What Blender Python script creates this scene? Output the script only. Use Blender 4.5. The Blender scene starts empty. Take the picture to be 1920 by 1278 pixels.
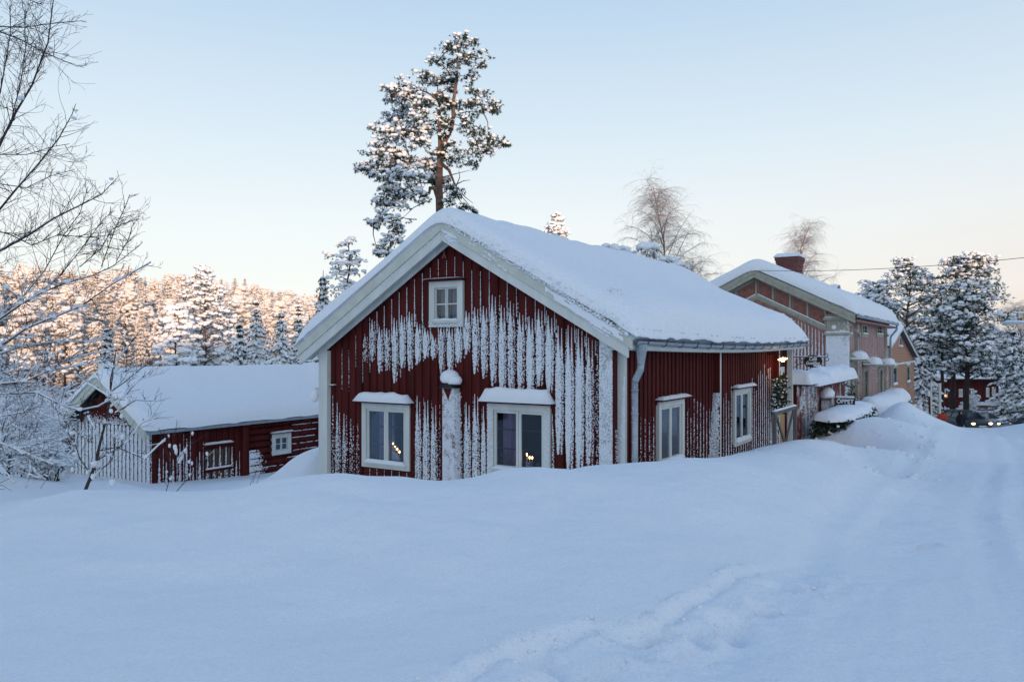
import bpy, bmesh, math, random
import numpy as np
from mathutils import Vector, Matrix, Euler

random.seed(7)
rng = np.random.default_rng(7)
R = math.radians
sc = bpy.context.scene
col = sc.collection

# ------------------------------------------------------------------ camera
cam_d = bpy.data.cameras.new('camera')
cam = bpy.data.objects.new('camera', cam_d)
col.objects.link(cam)
cam.location = (0, 0, 0)
cam.rotation_euler = (R(90), 0, 0)
cam_d.sensor_width = 36.0
cam_d.lens = 27.0
cam_d.shift_y = 0.0057
cam_d.clip_start = 0.05
cam_d.clip_end = 3000
sc.camera = cam
FPX = 1440.0          # focal length in photo pixels
HY = 650.0            # horizon row

# ------------------------------------------------------------------ light
SUN_EL = 5.0
SUN_AZ = math.atan2(0.30, -1.0)      # direction TOWARDS the sun, angle from +Y clockwise
sun_dir = Vector((0.30, -1.0, 0)).normalized()
sun_vec = (sun_dir * math.cos(R(SUN_EL)) + Vector((0, 0, math.sin(R(SUN_EL))))).normalized()
world = bpy.data.worlds.new("World")
sc.world = world
world.use_nodes = True
wn = world.node_tree.nodes
wl = world.node_tree.links
wn.clear()
w_out = wn.new('ShaderNodeOutputWorld')
w_bg = wn.new('ShaderNodeBackground')
w_sky = wn.new('ShaderNodeTexSky')
w_sky.sky_type = 'NISHITA'
w_sky.sun_disc = False
w_sky.sun_elevation = R(SUN_EL)
w_sky.sun_rotation = SUN_AZ
w_sky.altitude = 200
w_sky.air_density = 1.0
w_sky.dust_density = 1.0
w_sky.ozone_density = 2.0
w_bg.inputs['Strength'].default_value = 0.15
# winter haze in the air: pale, slightly warm at the horizon, deeper blue towards the zenith, all the way round
w_tc = wn.new('ShaderNodeTexCoord')
w_sep = wn.new('ShaderNodeSeparateXYZ'); wl.new(w_tc.outputs['Generated'], w_sep.inputs[0])
w_map = wn.new('ShaderNodeMath'); w_map.operation = 'ARCSINE'; wl.new(w_sep.outputs[2], w_map.inputs[0])
w_m2 = wn.new('ShaderNodeMath'); w_m2.operation = 'DIVIDE'; w_m2.inputs[1].default_value = math.pi / 2; wl.new(w_map.outputs[0], w_m2.inputs[0])
w_r = wn.new('ShaderNodeValToRGB'); wl.new(w_m2.outputs[0], w_r.inputs[0])
stops = [(0.0, (1.02,1.0,.98)), (.045, (1.06,1.06,1.05)), (.10, (1.0,1.035,1.04)), (.165, (.84,.945,1.02)), (.27, (.59,.77,.96)), (.50, (.30,.49,.82)), (1.0, (.14,.30,.63))]
while len(w_r.color_ramp.elements) < len(stops): w_r.color_ramp.elements.new(.5)
for e, (p_, c_) in zip(w_r.color_ramp.elements, stops): e.position = p_; e.color = (*c_, 1)
# the sunset side of the horizon (to the right) is pinker
w_px = wn.new('ShaderNodeMapRange'); w_px.inputs[1].default_value = -.1; w_px.inputs[2].default_value = .95; w_px.interpolation_type = 'SMOOTHSTEP'
wl.new(w_sep.outputs[0], w_px.inputs[0])
w_pz = wn.new('ShaderNodeMapRange'); w_pz.inputs[1].default_value = .26; w_pz.inputs[2].default_value = .0; w_pz.interpolation_type = 'SMOOTHSTEP'
wl.new(w_sep.outputs[2], w_pz.inputs[0])
w_cm = wn.new('ShaderNodeMapping'); w_cm.inputs['Scale'].default_value = (2, 2, 22); wl.new(w_tc.outputs['Generated'], w_cm.inputs[0])
w_cn = wn.new('ShaderNodeTexNoise'); w_cn.inputs['Scale'].default_value = 1.6; w_cn.inputs['Detail'].default_value = 4; wl.new(w_cm.outputs[0], w_cn.inputs['Vector'])
w_ca = wn.new('ShaderNodeMath'); w_ca.operation = 'MULTIPLY_ADD'; w_ca.inputs[1].default_value = .7; w_ca.inputs[2].default_value = .28; wl.new(w_cn.outputs[0], w_ca.inputs[0])
w_pm = wn.new('ShaderNodeMath'); w_pm.operation = 'MULTIPLY'; wl.new(w_px.outputs[0], w_pm.inputs[0]); wl.new(w_pz.outputs[0], w_pm.inputs[1])
w_pm2 = wn.new('ShaderNodeMath'); w_pm2.operation = 'MULTIPLY'; w_pm2.use_clamp = True; wl.new(w_pm.outputs[0], w_pm2.inputs[0]); wl.new(w_ca.outputs[0], w_pm2.inputs[1])
w_pk = wn.new('ShaderNodeMix'); w_pk.data_type = 'RGBA'; w_pk.inputs[7].default_value = (.98,.76,.66,1)
wl.new(w_pm2.outputs[0], w_pk.inputs[0]); wl.new(w_r.outputs[0], w_pk.inputs[6])
w_sc = wn.new('ShaderNodeVectorMath'); w_sc.operation = 'SCALE'; w_sc.inputs['Scale'].default_value = 2.5; wl.new(w_pk.outputs[2], w_sc.inputs[0])
w_mx = wn.new('ShaderNodeMix'); w_mx.data_type = 'RGBA'; w_mx.inputs[0].default_value = .90
wl.new(w_sky.outputs[0], w_mx.inputs[6]); wl.new(w_sc.outputs[0], w_mx.inputs[7])
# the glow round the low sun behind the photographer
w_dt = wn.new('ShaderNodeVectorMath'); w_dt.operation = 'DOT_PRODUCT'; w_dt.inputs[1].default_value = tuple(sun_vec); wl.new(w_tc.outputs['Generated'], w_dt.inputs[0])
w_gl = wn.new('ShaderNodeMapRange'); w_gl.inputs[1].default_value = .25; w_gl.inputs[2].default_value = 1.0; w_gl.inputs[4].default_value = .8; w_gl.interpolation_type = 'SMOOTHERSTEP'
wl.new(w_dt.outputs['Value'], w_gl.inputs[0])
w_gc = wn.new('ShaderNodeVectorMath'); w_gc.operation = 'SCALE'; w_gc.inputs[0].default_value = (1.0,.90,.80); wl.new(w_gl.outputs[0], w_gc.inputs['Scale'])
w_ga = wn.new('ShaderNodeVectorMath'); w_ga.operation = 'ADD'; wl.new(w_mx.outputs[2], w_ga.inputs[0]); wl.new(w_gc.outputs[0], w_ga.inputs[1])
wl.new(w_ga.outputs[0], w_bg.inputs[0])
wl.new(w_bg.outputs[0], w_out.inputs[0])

sun_d = bpy.data.lights.new('sun', 'SUN')
sun_d.energy = 2.0
sun_d.angle = R(0.5)
sun_d.color = (.80, 0.50, 0.30)
sun = bpy.data.objects.new('sun', sun_d)
col.objects.link(sun)
sun.rotation_euler = (-sun_vec).to_track_quat('-Z', 'Y').to_euler()

sc.view_settings.view_transform = 'Standard'
sc.view_settings.look = 'None'
sc.view_settings.gamma = 1.0
sc.view_settings.use_curve_mapping = False
sc.view_settings.exposure = 1.27

# ------------------------------------------------------------------ helpers
def W(px, py, Y):
    """pixel of the photograph at depth Y -> world point"""
    return Vector(((px - 960) / FPX * Y, Y, -(py - HY) / FPX * Y))

def lerp(a, b, t): return a + (b - a) * t

def interp(x, pts):
    if x <= pts[0][0]: return pts[0][1]
    for (x0, y0), (x1, y1) in zip(pts, pts[1:]):
        if x <= x1: return y0 + (y1 - y0) * (x - x0) / (x1 - x0)
    return pts[-1][1]

class Frame:
    """A building's own axes: x to the right along its near wall, y along the street"""
    def __init__(s, X, Y, zb, ang):
        s.o = Vector((X, Y, 0)); s.zb = zb; s.a = ang
        s.x = Vector((math.cos(ang), math.sin(ang), 0))
        s.y = Vector((-math.sin(ang), math.cos(ang), 0))
    def on_y(s, px, py, y0=0.0):
        r = (px - 960) / FPX
        p = s.o + s.y * y0
        t = (r * p.y - p.x) / (s.x.x - r * s.x.y)
        q = p + s.x * t
        return t, -(py - HY) / FPX * q.y - s.zb
    def on_x(s, px, py, x0=0.0):
        r = (px - 960) / FPX
        p = s.o + s.x * x0
        t = (r * p.y - p.x) / (s.y.x - r * s.y.y)
        q = p + s.y * t
        return t, -(py - HY) / FPX * q.y - s.zb
    def loc(s): return (s.o.x, s.o.y, s.zb)
    def local(s, w):
        d = Vector(w) - s.o
        return Vector((d.dot(s.x), d.dot(s.y), w[2] - s.zb))
    def world(s, l):
        p = s.o + s.x * l[0] + s.y * l[1]
        return Vector((p.x, p.y, s.zb + l[2]))

def empty(name, loc, rz=0.0, label=None, cat=None, group=None, parent=None):
    o = bpy.data.objects.new(name, None)
    o.empty_display_size = 0.3
    col.objects.link(o)
    o.location = loc
    o.rotation_euler = (0, 0, rz)
    if parent: o.parent = parent
    if label: o['label'] = label
    if cat: o['category'] = cat
    if group: o['group'] = group
    return o

def tag(o, label=None, cat=None, group=None, kind=None):
    if label: o['label'] = label
    if cat: o['category'] = cat
    if group: o['group'] = group
    if kind: o['kind'] = kind
    return o

def np_mesh(name, V, F, smooth=True, mi=None):
    V = np.asarray(V, dtype=np.float32); F = np.asarray(F, dtype=np.int32)
    me = bpy.data.meshes.new(name)
    me.vertices.add(len(V)); me.vertices.foreach_set('co', V.ravel())
    n, k = F.shape
    me.loops.add(n * k); me.loops.foreach_set('vertex_index', F.ravel())
    me.polygons.add(n)
    me.polygons.foreach_set('loop_start', np.arange(0, n * k, k, dtype=np.int32))
    me.polygons.foreach_set('loop_total', np.full(n, k, dtype=np.int32))
    if mi is not None: me.polygons.foreach_set('material_index', np.asarray(mi, dtype=np.int32))
    me.update(calc_edges=True)
    me.polygons.foreach_set('use_smooth', np.full(n, smooth, dtype=bool))
    return me

def obj(name, me, mats=None, parent=None, loc=None):
    o = bpy.data.objects.new(name, me)
    col.objects.link(o)
    if mats is not None:
        if not isinstance(mats, (list, tuple)): mats = [mats]
        if len(me.materials) == 0:
            for m in mats: me.materials.append(m)
    if parent: o.parent = parent
    if loc is not None: o.location = loc
    return o

class MB:
    """collects shapes, then builds ONE mesh object"""
    def __init__(s): s.v = []; s.f = []; s.m = []; s.cur = 0
    def quadbox(s, pts):
        b = len(s.v); s.v += [tuple(p) for p in pts]
        for f in ((0,3,2,1),(4,5,6,7),(0,1,5,4),(1,2,6,5),(2,3,7,6),(3,0,4,7)):
            s.f.append(tuple(b + i for i in f)); s.m.append(s.cur)
        return s
    def box(s, x0, x1, y0, y1, z0, z1):
        return s.quadbox([(x0,y0,z0),(x1,y0,z0),(x1,y1,z0),(x0,y1,z0),(x0,y0,z1),(x1,y0,z1),(x1,y1,z1),(x0,y1,z1)])
    def poly(s, pts):
        b = len(s.v); s.v += [tuple(p) for p in pts]
        s.f.append(tuple(range(b, b + len(pts)))); s.m.append(s.cur); return s
    def prism(s, pts, d):
        """polygon pts extruded by vector d"""
        d = Vector(d); n = len(pts); b = len(s.v)
        s.v += [tuple(p) for p in pts] + [tuple(Vector(p) + d) for p in pts]
        s.f.append(tuple(b + i for i in reversed(range(n)))); s.m.append(s.cur)
        s.f.append(tuple(b + n + i for i in range(n))); s.m.append(s.cur)
        for i in range(n):
            j = (i + 1) % n
            s.f.append((b+i, b+j, b+n+j, b+n+i)); s.m.append(s.cur)
        return s
    def tube(s, path, r, n=8, caps=True, flat=1.0):
        path = [Vector(p) for p in path]
        if not isinstance(r, (list, tuple)): r = [r] * len(path)
        b = len(s.v); up = None
        for i, p in enumerate(path):
            d = (path[min(i+1, len(path)-1)] - path[max(i-1, 0)]).normalized()
            a = Vector((0,0,1)) if abs(d.z) < 0.95 else Vector((1,0,0))
            if up is not None: a = up
            e1 = d.cross(a).normalized(); e2 = e1.cross(d).normalized(); up = e2
            for k in range(n):
                t = 2*math.pi*k/n
                s.v.append(tuple(p + e1*(math.cos(t)*r[i]) + e2*(math.sin(t)*r[i]*flat)))
        for i in range(len(path)-1):
            for k in range(n):
                j = (k+1) % n
                s.f.append((b+i*n+k, b+i*n+j, b+(i+1)*n+j, b+(i+1)*n+k)); s.m.append(s.cur)
        if caps:
            s.f.append(tuple(b+k for k in reversed(range(n)))); s.m.append(s.cur)
            e = b+(len(path)-1)*n
            s.f.append(tuple(e+k for k in range(n))); s.m.append(s.cur)
        return s
    def lathe(s, c, prof, n=12):
        """profile [(r,z)] turned about the vertical through c"""
        return s.tube([(c[0], c[1], c[2]+z) for r, z in prof], [max(r, 1e-4) for r, z in prof], n)
    def ell(s, c, rx, ry, rz, nu=12, nv=8, lump=0.0, seed=0, zmin=-1.0):
        rr = random.Random(seed); b = len(s.v)
        for i in range(nv+1):
            ph = -math.pi/2 + math.pi*i/nv
            for k in range(nu):
                t = 2*math.pi*k/nu
                q = 1 + (rr.uniform(-lump, lump) if 0 < i < nv else 0)
                z = max(math.sin(ph), zmin)
                s.v.append((c[0]+rx*q*math.cos(ph)*math.cos(t), c[1]+ry*q*math.cos(ph)*math.sin(t), c[2]+rz*q*z))
        for i in range(nv):
            for k in range(nu):
                j = (k+1) % nu
                s.f.append((b+i*nu+k, b+i*nu+j, b+(i+1)*nu+j, b+(i+1)*nu+k)); s.m.append(s.cur)
        return s
    def mesh(s, name, smooth=False, bevel=0):
        me = bpy.data.meshes.new(name)
        me.from_pydata(s.v, [], s.f); me.update()
        me.polygons.foreach_set('material_index', s.m)
        if bevel:
            bm = bmesh.new(); bm.from_mesh(me)
            bmesh.ops.bevel(bm, geom=list(bm.edges), offset=bevel, segments=1, affect='EDGES', clamp_overlap=True)
            bm.to_mesh(me); bm.free()
        me.polygons.foreach_set('use_smooth', [smooth]*len(me.polygons))
        return me
    def build(s, name, mats, parent=None, smooth=False, bevel=0, loc=None):
        return obj(name, s.mesh(name, smooth, bevel), mats, parent, loc)

# numpy value noise (smooth, 2D / 3D by hashing)
def vnoise(x, y, seed=0):
    x = np.asarray(x, float); y = np.asarray(y, float)
    xi = np.floor(x).astype(np.int64); yi = np.floor(y).astype(np.int64)
    fx = x - xi; fy = y - yi
    fx = fx*fx*(3-2*fx); fy = fy*fy*(3-2*fy)
    def h(a, b):
        n = (a * 374761393 + b * 668265263 + seed * 974634777) & 0xffffffff
        n = ((n ^ (n >> 13)) * 1274126177) & 0xffffffff
        return ((n ^ (n >> 16)) & 0xffff) / 65535.0
    return (h(xi,yi)*(1-fx)+h(xi+1,yi)*fx)*(1-fy) + (h(xi,yi+1)*(1-fx)+h(xi+1,yi+1)*fx)*fy
def fbm(x, y, seed=0, o=4):
    t = 0; a = 1; n = 0
    for k in range(o):
        t = t + a * (vnoise(x*2**k+k*17.3, y*2**k-k*9.1, seed+k) - .5); n += a; a *= .5
    return t / n * 2

def ico(sub, lump=0.0, seed=0):
    bm = bmesh.new(); bmesh.ops.create_icosphere(bm, subdivisions=sub, radius=1.0)
    rr = random.Random(seed)
    V = np.array([tuple(v.co * (1 + rr.uniform(-lump, lump))) for v in bm.verts])
    F = np.array([[v.index for v in f.verts] for f in bm.faces])
    bm.free(); return V, F
OCT = (np.array([(1,0,0),(0,1,0),(-1,0,0),(0,-1,0),(0,0,1),(0,0,-1)], float),
       np.array([(0,1,4),(1,2,4),(2,3,4),(3,0,4),(1,0,5),(2,1,5),(3,2,5),(0,3,5)]))
ICO1 = [ico(1, .18, k) for k in range(4)]
ICO2 = [ico(2, .13, k) for k in range(5)]

class Scatter:
    """many small copies of templates gathered into one mesh"""
    def __init__(s): s.V = []; s.F = []; s.n = 0
    def add(s, tpl, pos, sx, sy, sz, rot=None):
        """pos (N,3); sizes (N,) ; rot (N,3,3) or None"""
        V, F = tpl; pos = np.asarray(pos, float); N = len(pos)
        if N == 0: return
        S = np.stack([np.broadcast_to(np.asarray(a, float), (N,)) for a in (sx, sy, sz)], 1)
        P = V[None] * S[:, None, :]
        if rot is not None: P = np.einsum('nij,nkj->nki', rot, P)
        P = P + pos[:, None, :]
        s.V.append(P.reshape(-1, 3))
        s.F.append((F[None] + (np.arange(N) * len(V))[:, None, None]).reshape(-1, F.shape[1]) + s.n)
        s.n += N * len(V)
    def mesh(s, name, smooth=True):
        return np_mesh(name, np.concatenate(s.V), np.concatenate(s.F), smooth)

def rotz(a):
    a = np.asarray(a, float); c, s_ = np.cos(a), np.sin(a); z = np.zeros_like(c); o = np.ones_like(c)
    return np.stack([np.stack([c,-s_,z],-1), np.stack([s_,c,z],-1), np.stack([z,z,o],-1)], -2)
def rand_rot(n):
    q = rng.normal(size=(n,4)); q /= np.linalg.norm(q, axis=1)[:,None]
    w,x,y,z = q.T
    return np.stack([np.stack([1-2*(y*y+z*z),2*(x*y-z*w),2*(x*z+y*w)],-1),
                     np.stack([2*(x*y+z*w),1-2*(x*x+z*z),2*(y*z-x*w)],-1),
                     np.stack([2*(x*z-y*w),2*(y*z+x*w),1-2*(x*x+y*y)],-1)],-2)
def dir_rot(d):
    """rotation taking local +x onto d (N,3), z as upright as possible"""
    d = np.asarray(d, float); d = d/np.linalg.norm(d,axis=1)[:,None]
    up = np.tile([0,0,1.0],(len(d),1)); y = np.cross(up,d); l = np.linalg.norm(y,axis=1)[:,None]
    y = np.where(l<1e-4, [[0,1,0]], y/np.maximum(l,1e-6)); z = np.cross(d,y)
    return np.stack([d,y,z],-1)

# ------------------------------------------------------------------ materials
def mat(name, color, rough=0.8, var=0.0, scale=8.0, bump=0.0, bscale=40.0, metal=0.0, spec=0.3,
        emis=None, estr=0.0, stretch=None, c2=None, detail=6, coord='Object'):
    m = bpy.data.materials.new(name); m.use_nodes = True
    nt = m.node_tree; n = nt.nodes; l = nt.links
    b = n['Principled BSDF']
    b.inputs['Base Color'].default_value = (*color, 1)
    b.inputs['Roughness'].default_value = rough
    b.inputs['Metallic'].default_value = metal
    b.inputs['Specular IOR Level'].default_value = spec
    if emis:
        b.inputs['Emission Color'].default_value = (*emis, 1); b.inputs['Emission Strength'].default_value = estr
    tc = n.new('ShaderNodeTexCoord'); mp = n.new('ShaderNodeMapping')
    l.new(tc.outputs[coord], mp.inputs[0])
    if stretch: mp.inputs['Scale'].default_value = stretch
    if var or c2:
        t = n.new('ShaderNodeTexNoise'); t.inputs['Scale'].default_value = scale; t.inputs['Detail'].default_value = detail
        l.new(mp.outputs[0], t.inputs['Vector'])
        r = n.new('ShaderNodeValToRGB'); r.color_ramp.elements[0].position = .32; r.color_ramp.elements[1].position = .68
        a = c2 if c2 else tuple(max(0, c*(1-var)) for c in color)
        z = tuple(color) if c2 else tuple(min(1, c*(1+var)) for c in color)
        r.color_ramp.elements[0].color = (*a, 1); r.color_ramp.elements[1].color = (*z, 1)
        l.new(t.outputs[0], r.inputs[0]); l.new(r.outputs[0], b.inputs['Base Color'])
    if bump:
        t2 = n.new('ShaderNodeTexNoise'); t2.inputs['Scale'].default_value = bscale; t2.inputs['Detail'].default_value = 8
        l.new(mp.outputs[0], t2.inputs['Vector'])
        bp = n.new('ShaderNodeBump'); bp.inputs['Strength'].default_value = bump; bp.inputs['Distance'].default_value = 0.02
        l.new(t2.outputs[0], bp.inputs['Height']); l.new(bp.outputs[0], b.inputs['Normal'])
    return m

def frosted(name, base, amount=.5, scale=30.0, snowc=(.80,.83,.87), rough=.85, stretch=None, bump=.5, basevar=.2):
    """painted surface with wind-blown snow stuck on it in flecks"""
    m = mat(name, base, rough, bump=bump, bscale=scale*1.5)
    nt = m.node_tree; n = nt.nodes; l = nt.links; b = n['Principled BSDF']
    tc = n.new('ShaderNodeTexCoord'); mp = n.new('ShaderNodeMapping'); l.new(tc.outputs['Object'], mp.inputs[0])
    if stretch: mp.inputs['Scale'].default_value = stretch
    t = n.new('ShaderNodeTexNoise'); t.inputs['Scale'].default_value = scale; t.inputs['Detail'].default_value = 8
    t.inputs['Roughness'].default_value = .65
    l.new(mp.outputs[0], t.inputs['Vector'])
    t3 = n.new('ShaderNodeTexNoise'); t3.inputs['Scale'].default_value = scale*.12; t3.inputs['Detail'].default_value = 3
    l.new(tc.outputs['Object'], t3.inputs['Vector'])
    ad = n.new('ShaderNodeMath'); ad.operation = 'MULTIPLY_ADD'; ad.inputs[1].default_value = .6
    l.new(t3.outputs[0], ad.inputs[0]); l.new(t.outputs[0], ad.inputs[2])
    r = n.new('ShaderNodeValToRGB'); r.color_ramp.elements[0].position = 1.02-amount*.45; r.color_ramp.elements[1].position = 1.10-amount*.45
    l.new(ad.outputs[0], r.inputs[0])
    mx = n.new('ShaderNodeMix'); mx.data_type = 'RGBA'
    mx.inputs[6].default_value = (*base, 1); mx.inputs[7].default_value = (*snowc, 1)
    l.new(r.outputs[0], mx.inputs[0]); l.new(mx.outputs[2], b.inputs['Base Color'])
    return m

SNOWC = (.86, .88, .90)
def snow_mat(name, c=SNOWC, fine=.25, fs=60, coarse=.35, cs=6, stretch=None):
    m = mat(name, c, .75, spec=.25)
    nt = m.node_tree; n = nt.nodes; l = nt.links; b = n['Principled BSDF']
    tc = n.new('ShaderNodeTexCoord'); mp = n.new('ShaderNodeMapping'); l.new(tc.outputs['Object'], mp.inputs[0])
    if stretch: mp.inputs['Scale'].default_value = stretch
    a = n.new('ShaderNodeTexNoise'); a.inputs['Scale'].default_value = fs; a.inputs['Detail'].default_value = 6
    c_ = n.new('ShaderNodeTexNoise'); c_.inputs['Scale'].default_value = cs; c_.inputs['Detail'].default_value = 5
    l.new(mp.outputs[0], a.inputs['Vector']); l.new(mp.outputs[0], c_.inputs['Vector'])
    b1 = n.new('ShaderNodeBump'); b1.inputs['Strength'].default_value = coarse; b1.inputs['Distance'].default_value = .06
    b2 = n.new('ShaderNodeBump'); b2.inputs['Strength'].default_value = fine; b2.inputs['Distance'].default_value = .012
    l.new(c_.outputs[0], b1.inputs['Height']); l.new(a.outputs[0], b2.inputs['Height'])
    l.new(b1.outputs[0], b2.inputs['Normal']); l.new(b2.outputs[0], b.inputs['Normal'])
    r = n.new('ShaderNodeValToRGB')
    r.color_ramp.elements[0].color = tuple(x*.93 for x in c) + (1,); r.color_ramp.elements[1].color = (*c, 1)
    r.color_ramp.elements[0].position = .35; r.color_ramp.elements[1].position = .6
    l.new(a.outputs[0], r.inputs[0]); l.new(r.outputs[0], b.inputs['Base Color'])
    return m

M = {}
M['snow'] = snow_mat('snow', fine=.45, coarse=.6, cs=4)
M['roofsnow'] = snow_mat('roof snow', fine=.5, fs=22, coarse=.5, cs=3)
M['roadsnow'] = snow_mat('packed road snow', (.825,.855,.89), fine=.5, fs=45, coarse=.45, cs=7)
M['treesnow'] = mat('tree snow', (.86,.88,.90), .8, spec=.2)
M['forestsnow'] = mat('haze-toned tree snow', (.79,.77,.75), .85, spec=.15)  # haze and low-sun softness put into the colour of the wood's snow
M['frost'] = mat('frost flecks', (.84,.87,.90), .8, spec=.2)
M['red'] = mat('falu red paint', (.080,.0115,.0105), .85, var=.35, scale=5, bump=.5, bscale=30, stretch=(1,1,.12), spec=.15)
M['reddark'] = mat('dark red paint', (.075,.013,.011), .85, var=.35, scale=5, bump=.4, bscale=30, stretch=(1,1,.12), spec=.15)
M['redfar'] = mat('far house red', (.07,.012,.012), .85, var=.3, scale=2, stretch=(1,1,.2), spec=.15)
M['white'] = mat('white paint', (.62,.64,.60), .6, var=.08, scale=4, bump=.25, bscale=40, stretch=(1,1,.2))
M['cream'] = mat('cream bargeboard', (.55,.57,.50), .6, var=.08, scale=4, bump=.2, bscale=30)
M['whitefrost'] = frosted('frosted white board', (.45,.47,.46), .66, 34, bump=1)
M['pilasterfrost'] = frosted('frosted red box', (.17,.07,.065), .74, 60, bump=1)
M['greywood'] = mat('weathered grey wood', (.14,.125,.115), .9, var=.4, scale=9, bump=.5, bscale=40, stretch=(1,1,.2))
M['brownwood'] = mat('weathered brown wood', (.10,.065,.045), .9, var=.4, scale=9, bump=.5, bscale=40, stretch=(1,1,.15))
M['zinc'] = mat('zinc gutter', (.33,.38,.42), .45, var=.12, scale=5, metal=.4)
M['black'] = mat('black iron', (.015,.015,.018), .5)
M['curtain'] = mat('lace curtain', (.36,.35,.38), .9, var=.25, scale=14, stretch=(1,1,.1))
M['curtainr'] = mat('reddish curtain', (.34,.20,.24), .9, var=.35, scale=14, stretch=(1,1,.05))
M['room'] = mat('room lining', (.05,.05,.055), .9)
M['pink'] = mat('pink planks veiled with rime', (.40,.29,.28), .85, c2=(.28,.155,.13), scale=3, stretch=(1,1,.35), bump=.3)
M['pinkfrost'] = frosted('pink frosted planks', (.34,.14,.12), .52, 14, stretch=(1,1,.35), bump=.4)
M['pinkdark'] = mat('dark pink panel', (.27,.125,.10), .8, var=.2, scale=5)
M['olive'] = mat('grey green trim', (.36,.35,.28), .7, var=.15, scale=6)
M['olivefrost'] = frosted('frosted grey green trim', (.36,.35,.29), .35, 14)
M['fencepink'] = frosted('frosted fence boards', (.22,.06,.055), .38, 20, stretch=(1,1,.12))
M['bark'] = mat('dark bark', (.045,.035,.032), .95, var=.35, scale=10)
M['pinebark'] = mat('orange pine bark', (.17,.105,.08), .95, var=.35, scale=5)
M['birchbark'] = mat('birch bark', (.32,.22,.18), .9, var=.5, scale=7)
M['twig'] = mat('twig bark', (.06,.045,.045), .95)
M['birchtwig'] = mat('frosted birch twigs', (.34,.315,.315), .95)
M['needle'] = mat('pine needles', (.035,.055,.035), .85, var=.45, scale=1.3, spec=.2)
M['needlefrost'] = mat('frosted needles', (.44,.38,.33), .85, var=.3, scale=1.2, spec=.2)  # frost on the needles, plus haze and sun warmth put into the colour
M['chimney'] = mat('chimney brick', (.15,.06,.055), .9, var=.3, scale=6, stretch=(1,1,4))
M['timber'] = mat('honey door wood', (.42,.24,.11), .6, var=.15, scale=6, stretch=(1,1,.2))
M['skin'] = mat('skin', (.45,.26,.19), .6)
M['flame'] = mat('candle bulb glow', (1,.5,.15), .5, emis=(1,.42,.12), estr=9)
M['candle'] = mat('candle white', (.5,.45,.42), .6)
M['lampglow'] = mat('lamp glow', (1,.6,.25), .5, emis=(1,.42,.12), estr=14)
M['head'] = mat('headlight glow', (1,.85,.5), .3, emis=(1,.66,.28), estr=2.2)

def glass_mat(name, tint=(.75,.82,.9), refl=.35):
    m = bpy.data.materials.new(name); m.use_nodes = True
    nt = m.node_tree; n = nt.nodes; l = nt.links; n.clear()
    o = n.new('ShaderNodeOutputMaterial'); t = n.new('ShaderNodeBsdfTransparent'); g = n.new('ShaderNodeBsdfGlossy')
    t.inputs[0].default_value = (*tint, 1); g.inputs['Roughness'].default_value = .03
    g.inputs[0].default_value = (.8,.85,.9,1)
    fr = n.new('ShaderNodeFresnel'); fr.inputs[0].default_value = 1.5
    ma = n.new('ShaderNodeMath'); ma.operation = 'MULTIPLY_ADD'; ma.inputs[1].default_value = refl; ma.inputs[2].default_value = refl*.15
    l.new(fr.outputs[0], ma.inputs[0])
    mx = n.new('ShaderNodeMixShader'); l.new(ma.outputs[0], mx.inputs[0]); l.new(t.outputs[0], mx.inputs[1]); l.new(g.outputs[0], mx.inputs[2])
    l.new(mx.outputs[0], o.inputs[0]); return m
M['glass'] = glass_mat('window glass', refl=.22)
M['glassmilky'] = glass_mat('reflecting window glass', (.6,.68,.8), .9)
M['farglass'] = mat('far dark glass', (.05,.06,.07), .15, spec=.6)
# ================================================================== TERRAIN
CP = []
def cp(px, py, Y): w = W(px, py, Y); CP.append((w.x, w.y, w.z))
# foreground
for px in (-600, 0, 400, 800): cp(px, 1278, 3.85)
cp(1100, 1290, 4.0); cp(1500, 1290, 4.05); cp(1920, 1300, 4.0); cp(2500, 1300, 4.0)
for p in ((-2,1.2,-1.64),(2,1.2,-1.68),(0,-3,-1.6),(-8,-3,-1.5),(8,-3,-1.5),(0,-12,-1.2),(-25,-12,0),(25,-12,0),(-12,4,-1.3),(-60,-20,2),(60,-20,2)): CP.append(p)
for px, py, Y in ((0,1090,5.6),(300,1095,5.6),(700,1095,5.6),(950,1090,5.6),(1150,1082,5.55)): cp(px,py,Y)
for px, py, Y in ((0,1000,6.9),(300,975,6.9),(600,950,6.9),(850,948,7.1),(1050,935,7.4),(1200,948,7.6)): cp(px,py,Y)
# crest of the bank
CREST = [(-300,950,8),(-100,968,8),(0,963,8.2),(60,945,8.6),(150,923,8.4),(240,936,8.4),(300,932,8.3),(420,926,8.3),(520,906,8.2),(600,892,8.2),
         (680,896,8.3),(770,902,8.4),(850,902,8.6),(900,896,8.7),(930,882,8.7),(975,874,8.8),(1030,874,9),(1085,881,9.3),(1130,870,9.8),
         (1200,868,11),(1260,862,11.5),(1330,861,12),(1400,848,13.4),(1470,834,15.5),(1520,824,17),(1560,829,17.5),(1600,843,17.2),(1650,866,16.6)]
for c in CREST: cp(*c)
# behind the crest, down to the house walls
for px, py, Y in ((600,935,13.5),(750,940,12.6),(900,930,11.8),(1050,915,11.6),(1150,900,12.3),(1250,885,14),(1350,872,16.4),(1420,860,18.6),(1480,845,21),
                  (1510,838,22.5),(600,925,17),(500,925,15)): cp(px,py,Y)
CP += [(-2,18,-2.7),(3,20,-2.9),(6,26,-3.1),(-4,24,-3.6),(0,28,-4.0)]
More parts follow.
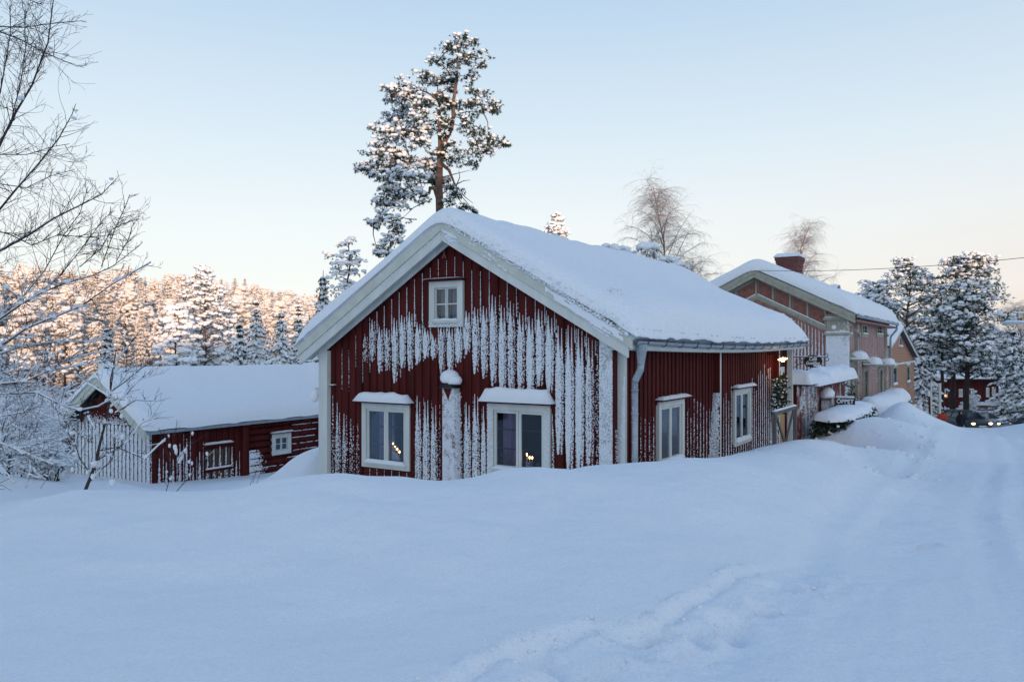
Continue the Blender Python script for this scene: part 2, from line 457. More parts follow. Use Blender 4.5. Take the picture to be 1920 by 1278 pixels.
# snow between cottage and barn, in front of barn
for px, py, Y in ((0,892,17),(60,905,17),(150,915,18),(230,905,20),(300,921,21.5),(330,917,22.6),(420,906,23.5),(500,896,25.5),(560,890,27),(-200,890,17),
                  (80,960,12.5),(300,960,13),(450,945,13.5)): cp(px,py,Y)
CP += [(-11,30,-4.6),(-20,26,-4.3),(-8,36,-5.2)]
# road centre and sides (falls away from the camera)
def road_z(Y): return interp(Y, [(0,-1.65),(4,-1.70),(6,-1.87),(8,-2.05),(10,-2.22),(14,-2.54),(25,-3.22),(35,-3.8),(42,-4.36),(50,-5.15),(56,-5.85),(62,-6.2),(80,-6.5),(110,-6.6)])
ROADC = [(2.2,3),(3.0,6),(5.2,10),(8.0,14),(11.5,19),(15.5,25),(22,35),(27,42)]
for x, y in ROADC: CP.append((x, y, road_z(y)))
for x, y in ((5.5,4),(7,8),(10.4,13),(15,19),(19.5,25.5)): CP.append((x, y, road_z(y)+.02))
for x, y in ((1.75,5.0),(2.4,6.5),(3.35,8),(4.65,10),(5.95,12),(7.2,14)): CP.append((x, y, road_z(y)+.02))
for x, y, z in ((1.2,6.4,-1.66),(2.0,8.0,-1.60),(3.2,10,-1.62),(4.5,12,-1.75),(5.7,14,-1.95)): CP.append((x, y, z))
for px, py, Y in ((1640,880,16.5),(1580,858,21)): cp(px,py,Y)
# second plough bank, in front of the hedges
for px, py, Y in ((1590,812,22.5),(1620,793,24),(1655,782,26),(1690,760,29),(1702,753,30),(1730,771,31),(1748,788,32),(1768,798,33),(1795,801,35),(1830,802,36),(1870,803,38),(1767,812,50),(1805,811,57),(1842,808,63),(1790,780,74),(1850,782,72),(1890,800,52)): cp(px,py,Y)
for px, py, Y in ((1760,800,30),(1762,813,25),(1760,832,20),(1742,786,28.5),(1722,768,29.5),(1800,807,30),(1850,813,27),(1738,808,24),(1800,830,21)): cp(px,py,Y)
for px, py, Y in ((1767,801,41),(1767,806,45),(1800,803,42),(1850,803,42),(1722,795,42),(1745,797,38)): cp(px,py,Y)
for t_, off_ in ((9.5,.4),(12,.4),(12,1.6),(15,.4),(15,1.7),(18,.4),(18,1.7),(21,1.2),(24,1.2),(28,1.2)): CP.append((1.715+.843*off_+.537*t_, 13-.537*off_+.843*t_, -3.05))
CP += [(16.6,37.5,-3.15),(18.8,41,-3.2),(9.3,22.5,-3.0),(21.3,43,-3.4),(23.5,50,-4.0)]
# park beyond
CP += [(30,56,-5.6),(36,80,-6.3),(60,72,-6.4),(75,95,-6.3),(50,110,-6),(90,120,-5)]
# right hand bank beside the road
for px, py, Y in ((1925,793,33),(1905,806,32),(1880,822,30),(2100,780,30),(2100,830,20),(2300,800,14)): cp(px,py,Y)
CP += [(12,7,-1.75),(20,12,-1.9),(40,30,-1.2),(40,10,0)]
for c in ((604,838,19.5),(578,846,19.5),(550,860,19.5),(525,882,19.5),(500,903,19.5),(590,862,17.8),(550,885,17.8)): cp(*c)
# valley and forest hill on the left and behind
CP += [(-20,50,-7),(-40,50,-7),(-10,60,-7.5),(-30,80,-9),(-60,80,-8),(-5,90,-8),(-80,120,-5),(-30,120,-7),(0,120,-6.5),
       (-110,170,3),(-60,170,0),(-20,170,-3),(20,170,-4),(-170,240,13),(-100,240,11),(-60,240,7.5),(-20,240,5),(30,250,3),
       (80,200,-3),(130,200,-2),(160,300,4),(60,300,2),(-200,320,22),(0,320,6),(-60,320,12),(-300,320,20),(-200,120,0),(-80,30,-3),(12,60,-5),(10,100,-6),
       (-400,0,12),(400,0,10),(300,300,8),(0,600,15),(-500,500,25),(500,500,12),(0,-600,20),(400,-400,20),(-400,-400,20)]
CP = np.array(CP)
def _k(r2): return .5 * r2 * np.log(r2 + 1e-9)
def _fit():
    P = CP[:, :2] / 50.0; n = len(P)
    K = _k(((P[:,None]-P[None])**2).sum(-1)) + np.eye(n)*1e-5
    A = np.zeros((n+3,n+3)); A[:n,:n] = K; A[:n,n] = 1; A[:n,n+1:] = P; A[n,:n] = 1; A[n+1:,:n] = P.T
    return np.linalg.solve(A, np.concatenate([CP[:,2], np.zeros(3)]))
CO = _fit()
def smooth(a, b, x):
    t = np.clip((x-a)/(b-a), 0, 1); return t*t*(3-2*t)
def pdist(X, Y, line):
    """distance to polyline and signed side (positive = right of its direction)"""
    best = np.full(X.shape, 1e9); side = np.zeros(X.shape)
    for (x0,y0),(x1,y1) in zip(line, line[1:]):
        dx, dy = x1-x0, y1-y0; L = dx*dx+dy*dy
        t = np.clip(((X-x0)*dx+(Y-y0)*dy)/L, 0, 1)
        ex, ey = X-(x0+t*dx), Y-(y0+t*dy); d = np.hypot(ex, ey)
        s = np.where(dx*ey-dy*ex < 0, 1, -1)
        m = d < best; best = np.where(m, d, best); side = np.where(m, s, side)
    return best, side
def gp(px, py, z=-1.74):
    Y = -z*FPX/(py-HY); return ((px-960)/FPX*Y, Y)
STEP1 = [gp(*p) for p in ((760,1330),(860,1275),(950,1212),(988,1190),(1097,1168),(1170,1174),(1216,1177),(1259,1150),(1340,1107),(1395,1064),(1422,1042),(1481,1015),(1611,988))]
STEP2 = [gp(*p) for p in ((880,1330),(960,1275),(1042,1243),(1183,1221),(1292,1199),(1395,1145),(1476,1102),(1557,1058),(1638,1010),(1720,955))]
DENTS = [gp(880+a/1.846, 820+b/1.846) + (r,) for a, b, r in ((1080,480,.11),(1155,440,.12),(1235,385,.11),(1245,410,.07),(1150,400,.09),(1180,372,.06),(330,720,.22),(420,760,.16),(550,690,.14),(240,720,.12),(640,655,.10),(900,625,.12),(780,650,.1),(1020,560,.09))]
def ground(X, Y, detail=True):
    X = np.asarray(X, float); Y = np.asarray(Y, float); sh = X.shape
    x = X.ravel(); y = Y.ravel(); Z = np.zeros(len(x))
    for i in range(0, len(x), 20000):
        p = np.stack([x[i:i+20000], y[i:i+20000]], 1)/50.0
        Z[i:i+20000] = _k(((p[:,None]-CP[None,:,:2]/50.0)**2).sum(-1)) @ CO[:-3] + CO[-3] + p @ CO[-2:]
    # unseen ridge added behind the photographer, shaped to keep the street in shade
    back = smooth(-38, -95, y)
    Z = Z*(1-back) + back*(SHADE_HILLZ + 7*smooth(-15, 25, x) + 2.0*fbm(x/14, y/14, 5, 4))
    if detail:
        near = np.exp(-np.abs(y)/40)
        Z += near*.09*fbm(x/2.3, y/2.3, 1, 3)*smooth(2,5,np.hypot(x,y))
        Z += .015*fbm(x/.45, y/.45, 3, 3)*(y<60)
        Z += smooth(80,130,y)*.5*fbm(x/9,y/9,9,3)
        m = (y > 2.5) & (y < 14) & (np.abs(x) < 12)
        xm, ym = x[m], y[m]; add = np.zeros(len(xm))
        d1, s1 = pdist(xm, ym, STEP1); d2, s2 = pdist(xm, ym, STEP2)
        fade = smooth(7.4, 5.7, ym)
        w1 = .02*fbm(xm/.3, ym/.3, 21, 3)
        add += fade*np.where(s1 > 0, -.036*smooth(0,.04,d1+w1)*smooth(1.0,.2,d1), .012*smooth(.0,.03,d1)*smooth(.5,.05,d1))
        add += fade*np.where(s2 > 0, -.04*smooth(0,.10,d2), .02*smooth(.4,.03,d2))*smooth(2.2,.5,d2)
        add += fade*(-.045*np.exp(-((d1+w1)/.045)**2) - .022*np.exp(-((d2+w1)/.05)**2))
        band = smooth(.75,.15,np.minimum(d1,d2))*np.where((s1>0)|(d1<.1),1,.1)
        add += fade*band*(+.055*fbm(xm/.33, ym/.33, 31, 4) + .008*fbm(xm/.09, ym/.09, 33, 2))
        for dx, dy, r in DENTS:
            dd = np.hypot(xm-dx, (ym-dy)); add += fade*(-.11*np.exp(-(dd/r)**2) + .018*np.exp(-((dd-r*1.5)/(r*.5))**2))
        # soft dips and swells of the bank
        add += np.where(s1 < 0, 1, 0)*smooth(.2,1.2,d1)*(.075*fbm(xm/1.1, ym/.8, 71, 3))*smooth(11,8,ym)*smooth(4.0,5.0,ym)
        # packed, rutted road surface
        rd = np.where(s2 > 0, smooth(.1,.5,d2), 0)
        ang = (xm*.84 - ym*.54)
        add += rd*(.014*fbm(ang/.28, (xm*.54+ym*.84)/2.4, 41, 3) + .006*fbm(xm/.07, ym/.07, 43, 2))
        Z[m] += add
        # wind-scoured ripples on the bank face
        Z[m] += smooth(1.0,4.0,xm)*smooth(.3,1.2,d1)*np.where(s1<0,1,0)*(.010*fbm((xm*.8+ym*.6)/.10, (xm*-.6+ym*.8)/.6, 61, 3) + .02*fbm(xm/.5, ym/.5, 63, 2))
        # wheel tracks pressed into the lane
        r_ = (y > 2.2) & (y < 45) & (x > 0); xr_, yr_ = x[r_], y[r_]
        LN = [(3.2,1.5),(4.3,4),(5.9,7),(8.2,11),(11.6,16),(15.9,23),(20.5,31),(27,42)]
        dl, sl_ = pdist(xr_, yr_, LN); dl = dl*sl_
        tr = 0
        for off_ in (-.78,.78,-2.9,-1.35): tr = tr - .030*np.exp(-((dl-off_+.08*fbm(xr_*.7, yr_*.7, 91, 2))/.17)**2) + .016*np.exp(-((dl-off_-.30)/.10)**2)
        tr = tr + .012*fbm(dl/.12, yr_/1.6, 93, 3)*np.exp(-(dl/2.6)**4)
        Z[r_] += tr*smooth(45,20,yr_)
        # broken clods on the plough banks along the street
        c = (y > 9) & (y < 40) & (x > 2)
        Z[c] += .05*np.maximum(0, fbm(x[c]/.6, y[c]/.6, 51, 4))*smooth(0,1,np.abs(x[c]))
    return Z.reshape(sh)
SHADE_HILLZ = 12.0
def gz(x, y): return float(ground(np.array([x]), np.array([y]), False)[0])

def build_ground():
    th = np.concatenate([np.linspace(-180,-44,46)[:-1], np.linspace(-44,44,430), np.linspace(44,180,46)[1:-1]])
    r = np.concatenate([np.geomspace(.03,3,30)[:-1], np.geomspace(3,14,290)[:-1], np.geomspace(14,70,150)[:-1], np.geomspace(70,1500,70)])
    T, Rr = np.meshgrid(np.radians(th), r)
    X = Rr*np.sin(T); Y = Rr*np.cos(T); Z = ground(X, Y)
    nr, nt_ = X.shape
    V = np.stack([X.ravel(), Y.ravel(), Z.ravel()], 1)
    i = np.arange(nr-1)[:,None]; j = np.arange(nt_)[None,:]; j2 = (j+1) % nt_
    F = np.stack([i*nt_+j, (i+1)*nt_+j, (i+1)*nt_+j2, i*nt_+j2], -1).reshape(-1,4)[:, ::-1]
    c = V[F].mean(1)
    # the road: between its left edge and right edge lines
    le = [(-.6,-30),(-.6,.5),(.3,4.2),(1.35,5.0),(2.6,6.6),(4.6,9.6),(7.4,13.8),(11,19),(14.5,24.8),(20.5,34.5),(25,42),(30.5,50),(34.5,56),(39,62),(49,80)]
    re_ = [(5,-30),(6,.5),(7.5,4.2),(9,8),(12,13),(16,18.5),(19.6,25),(24,32),(28.5,42),(34,50),(39,56),(44,62),(56,80)]
    xl = np.interp(c[:,1], [p[1] for p in le], [p[0] for p in le]); xr = np.interp(c[:,1], [p[1] for p in re_], [p[0] for p in re_])
    isr = (c[:,0] > xl) & (c[:,0] < xr) & (c[:,1] > -30) & (c[:,1] < 78)
    for nm, m_, mt in (('snowy_ground', ~isr, M['snow']), ('road', isr, M['roadsnow'])):
        Fm = F[m_]; used, inv = np.unique(Fm, return_inverse=True)
        o = obj(nm, np_mesh(nm, V[used], inv.reshape(Fm.shape), True), mt); tag(o, kind='structure')
build_ground()

def clods():
    S = Scatter(); P = []; q = []
    rr = random.Random(5)
    for line, n, w_ in ((STEP1, 200, .09), (STEP2, 130, .15)):
        for _ in range(n):
            i = rr.randrange(1, len(line)-3); t = rr.random(); x = lerp(line[i][0], line[i+1][0], t)+rr.gauss(0,w_); y = lerp(line[i][1], line[i+1][1], t)+rr.gauss(0,w_)
            if y > 7: continue
            P.append((x, y)); q.append(min(.020, .0045*rr.paretovariate(1.8)))
    for _ in range(260):
        Y = rr.uniform(15, 34); px = rr.uniform(1560, 1760); x = (px-960)/FPX*Y; P.append((x, Y)); q.append(min(.09, .02*rr.paretovariate(1.9)))
    for _ in range(110):
        Y = rr.uniform(8, 15); px = rr.uniform(1250, 1600); P.append(((px-960)/FPX*Y, Y)); q.append(min(.025, .007*rr.paretovariate(1.9)))
    P = np.array(P); q = np.array(q); z = ground(P[:,0], P[:,1]); P = np.column_stack([P, z+q*.15])
    for k in range(4): S.add(ICO1[k], P[k::4], q[k::4]*1.2, q[k::4], q[k::4]*.7, rotz(rng.uniform(0,6,len(P[k::4]))))
    tag(obj('snow_clods', S.mesh('snow_clods'), M['snow']), 'small clods of snow strewn along the trodden path and the plough banks', 'snow clods', kind='stuff')
clods()
# ================================================================== BUILDING HELPERS
ANG = math.atan2(-0.537, 0.843)

def wall_panel(mb, fn, u0, u1, z0, top, holes, extra=(), flip=False):
    """wall in its own plane with rectangular holes; fn(u,z)->3D; top(u)->z"""
    us = sorted(set([u0, u1] + [e for e in extra if u0 < e < u1] + [h[0] for h in holes] + [h[1] for h in holes]))
    for a, b in zip(us, us[1:]):
        m = (a+b)/2; hs = sorted([h for h in holes if h[0] < m < h[1]], key=lambda h: h[2])
        z = z0
        for h in hs:
            q = [fn(a, z), fn(b, z), fn(b, h[2]), fn(a, h[2])]; mb.poly(q[::-1] if flip else q); z = h[3]
        q = [fn(a, z), fn(b, z), fn(b, top(b)), fn(a, top(a))]; mb.poly(q[::-1] if flip else q)

def planks(parent, axis, off, u0, u1, z0, top, holes, pitch, w, d, mt, name='plank', jit=.006, sgn=-1):
    """vertical boards, each one an object; axis 'x': in plane y=off facing -y; axis 'y': in plane x=off facing +x"""
    u = u0 + pitch*.5; cache = {}
    while u < u1 - w*.4:
        a, b = u - w/2 + random.uniform(-jit, jit), u + w/2 + random.uniform(-jit, jit)
        a = max(a, u0); b = min(b, u1)
        hs = sorted([h for h in holes if h[0] < b and h[1] > a], key=lambda h: h[2])
        z = z0; segs = []
        for h in hs: segs.append((z, h[2], h[2])); z = h[3]
        segs.append((z, top(a), top(b)))
        dd = d + random.uniform(-.004, .006)
        for s0, sa, sb in segs:
            if max(sa, sb) - s0 < .05: continue
            mb = MB()
            if axis == 'x':
                mb.quadbox([(a,off-dd,s0),(b,off-dd,s0),(b,off,s0),(a,off,s0),(a,off-dd,sa),(b,off-dd,sb),(b,off,sb),(a,off,sa)])
            else:
                mb.quadbox([(off,a,s0),(off+dd,a,s0),(off+dd,b,s0),(off,b,s0),(off,a,sa),(off+dd,a,sa),(off+dd,b,sb),(off,b,sb)])
            mb.build(name, mt, parent)
        u += pitch

class Fleck:
    """wind-blown snow stuck on a wall, gathered into one crust"""
    def __init__(s): s.p = []; s.s = []; s.n = []
    def add(s, p, a, b, c): s.p.append(p); s.s.append((a, b, c))
    def build(s, name, parent, mt=None):
        if not s.p: return
        S = np.array(s.s); sct = Scatter(); sct.add(OCT, s.p, S[:,0], S[:,1], S[:,2])
        o = obj(name, sct.mesh(name), mt or M['frost'], parent); o['kind'] = 'stuff'; return o

def stripe(fl, axis, off, u, hw, z0, z1, dens, size=.022, taper_top=.5, rag=.25, th=.012, right=True, holes=()):
    """ragged vertical stripe of stuck snow: widest in the middle, a thin spire at the top"""
    h = z1 - z0
    if h <= 0: return
    n = int(dens * h * hw * 2 / (size*size*2.2)) + 2
    for _ in range(n):
        t = random.random()
        z = z0 + t*h
        wf = 1.0
        if t > 1-taper_top: wf = max(.06, ((1-t)/taper_top))**1.3
        if t < rag: wf = min(wf, .3 + .7*t/rag); 
        if t < rag and random.random() > .35 + .65*t/rag: continue
        x = u + (abs(random.gauss(0, .55)) * hw * 2 * wf if right else random.uniform(-1, 1)*hw*wf)
        if x > u + 2*hw: continue
        q = size*random.uniform(.55, 1.25)*(1 if wf > .3 else .75)
        if any(a < x < b and c < z < d for a, b, c, d in holes): continue
        if axis == 'x': fl.add((x, off, z), q, th, q*random.uniform(.9, 1.6))
        else: fl.add((off, x, z), th, q, q*random.uniform(.9, 1.6))

def roof_snow(parent, prof_x, y0, y1, zroof, th, edge=.35, over=.08, over_y=.10, n=46, m=64, seed=3, amp=.05, sag=None, name='roof_snow', extra=None, mt=None, far_r=0, skirt=.005):
    """thick snow over a pitched roof; prof_x=(xl,xr); zroof(x,y)->roof surface"""
    xl, xr = prof_x[0]-over, prof_x[1]+over
    # denser sampling at the edges
    def samp(a, b, k, e):
        t = np.linspace(0, 1, k); L = b-a; s = np.where(t<.2, (t/.2)**1.6*e, np.where(t>.8, L-((1-t)/.2)**1.6*e, e+(t-.2)/.6*(L-2*e))); return a+s
    xs = samp(xl, xr, n, edge*1.2); ys = samp(y0-over_y, y1+over_y, m, edge*1.2)
    X, Y = np.meshgrid(xs, ys, indexing='ij')
    dx = np.minimum(X-xl, xr-X); dy = np.minimum(Y-(y0-over_y), (y1+over_y)-Y)
    def rnd(d, r): q = np.clip(1-d/r, 0, 1); return np.sqrt(np.clip(1-q**2.3, 0, 1))
    T = th(X, Y) if callable(th) else th
    base = np.vectorize(zroof)(X, Y)
    # smoothed ridge
    dyf = (y1+over_y)-Y; far = rnd(dyf, far_r) if far_r else 1.0
    wgt = 9; Zt = base + T*(rnd(dx, edge)*rnd(dy, edge)*far*.86+.14) + amp*fbm(X*1.1, Y*.9, seed, 3)*rnd(dx,edge)*rnd(dy,edge) + .022*fbm(X*5, Y*5, seed+4, 3) + .05*(1-rnd(dx,.9))*fbm(X*3.5, Y*3.5, seed+6, 3)
    for _ in range(3):
        Zt[1:-1] = (Zt[:-2] + Zt[2:] + 2*Zt[1:-1])/4
    e = (dx <= 1e-6) | (dy <= 1e-6)
    k = n*m; idx = np.arange(k).reshape(n, m)
    F = np.stack([idx[:-1,:-1], idx[1:,:-1], idx[1:,1:], idx[:-1,1:]], -1).reshape(-1,4)
    V = [np.stack([X.ravel(), Y.ravel(), Zt.ravel()], 1)]
    # ragged underside edge
    ring = list(idx[0,:]) + list(idx[1:,-1]) + list(idx[-1,-2::-1]) + list(idx[-2:0:-1,0])
    P = V[0][ring].copy(); cx = (xl+xr)/2
    zb = np.array([zroof(min(max(p[0], prof_x[0]), prof_x[1]), min(max(p[1], y0), y1)) for p in P]) + skirt
    P2 = P.copy(); P2[:,2] = zb + .02*np.abs(fbm(P[:,0]*5+P[:,1]*5, P[:,1]*3, seed+9, 3))
    wv = .07*fbm(P[:,0]*1.3+P[:,1]*1.7, P[:,1]*.4, seed+11, 3)
    inn = np.array([1.0 if prof_x[0]+.2 < p[0] < prof_x[1]-.2 else 0 for p in P]); V[0][ring,0] += wv*(1-inn)*np.where(P[:,0]>cx,.25,1); V[0][ring,1] += wv*inn*.6
    P2[:,0] = np.clip(P2[:,0], prof_x[0]+.03, prof_x[1]-.03); P2[:,1] = np.clip(P2[:,1], y0+.03, y1-.03)
    b = k; nr = len(ring); V.append(P2); ri = np.array(ring)
    F2 = np.stack([ri, b+np.arange(nr), b+(np.arange(nr)+1)%nr, np.roll(ri,-1)], 1)
    V = np.concatenate(V); F = np.concatenate([F, F2])
    return obj(name, np_mesh(name, V, F[:, ::-1] if False else F, True), mt or M['roofsnow'], parent)

def snow_cap(parent, x0, x1, y0, y1, z, h, name='snow_cap', seed=0, n=14, m=8, mt=None, round_=.5):
    """small rounded snow cushion on a ledge"""
    xs = np.linspace(x0, x1, n); ys = np.linspace(y0, y1, m); X, Y = np.meshgrid(xs, ys, indexing='ij')
    r = min(x1-x0, y1-y0)*round_
    d = np.minimum(np.minimum(X-x0, x1-X), np.minimum(Y-y0, y1-Y))
    q = np.clip(1-d/r, 0, 1); Z = z + h*(np.sqrt(1-q**2)*.9+.1*(q<1))*(1+.25*fbm(X*6+seed, Y*6, seed, 3))
    idx = np.arange(n*m).reshape(n, m)
    F = np.stack([idx[:-1,:-1], idx[1:,:-1], idx[1:,1:], idx[:-1,1:]], -1).reshape(-1,4)
    Zb = np.full(X.shape, z); Vb = np.stack([X.ravel(), Y.ravel(), Zb.ravel()], 1)
    ring = list(idx[0,:]) + list(idx[1:,-1]) + list(idx[-1,-2::-1]) + list(idx[-2:0:-1,0]); ri = np.array(ring); b = n*m
    V = np.concatenate([np.stack([X.ravel(), Y.ravel(), Z.ravel()], 1), Vb])
    F2 = np.stack([ri, b+ri, b+np.roll(ri,-1), np.roll(ri,-1)], 1)
    return obj(name, np_mesh(name, V, np.concatenate([F, F2]), True), mt or M['snow'], parent)

def window(parent, axis, off, u0, u1, z0, z1, panes=(2,1), fw=.12, sash=.05, curtain=None, sill=True, head=True, snow=.1,
           frame_m=None, glass=None, muntin=True, label=None, depth=.10, room=True, cross=None, headw=.08, sillsnow=.05):
    """frame board surround, sashes, panes, curtain and a small roof board; u along the wall"""
    frame_m = frame_m or M['white']; glass = glass or M['glass']
    def B(mb, a, b, d0, d1, c, e):   # d measured outward from wall plane
        if axis == 'x': mb.box(a, b, off-d1, off-d0, c, e)
        else: mb.box(off+d0, off+d1, a, b, c, e)
    f = MB()
    B(f, u0, u0+fw, -.02, .07, z0, z1); B(f, u1-fw, u1, -.02, .07, z0, z1)
    B(f, u0+fw, u1-fw, -.02, .068, z1-fw, z1); B(f, u0+fw, u1-fw, -.02, .068, z0, z0+fw)
    fo = f.build('window', frame_m, parent, bevel=.006)
    if label: fo['label'] = label
    a0, a1, b0, b1 = u0+fw, u1-fw, z0+fw, z1-fw
    npx, npz = panes; W_ = (a1-a0)/npx; H_ = (b1-b0)/npz
    s = MB()
    for i in range(npx):
        x0, x1 = a0+i*W_+.004, a0+(i+1)*W_-.004
        B(s, x0, x0+sash, -.01, .035, b0+.003, b1-.003); B(s, x1-sash, x1, -.01, .035, b0+.003, b1-.003)
        B(s, x0+sash, x1-sash, -.01, .033, b0+.003, b0+sash); B(s, x0+sash, x1-sash, -.01, .033, b1-sash, b1-.003)
    s.build('sash', frame_m, fo, bevel=.003)
    if npz > 1 or muntin:
        k = npz if npz > 1 else 3
        for i in range(npx):
            x0, x1 = a0+i*W_+.004+sash, a0+(i+1)*W_-.004-sash
            for j in range(1, k):
                z = b0 + (b1-b0)*j/k
                mu = MB(); B(mu, x0, x1, -.035 if npz == 1 else -.004, -.022 if npz == 1 else .03, z-.012, z+.012)
                mu.build('glazing_bar', M['brownwood'] if npz == 1 else frame_m, fo)
    for i in range(npx):
        for j in range(npz):
            x0, x1 = a0+i*W_+.004+sash-.005, a0+(i+1)*W_-.004-sash+.005
            c0, c1 = b0+H_*j, b0+H_*(j+1)
            if npz == 1: c0 += sash-.005; c1 -= sash-.005
            else: c0 += sash*.4; c1 -= sash*.4
            g = MB(); B(g, x0, x1, .004, .010, c0, c1); g.build('pane', glass, fo)
    if curtain:
        for i, cm in enumerate(curtain):
            if cm is None: continue
            x0, x1 = a0+i*W_+.02, a0+(i+1)*W_-.02
            if isinstance(cm, tuple): cm, fr0, fr1 = cm; x0, x1 = x0+(x1-x0)*fr0, x0+(x1-x0)*fr1
            nn = 24; V = []; F = []
            for k in range(nn+1):
                uu = lerp(x0, x1, k/nn); dd = -.14 + .018*math.sin(k*1.9) + random.uniform(-.004,.004)
                for zz in (b0+.02, b1-.01):
                    V.append((uu, off-dd, zz) if axis == 'x' else (off+dd, uu, zz))
            for k in range(nn): F.append((2*k, 2*k+2, 2*k+3, 2*k+1))
            obj('curtain', np_mesh('curtain', V, F, True), cm, fo)
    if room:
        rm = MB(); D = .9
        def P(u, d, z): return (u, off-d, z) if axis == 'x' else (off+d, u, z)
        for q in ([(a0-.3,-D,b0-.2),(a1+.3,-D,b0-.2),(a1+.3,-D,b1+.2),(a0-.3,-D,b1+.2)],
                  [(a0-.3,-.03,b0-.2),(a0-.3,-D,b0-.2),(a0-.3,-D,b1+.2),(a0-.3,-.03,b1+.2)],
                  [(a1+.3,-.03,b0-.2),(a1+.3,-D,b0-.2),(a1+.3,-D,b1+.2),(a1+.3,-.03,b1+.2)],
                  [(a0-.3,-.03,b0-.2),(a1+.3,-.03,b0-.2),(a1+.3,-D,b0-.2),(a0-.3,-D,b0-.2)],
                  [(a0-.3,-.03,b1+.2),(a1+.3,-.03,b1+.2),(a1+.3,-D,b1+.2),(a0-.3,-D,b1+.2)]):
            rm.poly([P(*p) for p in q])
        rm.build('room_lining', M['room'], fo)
    if head:
        h = MB(); B(h, u0-headw, u1+headw, 0, .17, z1+.003, z1+.035); h.build('head_board', M['red'] if frame_m is M['white'] else frame_m, fo)
        if snow:
            if axis == 'x': snow_cap(fo, u0-headw-.02, u1+headw+.02, off-.24, off-.002, z1+.036, snow, seed=int(u0*10)%17)
            else: snow_cap(fo, off+.002, off+.20, u0-headw-.02, u1+headw+.02, z1+.036, snow, seed=int(u0*10)%17, n=8, m=14)
    if sill:
        h = MB(); B(h, a0-.04, a1+.04, .071, .11, z0+fw-.05, z0+fw-.015); h.build('sill', frame_m, fo)
        if sillsnow:
            if axis == 'x': snow_cap(fo, a0-.03, a1+.03, off-.12, off-.012, z0+fw-.014, sillsnow, name='sill_snow', seed=3)
            else: snow_cap(fo, off+.012, off+.12, a0-.03, a1+.03, z0+fw-.014, sillsnow, name='sill_snow', seed=3, n=8, m=12)
    return fo

# ================================================================== THE RED COTTAGE
CF = Frame(1.715, 13.0, -3.4, ANG)
WL = -7.0; LEN = 12.55
cot = empty('cottage', CF.loc(), ANG, 'dark red wooden cottage with white trim and thick snow on its roof', 'cottage')
AX = -3.39; AZ = 2.38 + 3.4; SL, SR = .616, .573
def rz(x, y=0): return AZ - (SL*(AX-x) if x < AX else SR*(x-AX))          # top of roof boarding
def wtop(x): return rz(x) - .30
def sagz(y): return -.10*math.sin(math.pi*min(max(y/LEN,0),1))
def G(px, py, y0=0): return CF.on_y(px, py, y0)
def S(px, py, x0=0): return CF.on_x(px, py, x0)

# window rectangles in wall coordinates
def rect_g(pl, pr, pt, pb): 
    x0, _ = G(pl, pt); x1, _ = G(pr, pt); xm = (pl+pr)/2
    return x0, x1, G(xm, pb)[1], G(xm, pt)[1]
def rect_s(pl, pr, pt, pb):
    y0, _ = S(pl, pt); y1, _ = S(pr, pt); xm = (pl+pr)/2
    return y0, y1, S(xm, pb)[1], S(xm, pt)[1]
gw1 = rect_g(682, 771, 756, 878)
gw2 = rect_g(917, 1034, 757, 893)
gwa = rect_g(808, 871, 527, 613)
sw1 = rect_s(1230, 1278, 749, 872)
sw2 = rect_s(1373, 1404, 727, 832)
z0w = -.3
wb = MB()
def ins(r, e=.05): return (r[0]+e, r[1]-e, r[2]+e, r[3]-e)
wall_panel(wb, lambda u, z: (u, 0, z), WL, 0, z0w, wtop, [ins(gw1), ins(gw2), ins(gwa)], (AX,))
wall_panel(wb, lambda u, z: (0, u, z), 0, LEN, z0w, lambda u: rz(0)-.20, [ins(sw1), ins(sw2)])
wall_panel(wb, lambda u, z: (u, LEN, z), WL, 0, z0w, wtop, [], (AX,), True)
wall_panel(wb, lambda u, z: (WL, u, z), 0, LEN, z0w, lambda u: rz(WL)-.20, [], (), True)
wb.build('wall', M['reddark'], cot)
PB = {'x': .20, 'd': .026}
# planks on gable and street side
planks(cot, 'x', 0, WL+.1, -.12, z0w, lambda u: wtop(u)-.01, [ins(gw1,.06), ins(gw2,.06), ins(gwa,.06)], .20, .125, .028, M['red'])
ypost = [.10, S(1337,700)[0], S(1450,700)[0]]
porch0 = S(1453,700)[0]; porch1 = S(1487,700)[0]
planks(cot, 'y', 0, .2, ypost[2], z0w, lambda u: rz(0)-.21, [ins(sw1,.06), ins(sw2,.06)], .205, .125, .028, M['red'])

# corner boxes and log-end boxes
def boxpost(x0, x1, y0, y1, z1, mt, z0=z0w, name='corner_box'):
    return MB().box(x0, x1, y0, y1, z0, z1).build(name, mt, cot, bevel=.006)
xr0 = G(1123,750,-.16)[0]; xr1 = G(1148,750,-.16)[0]
boxpost(xr0, xr1, -.16, -.002, wtop(xr0)-.04, M['whitefrost'])
boxpost(xr1+.002, xr1+.024, -.155, -.002, wtop(xr1)-.05, M['red'], name='corner_side_board')
boxpost(.002, .20, .02, .12, rz(0)-.24, M['white'])
xl0 = G(597,760,-.14)[0]; xl1 = G(613,760,-.14)[0]
boxpost(xl0, xl1, -.14, -.002, wtop(xl1)-.16, M['white'])
for y in ypost[1:]:
    boxpost(.002, .17, y-.012, y+.075, rz(0)-.235, M['white'], name='log_end_box')
    boxpost(.004, .165, y-.034, y-.014, rz(0)-.24, M['red'], name='log_end_side_board')
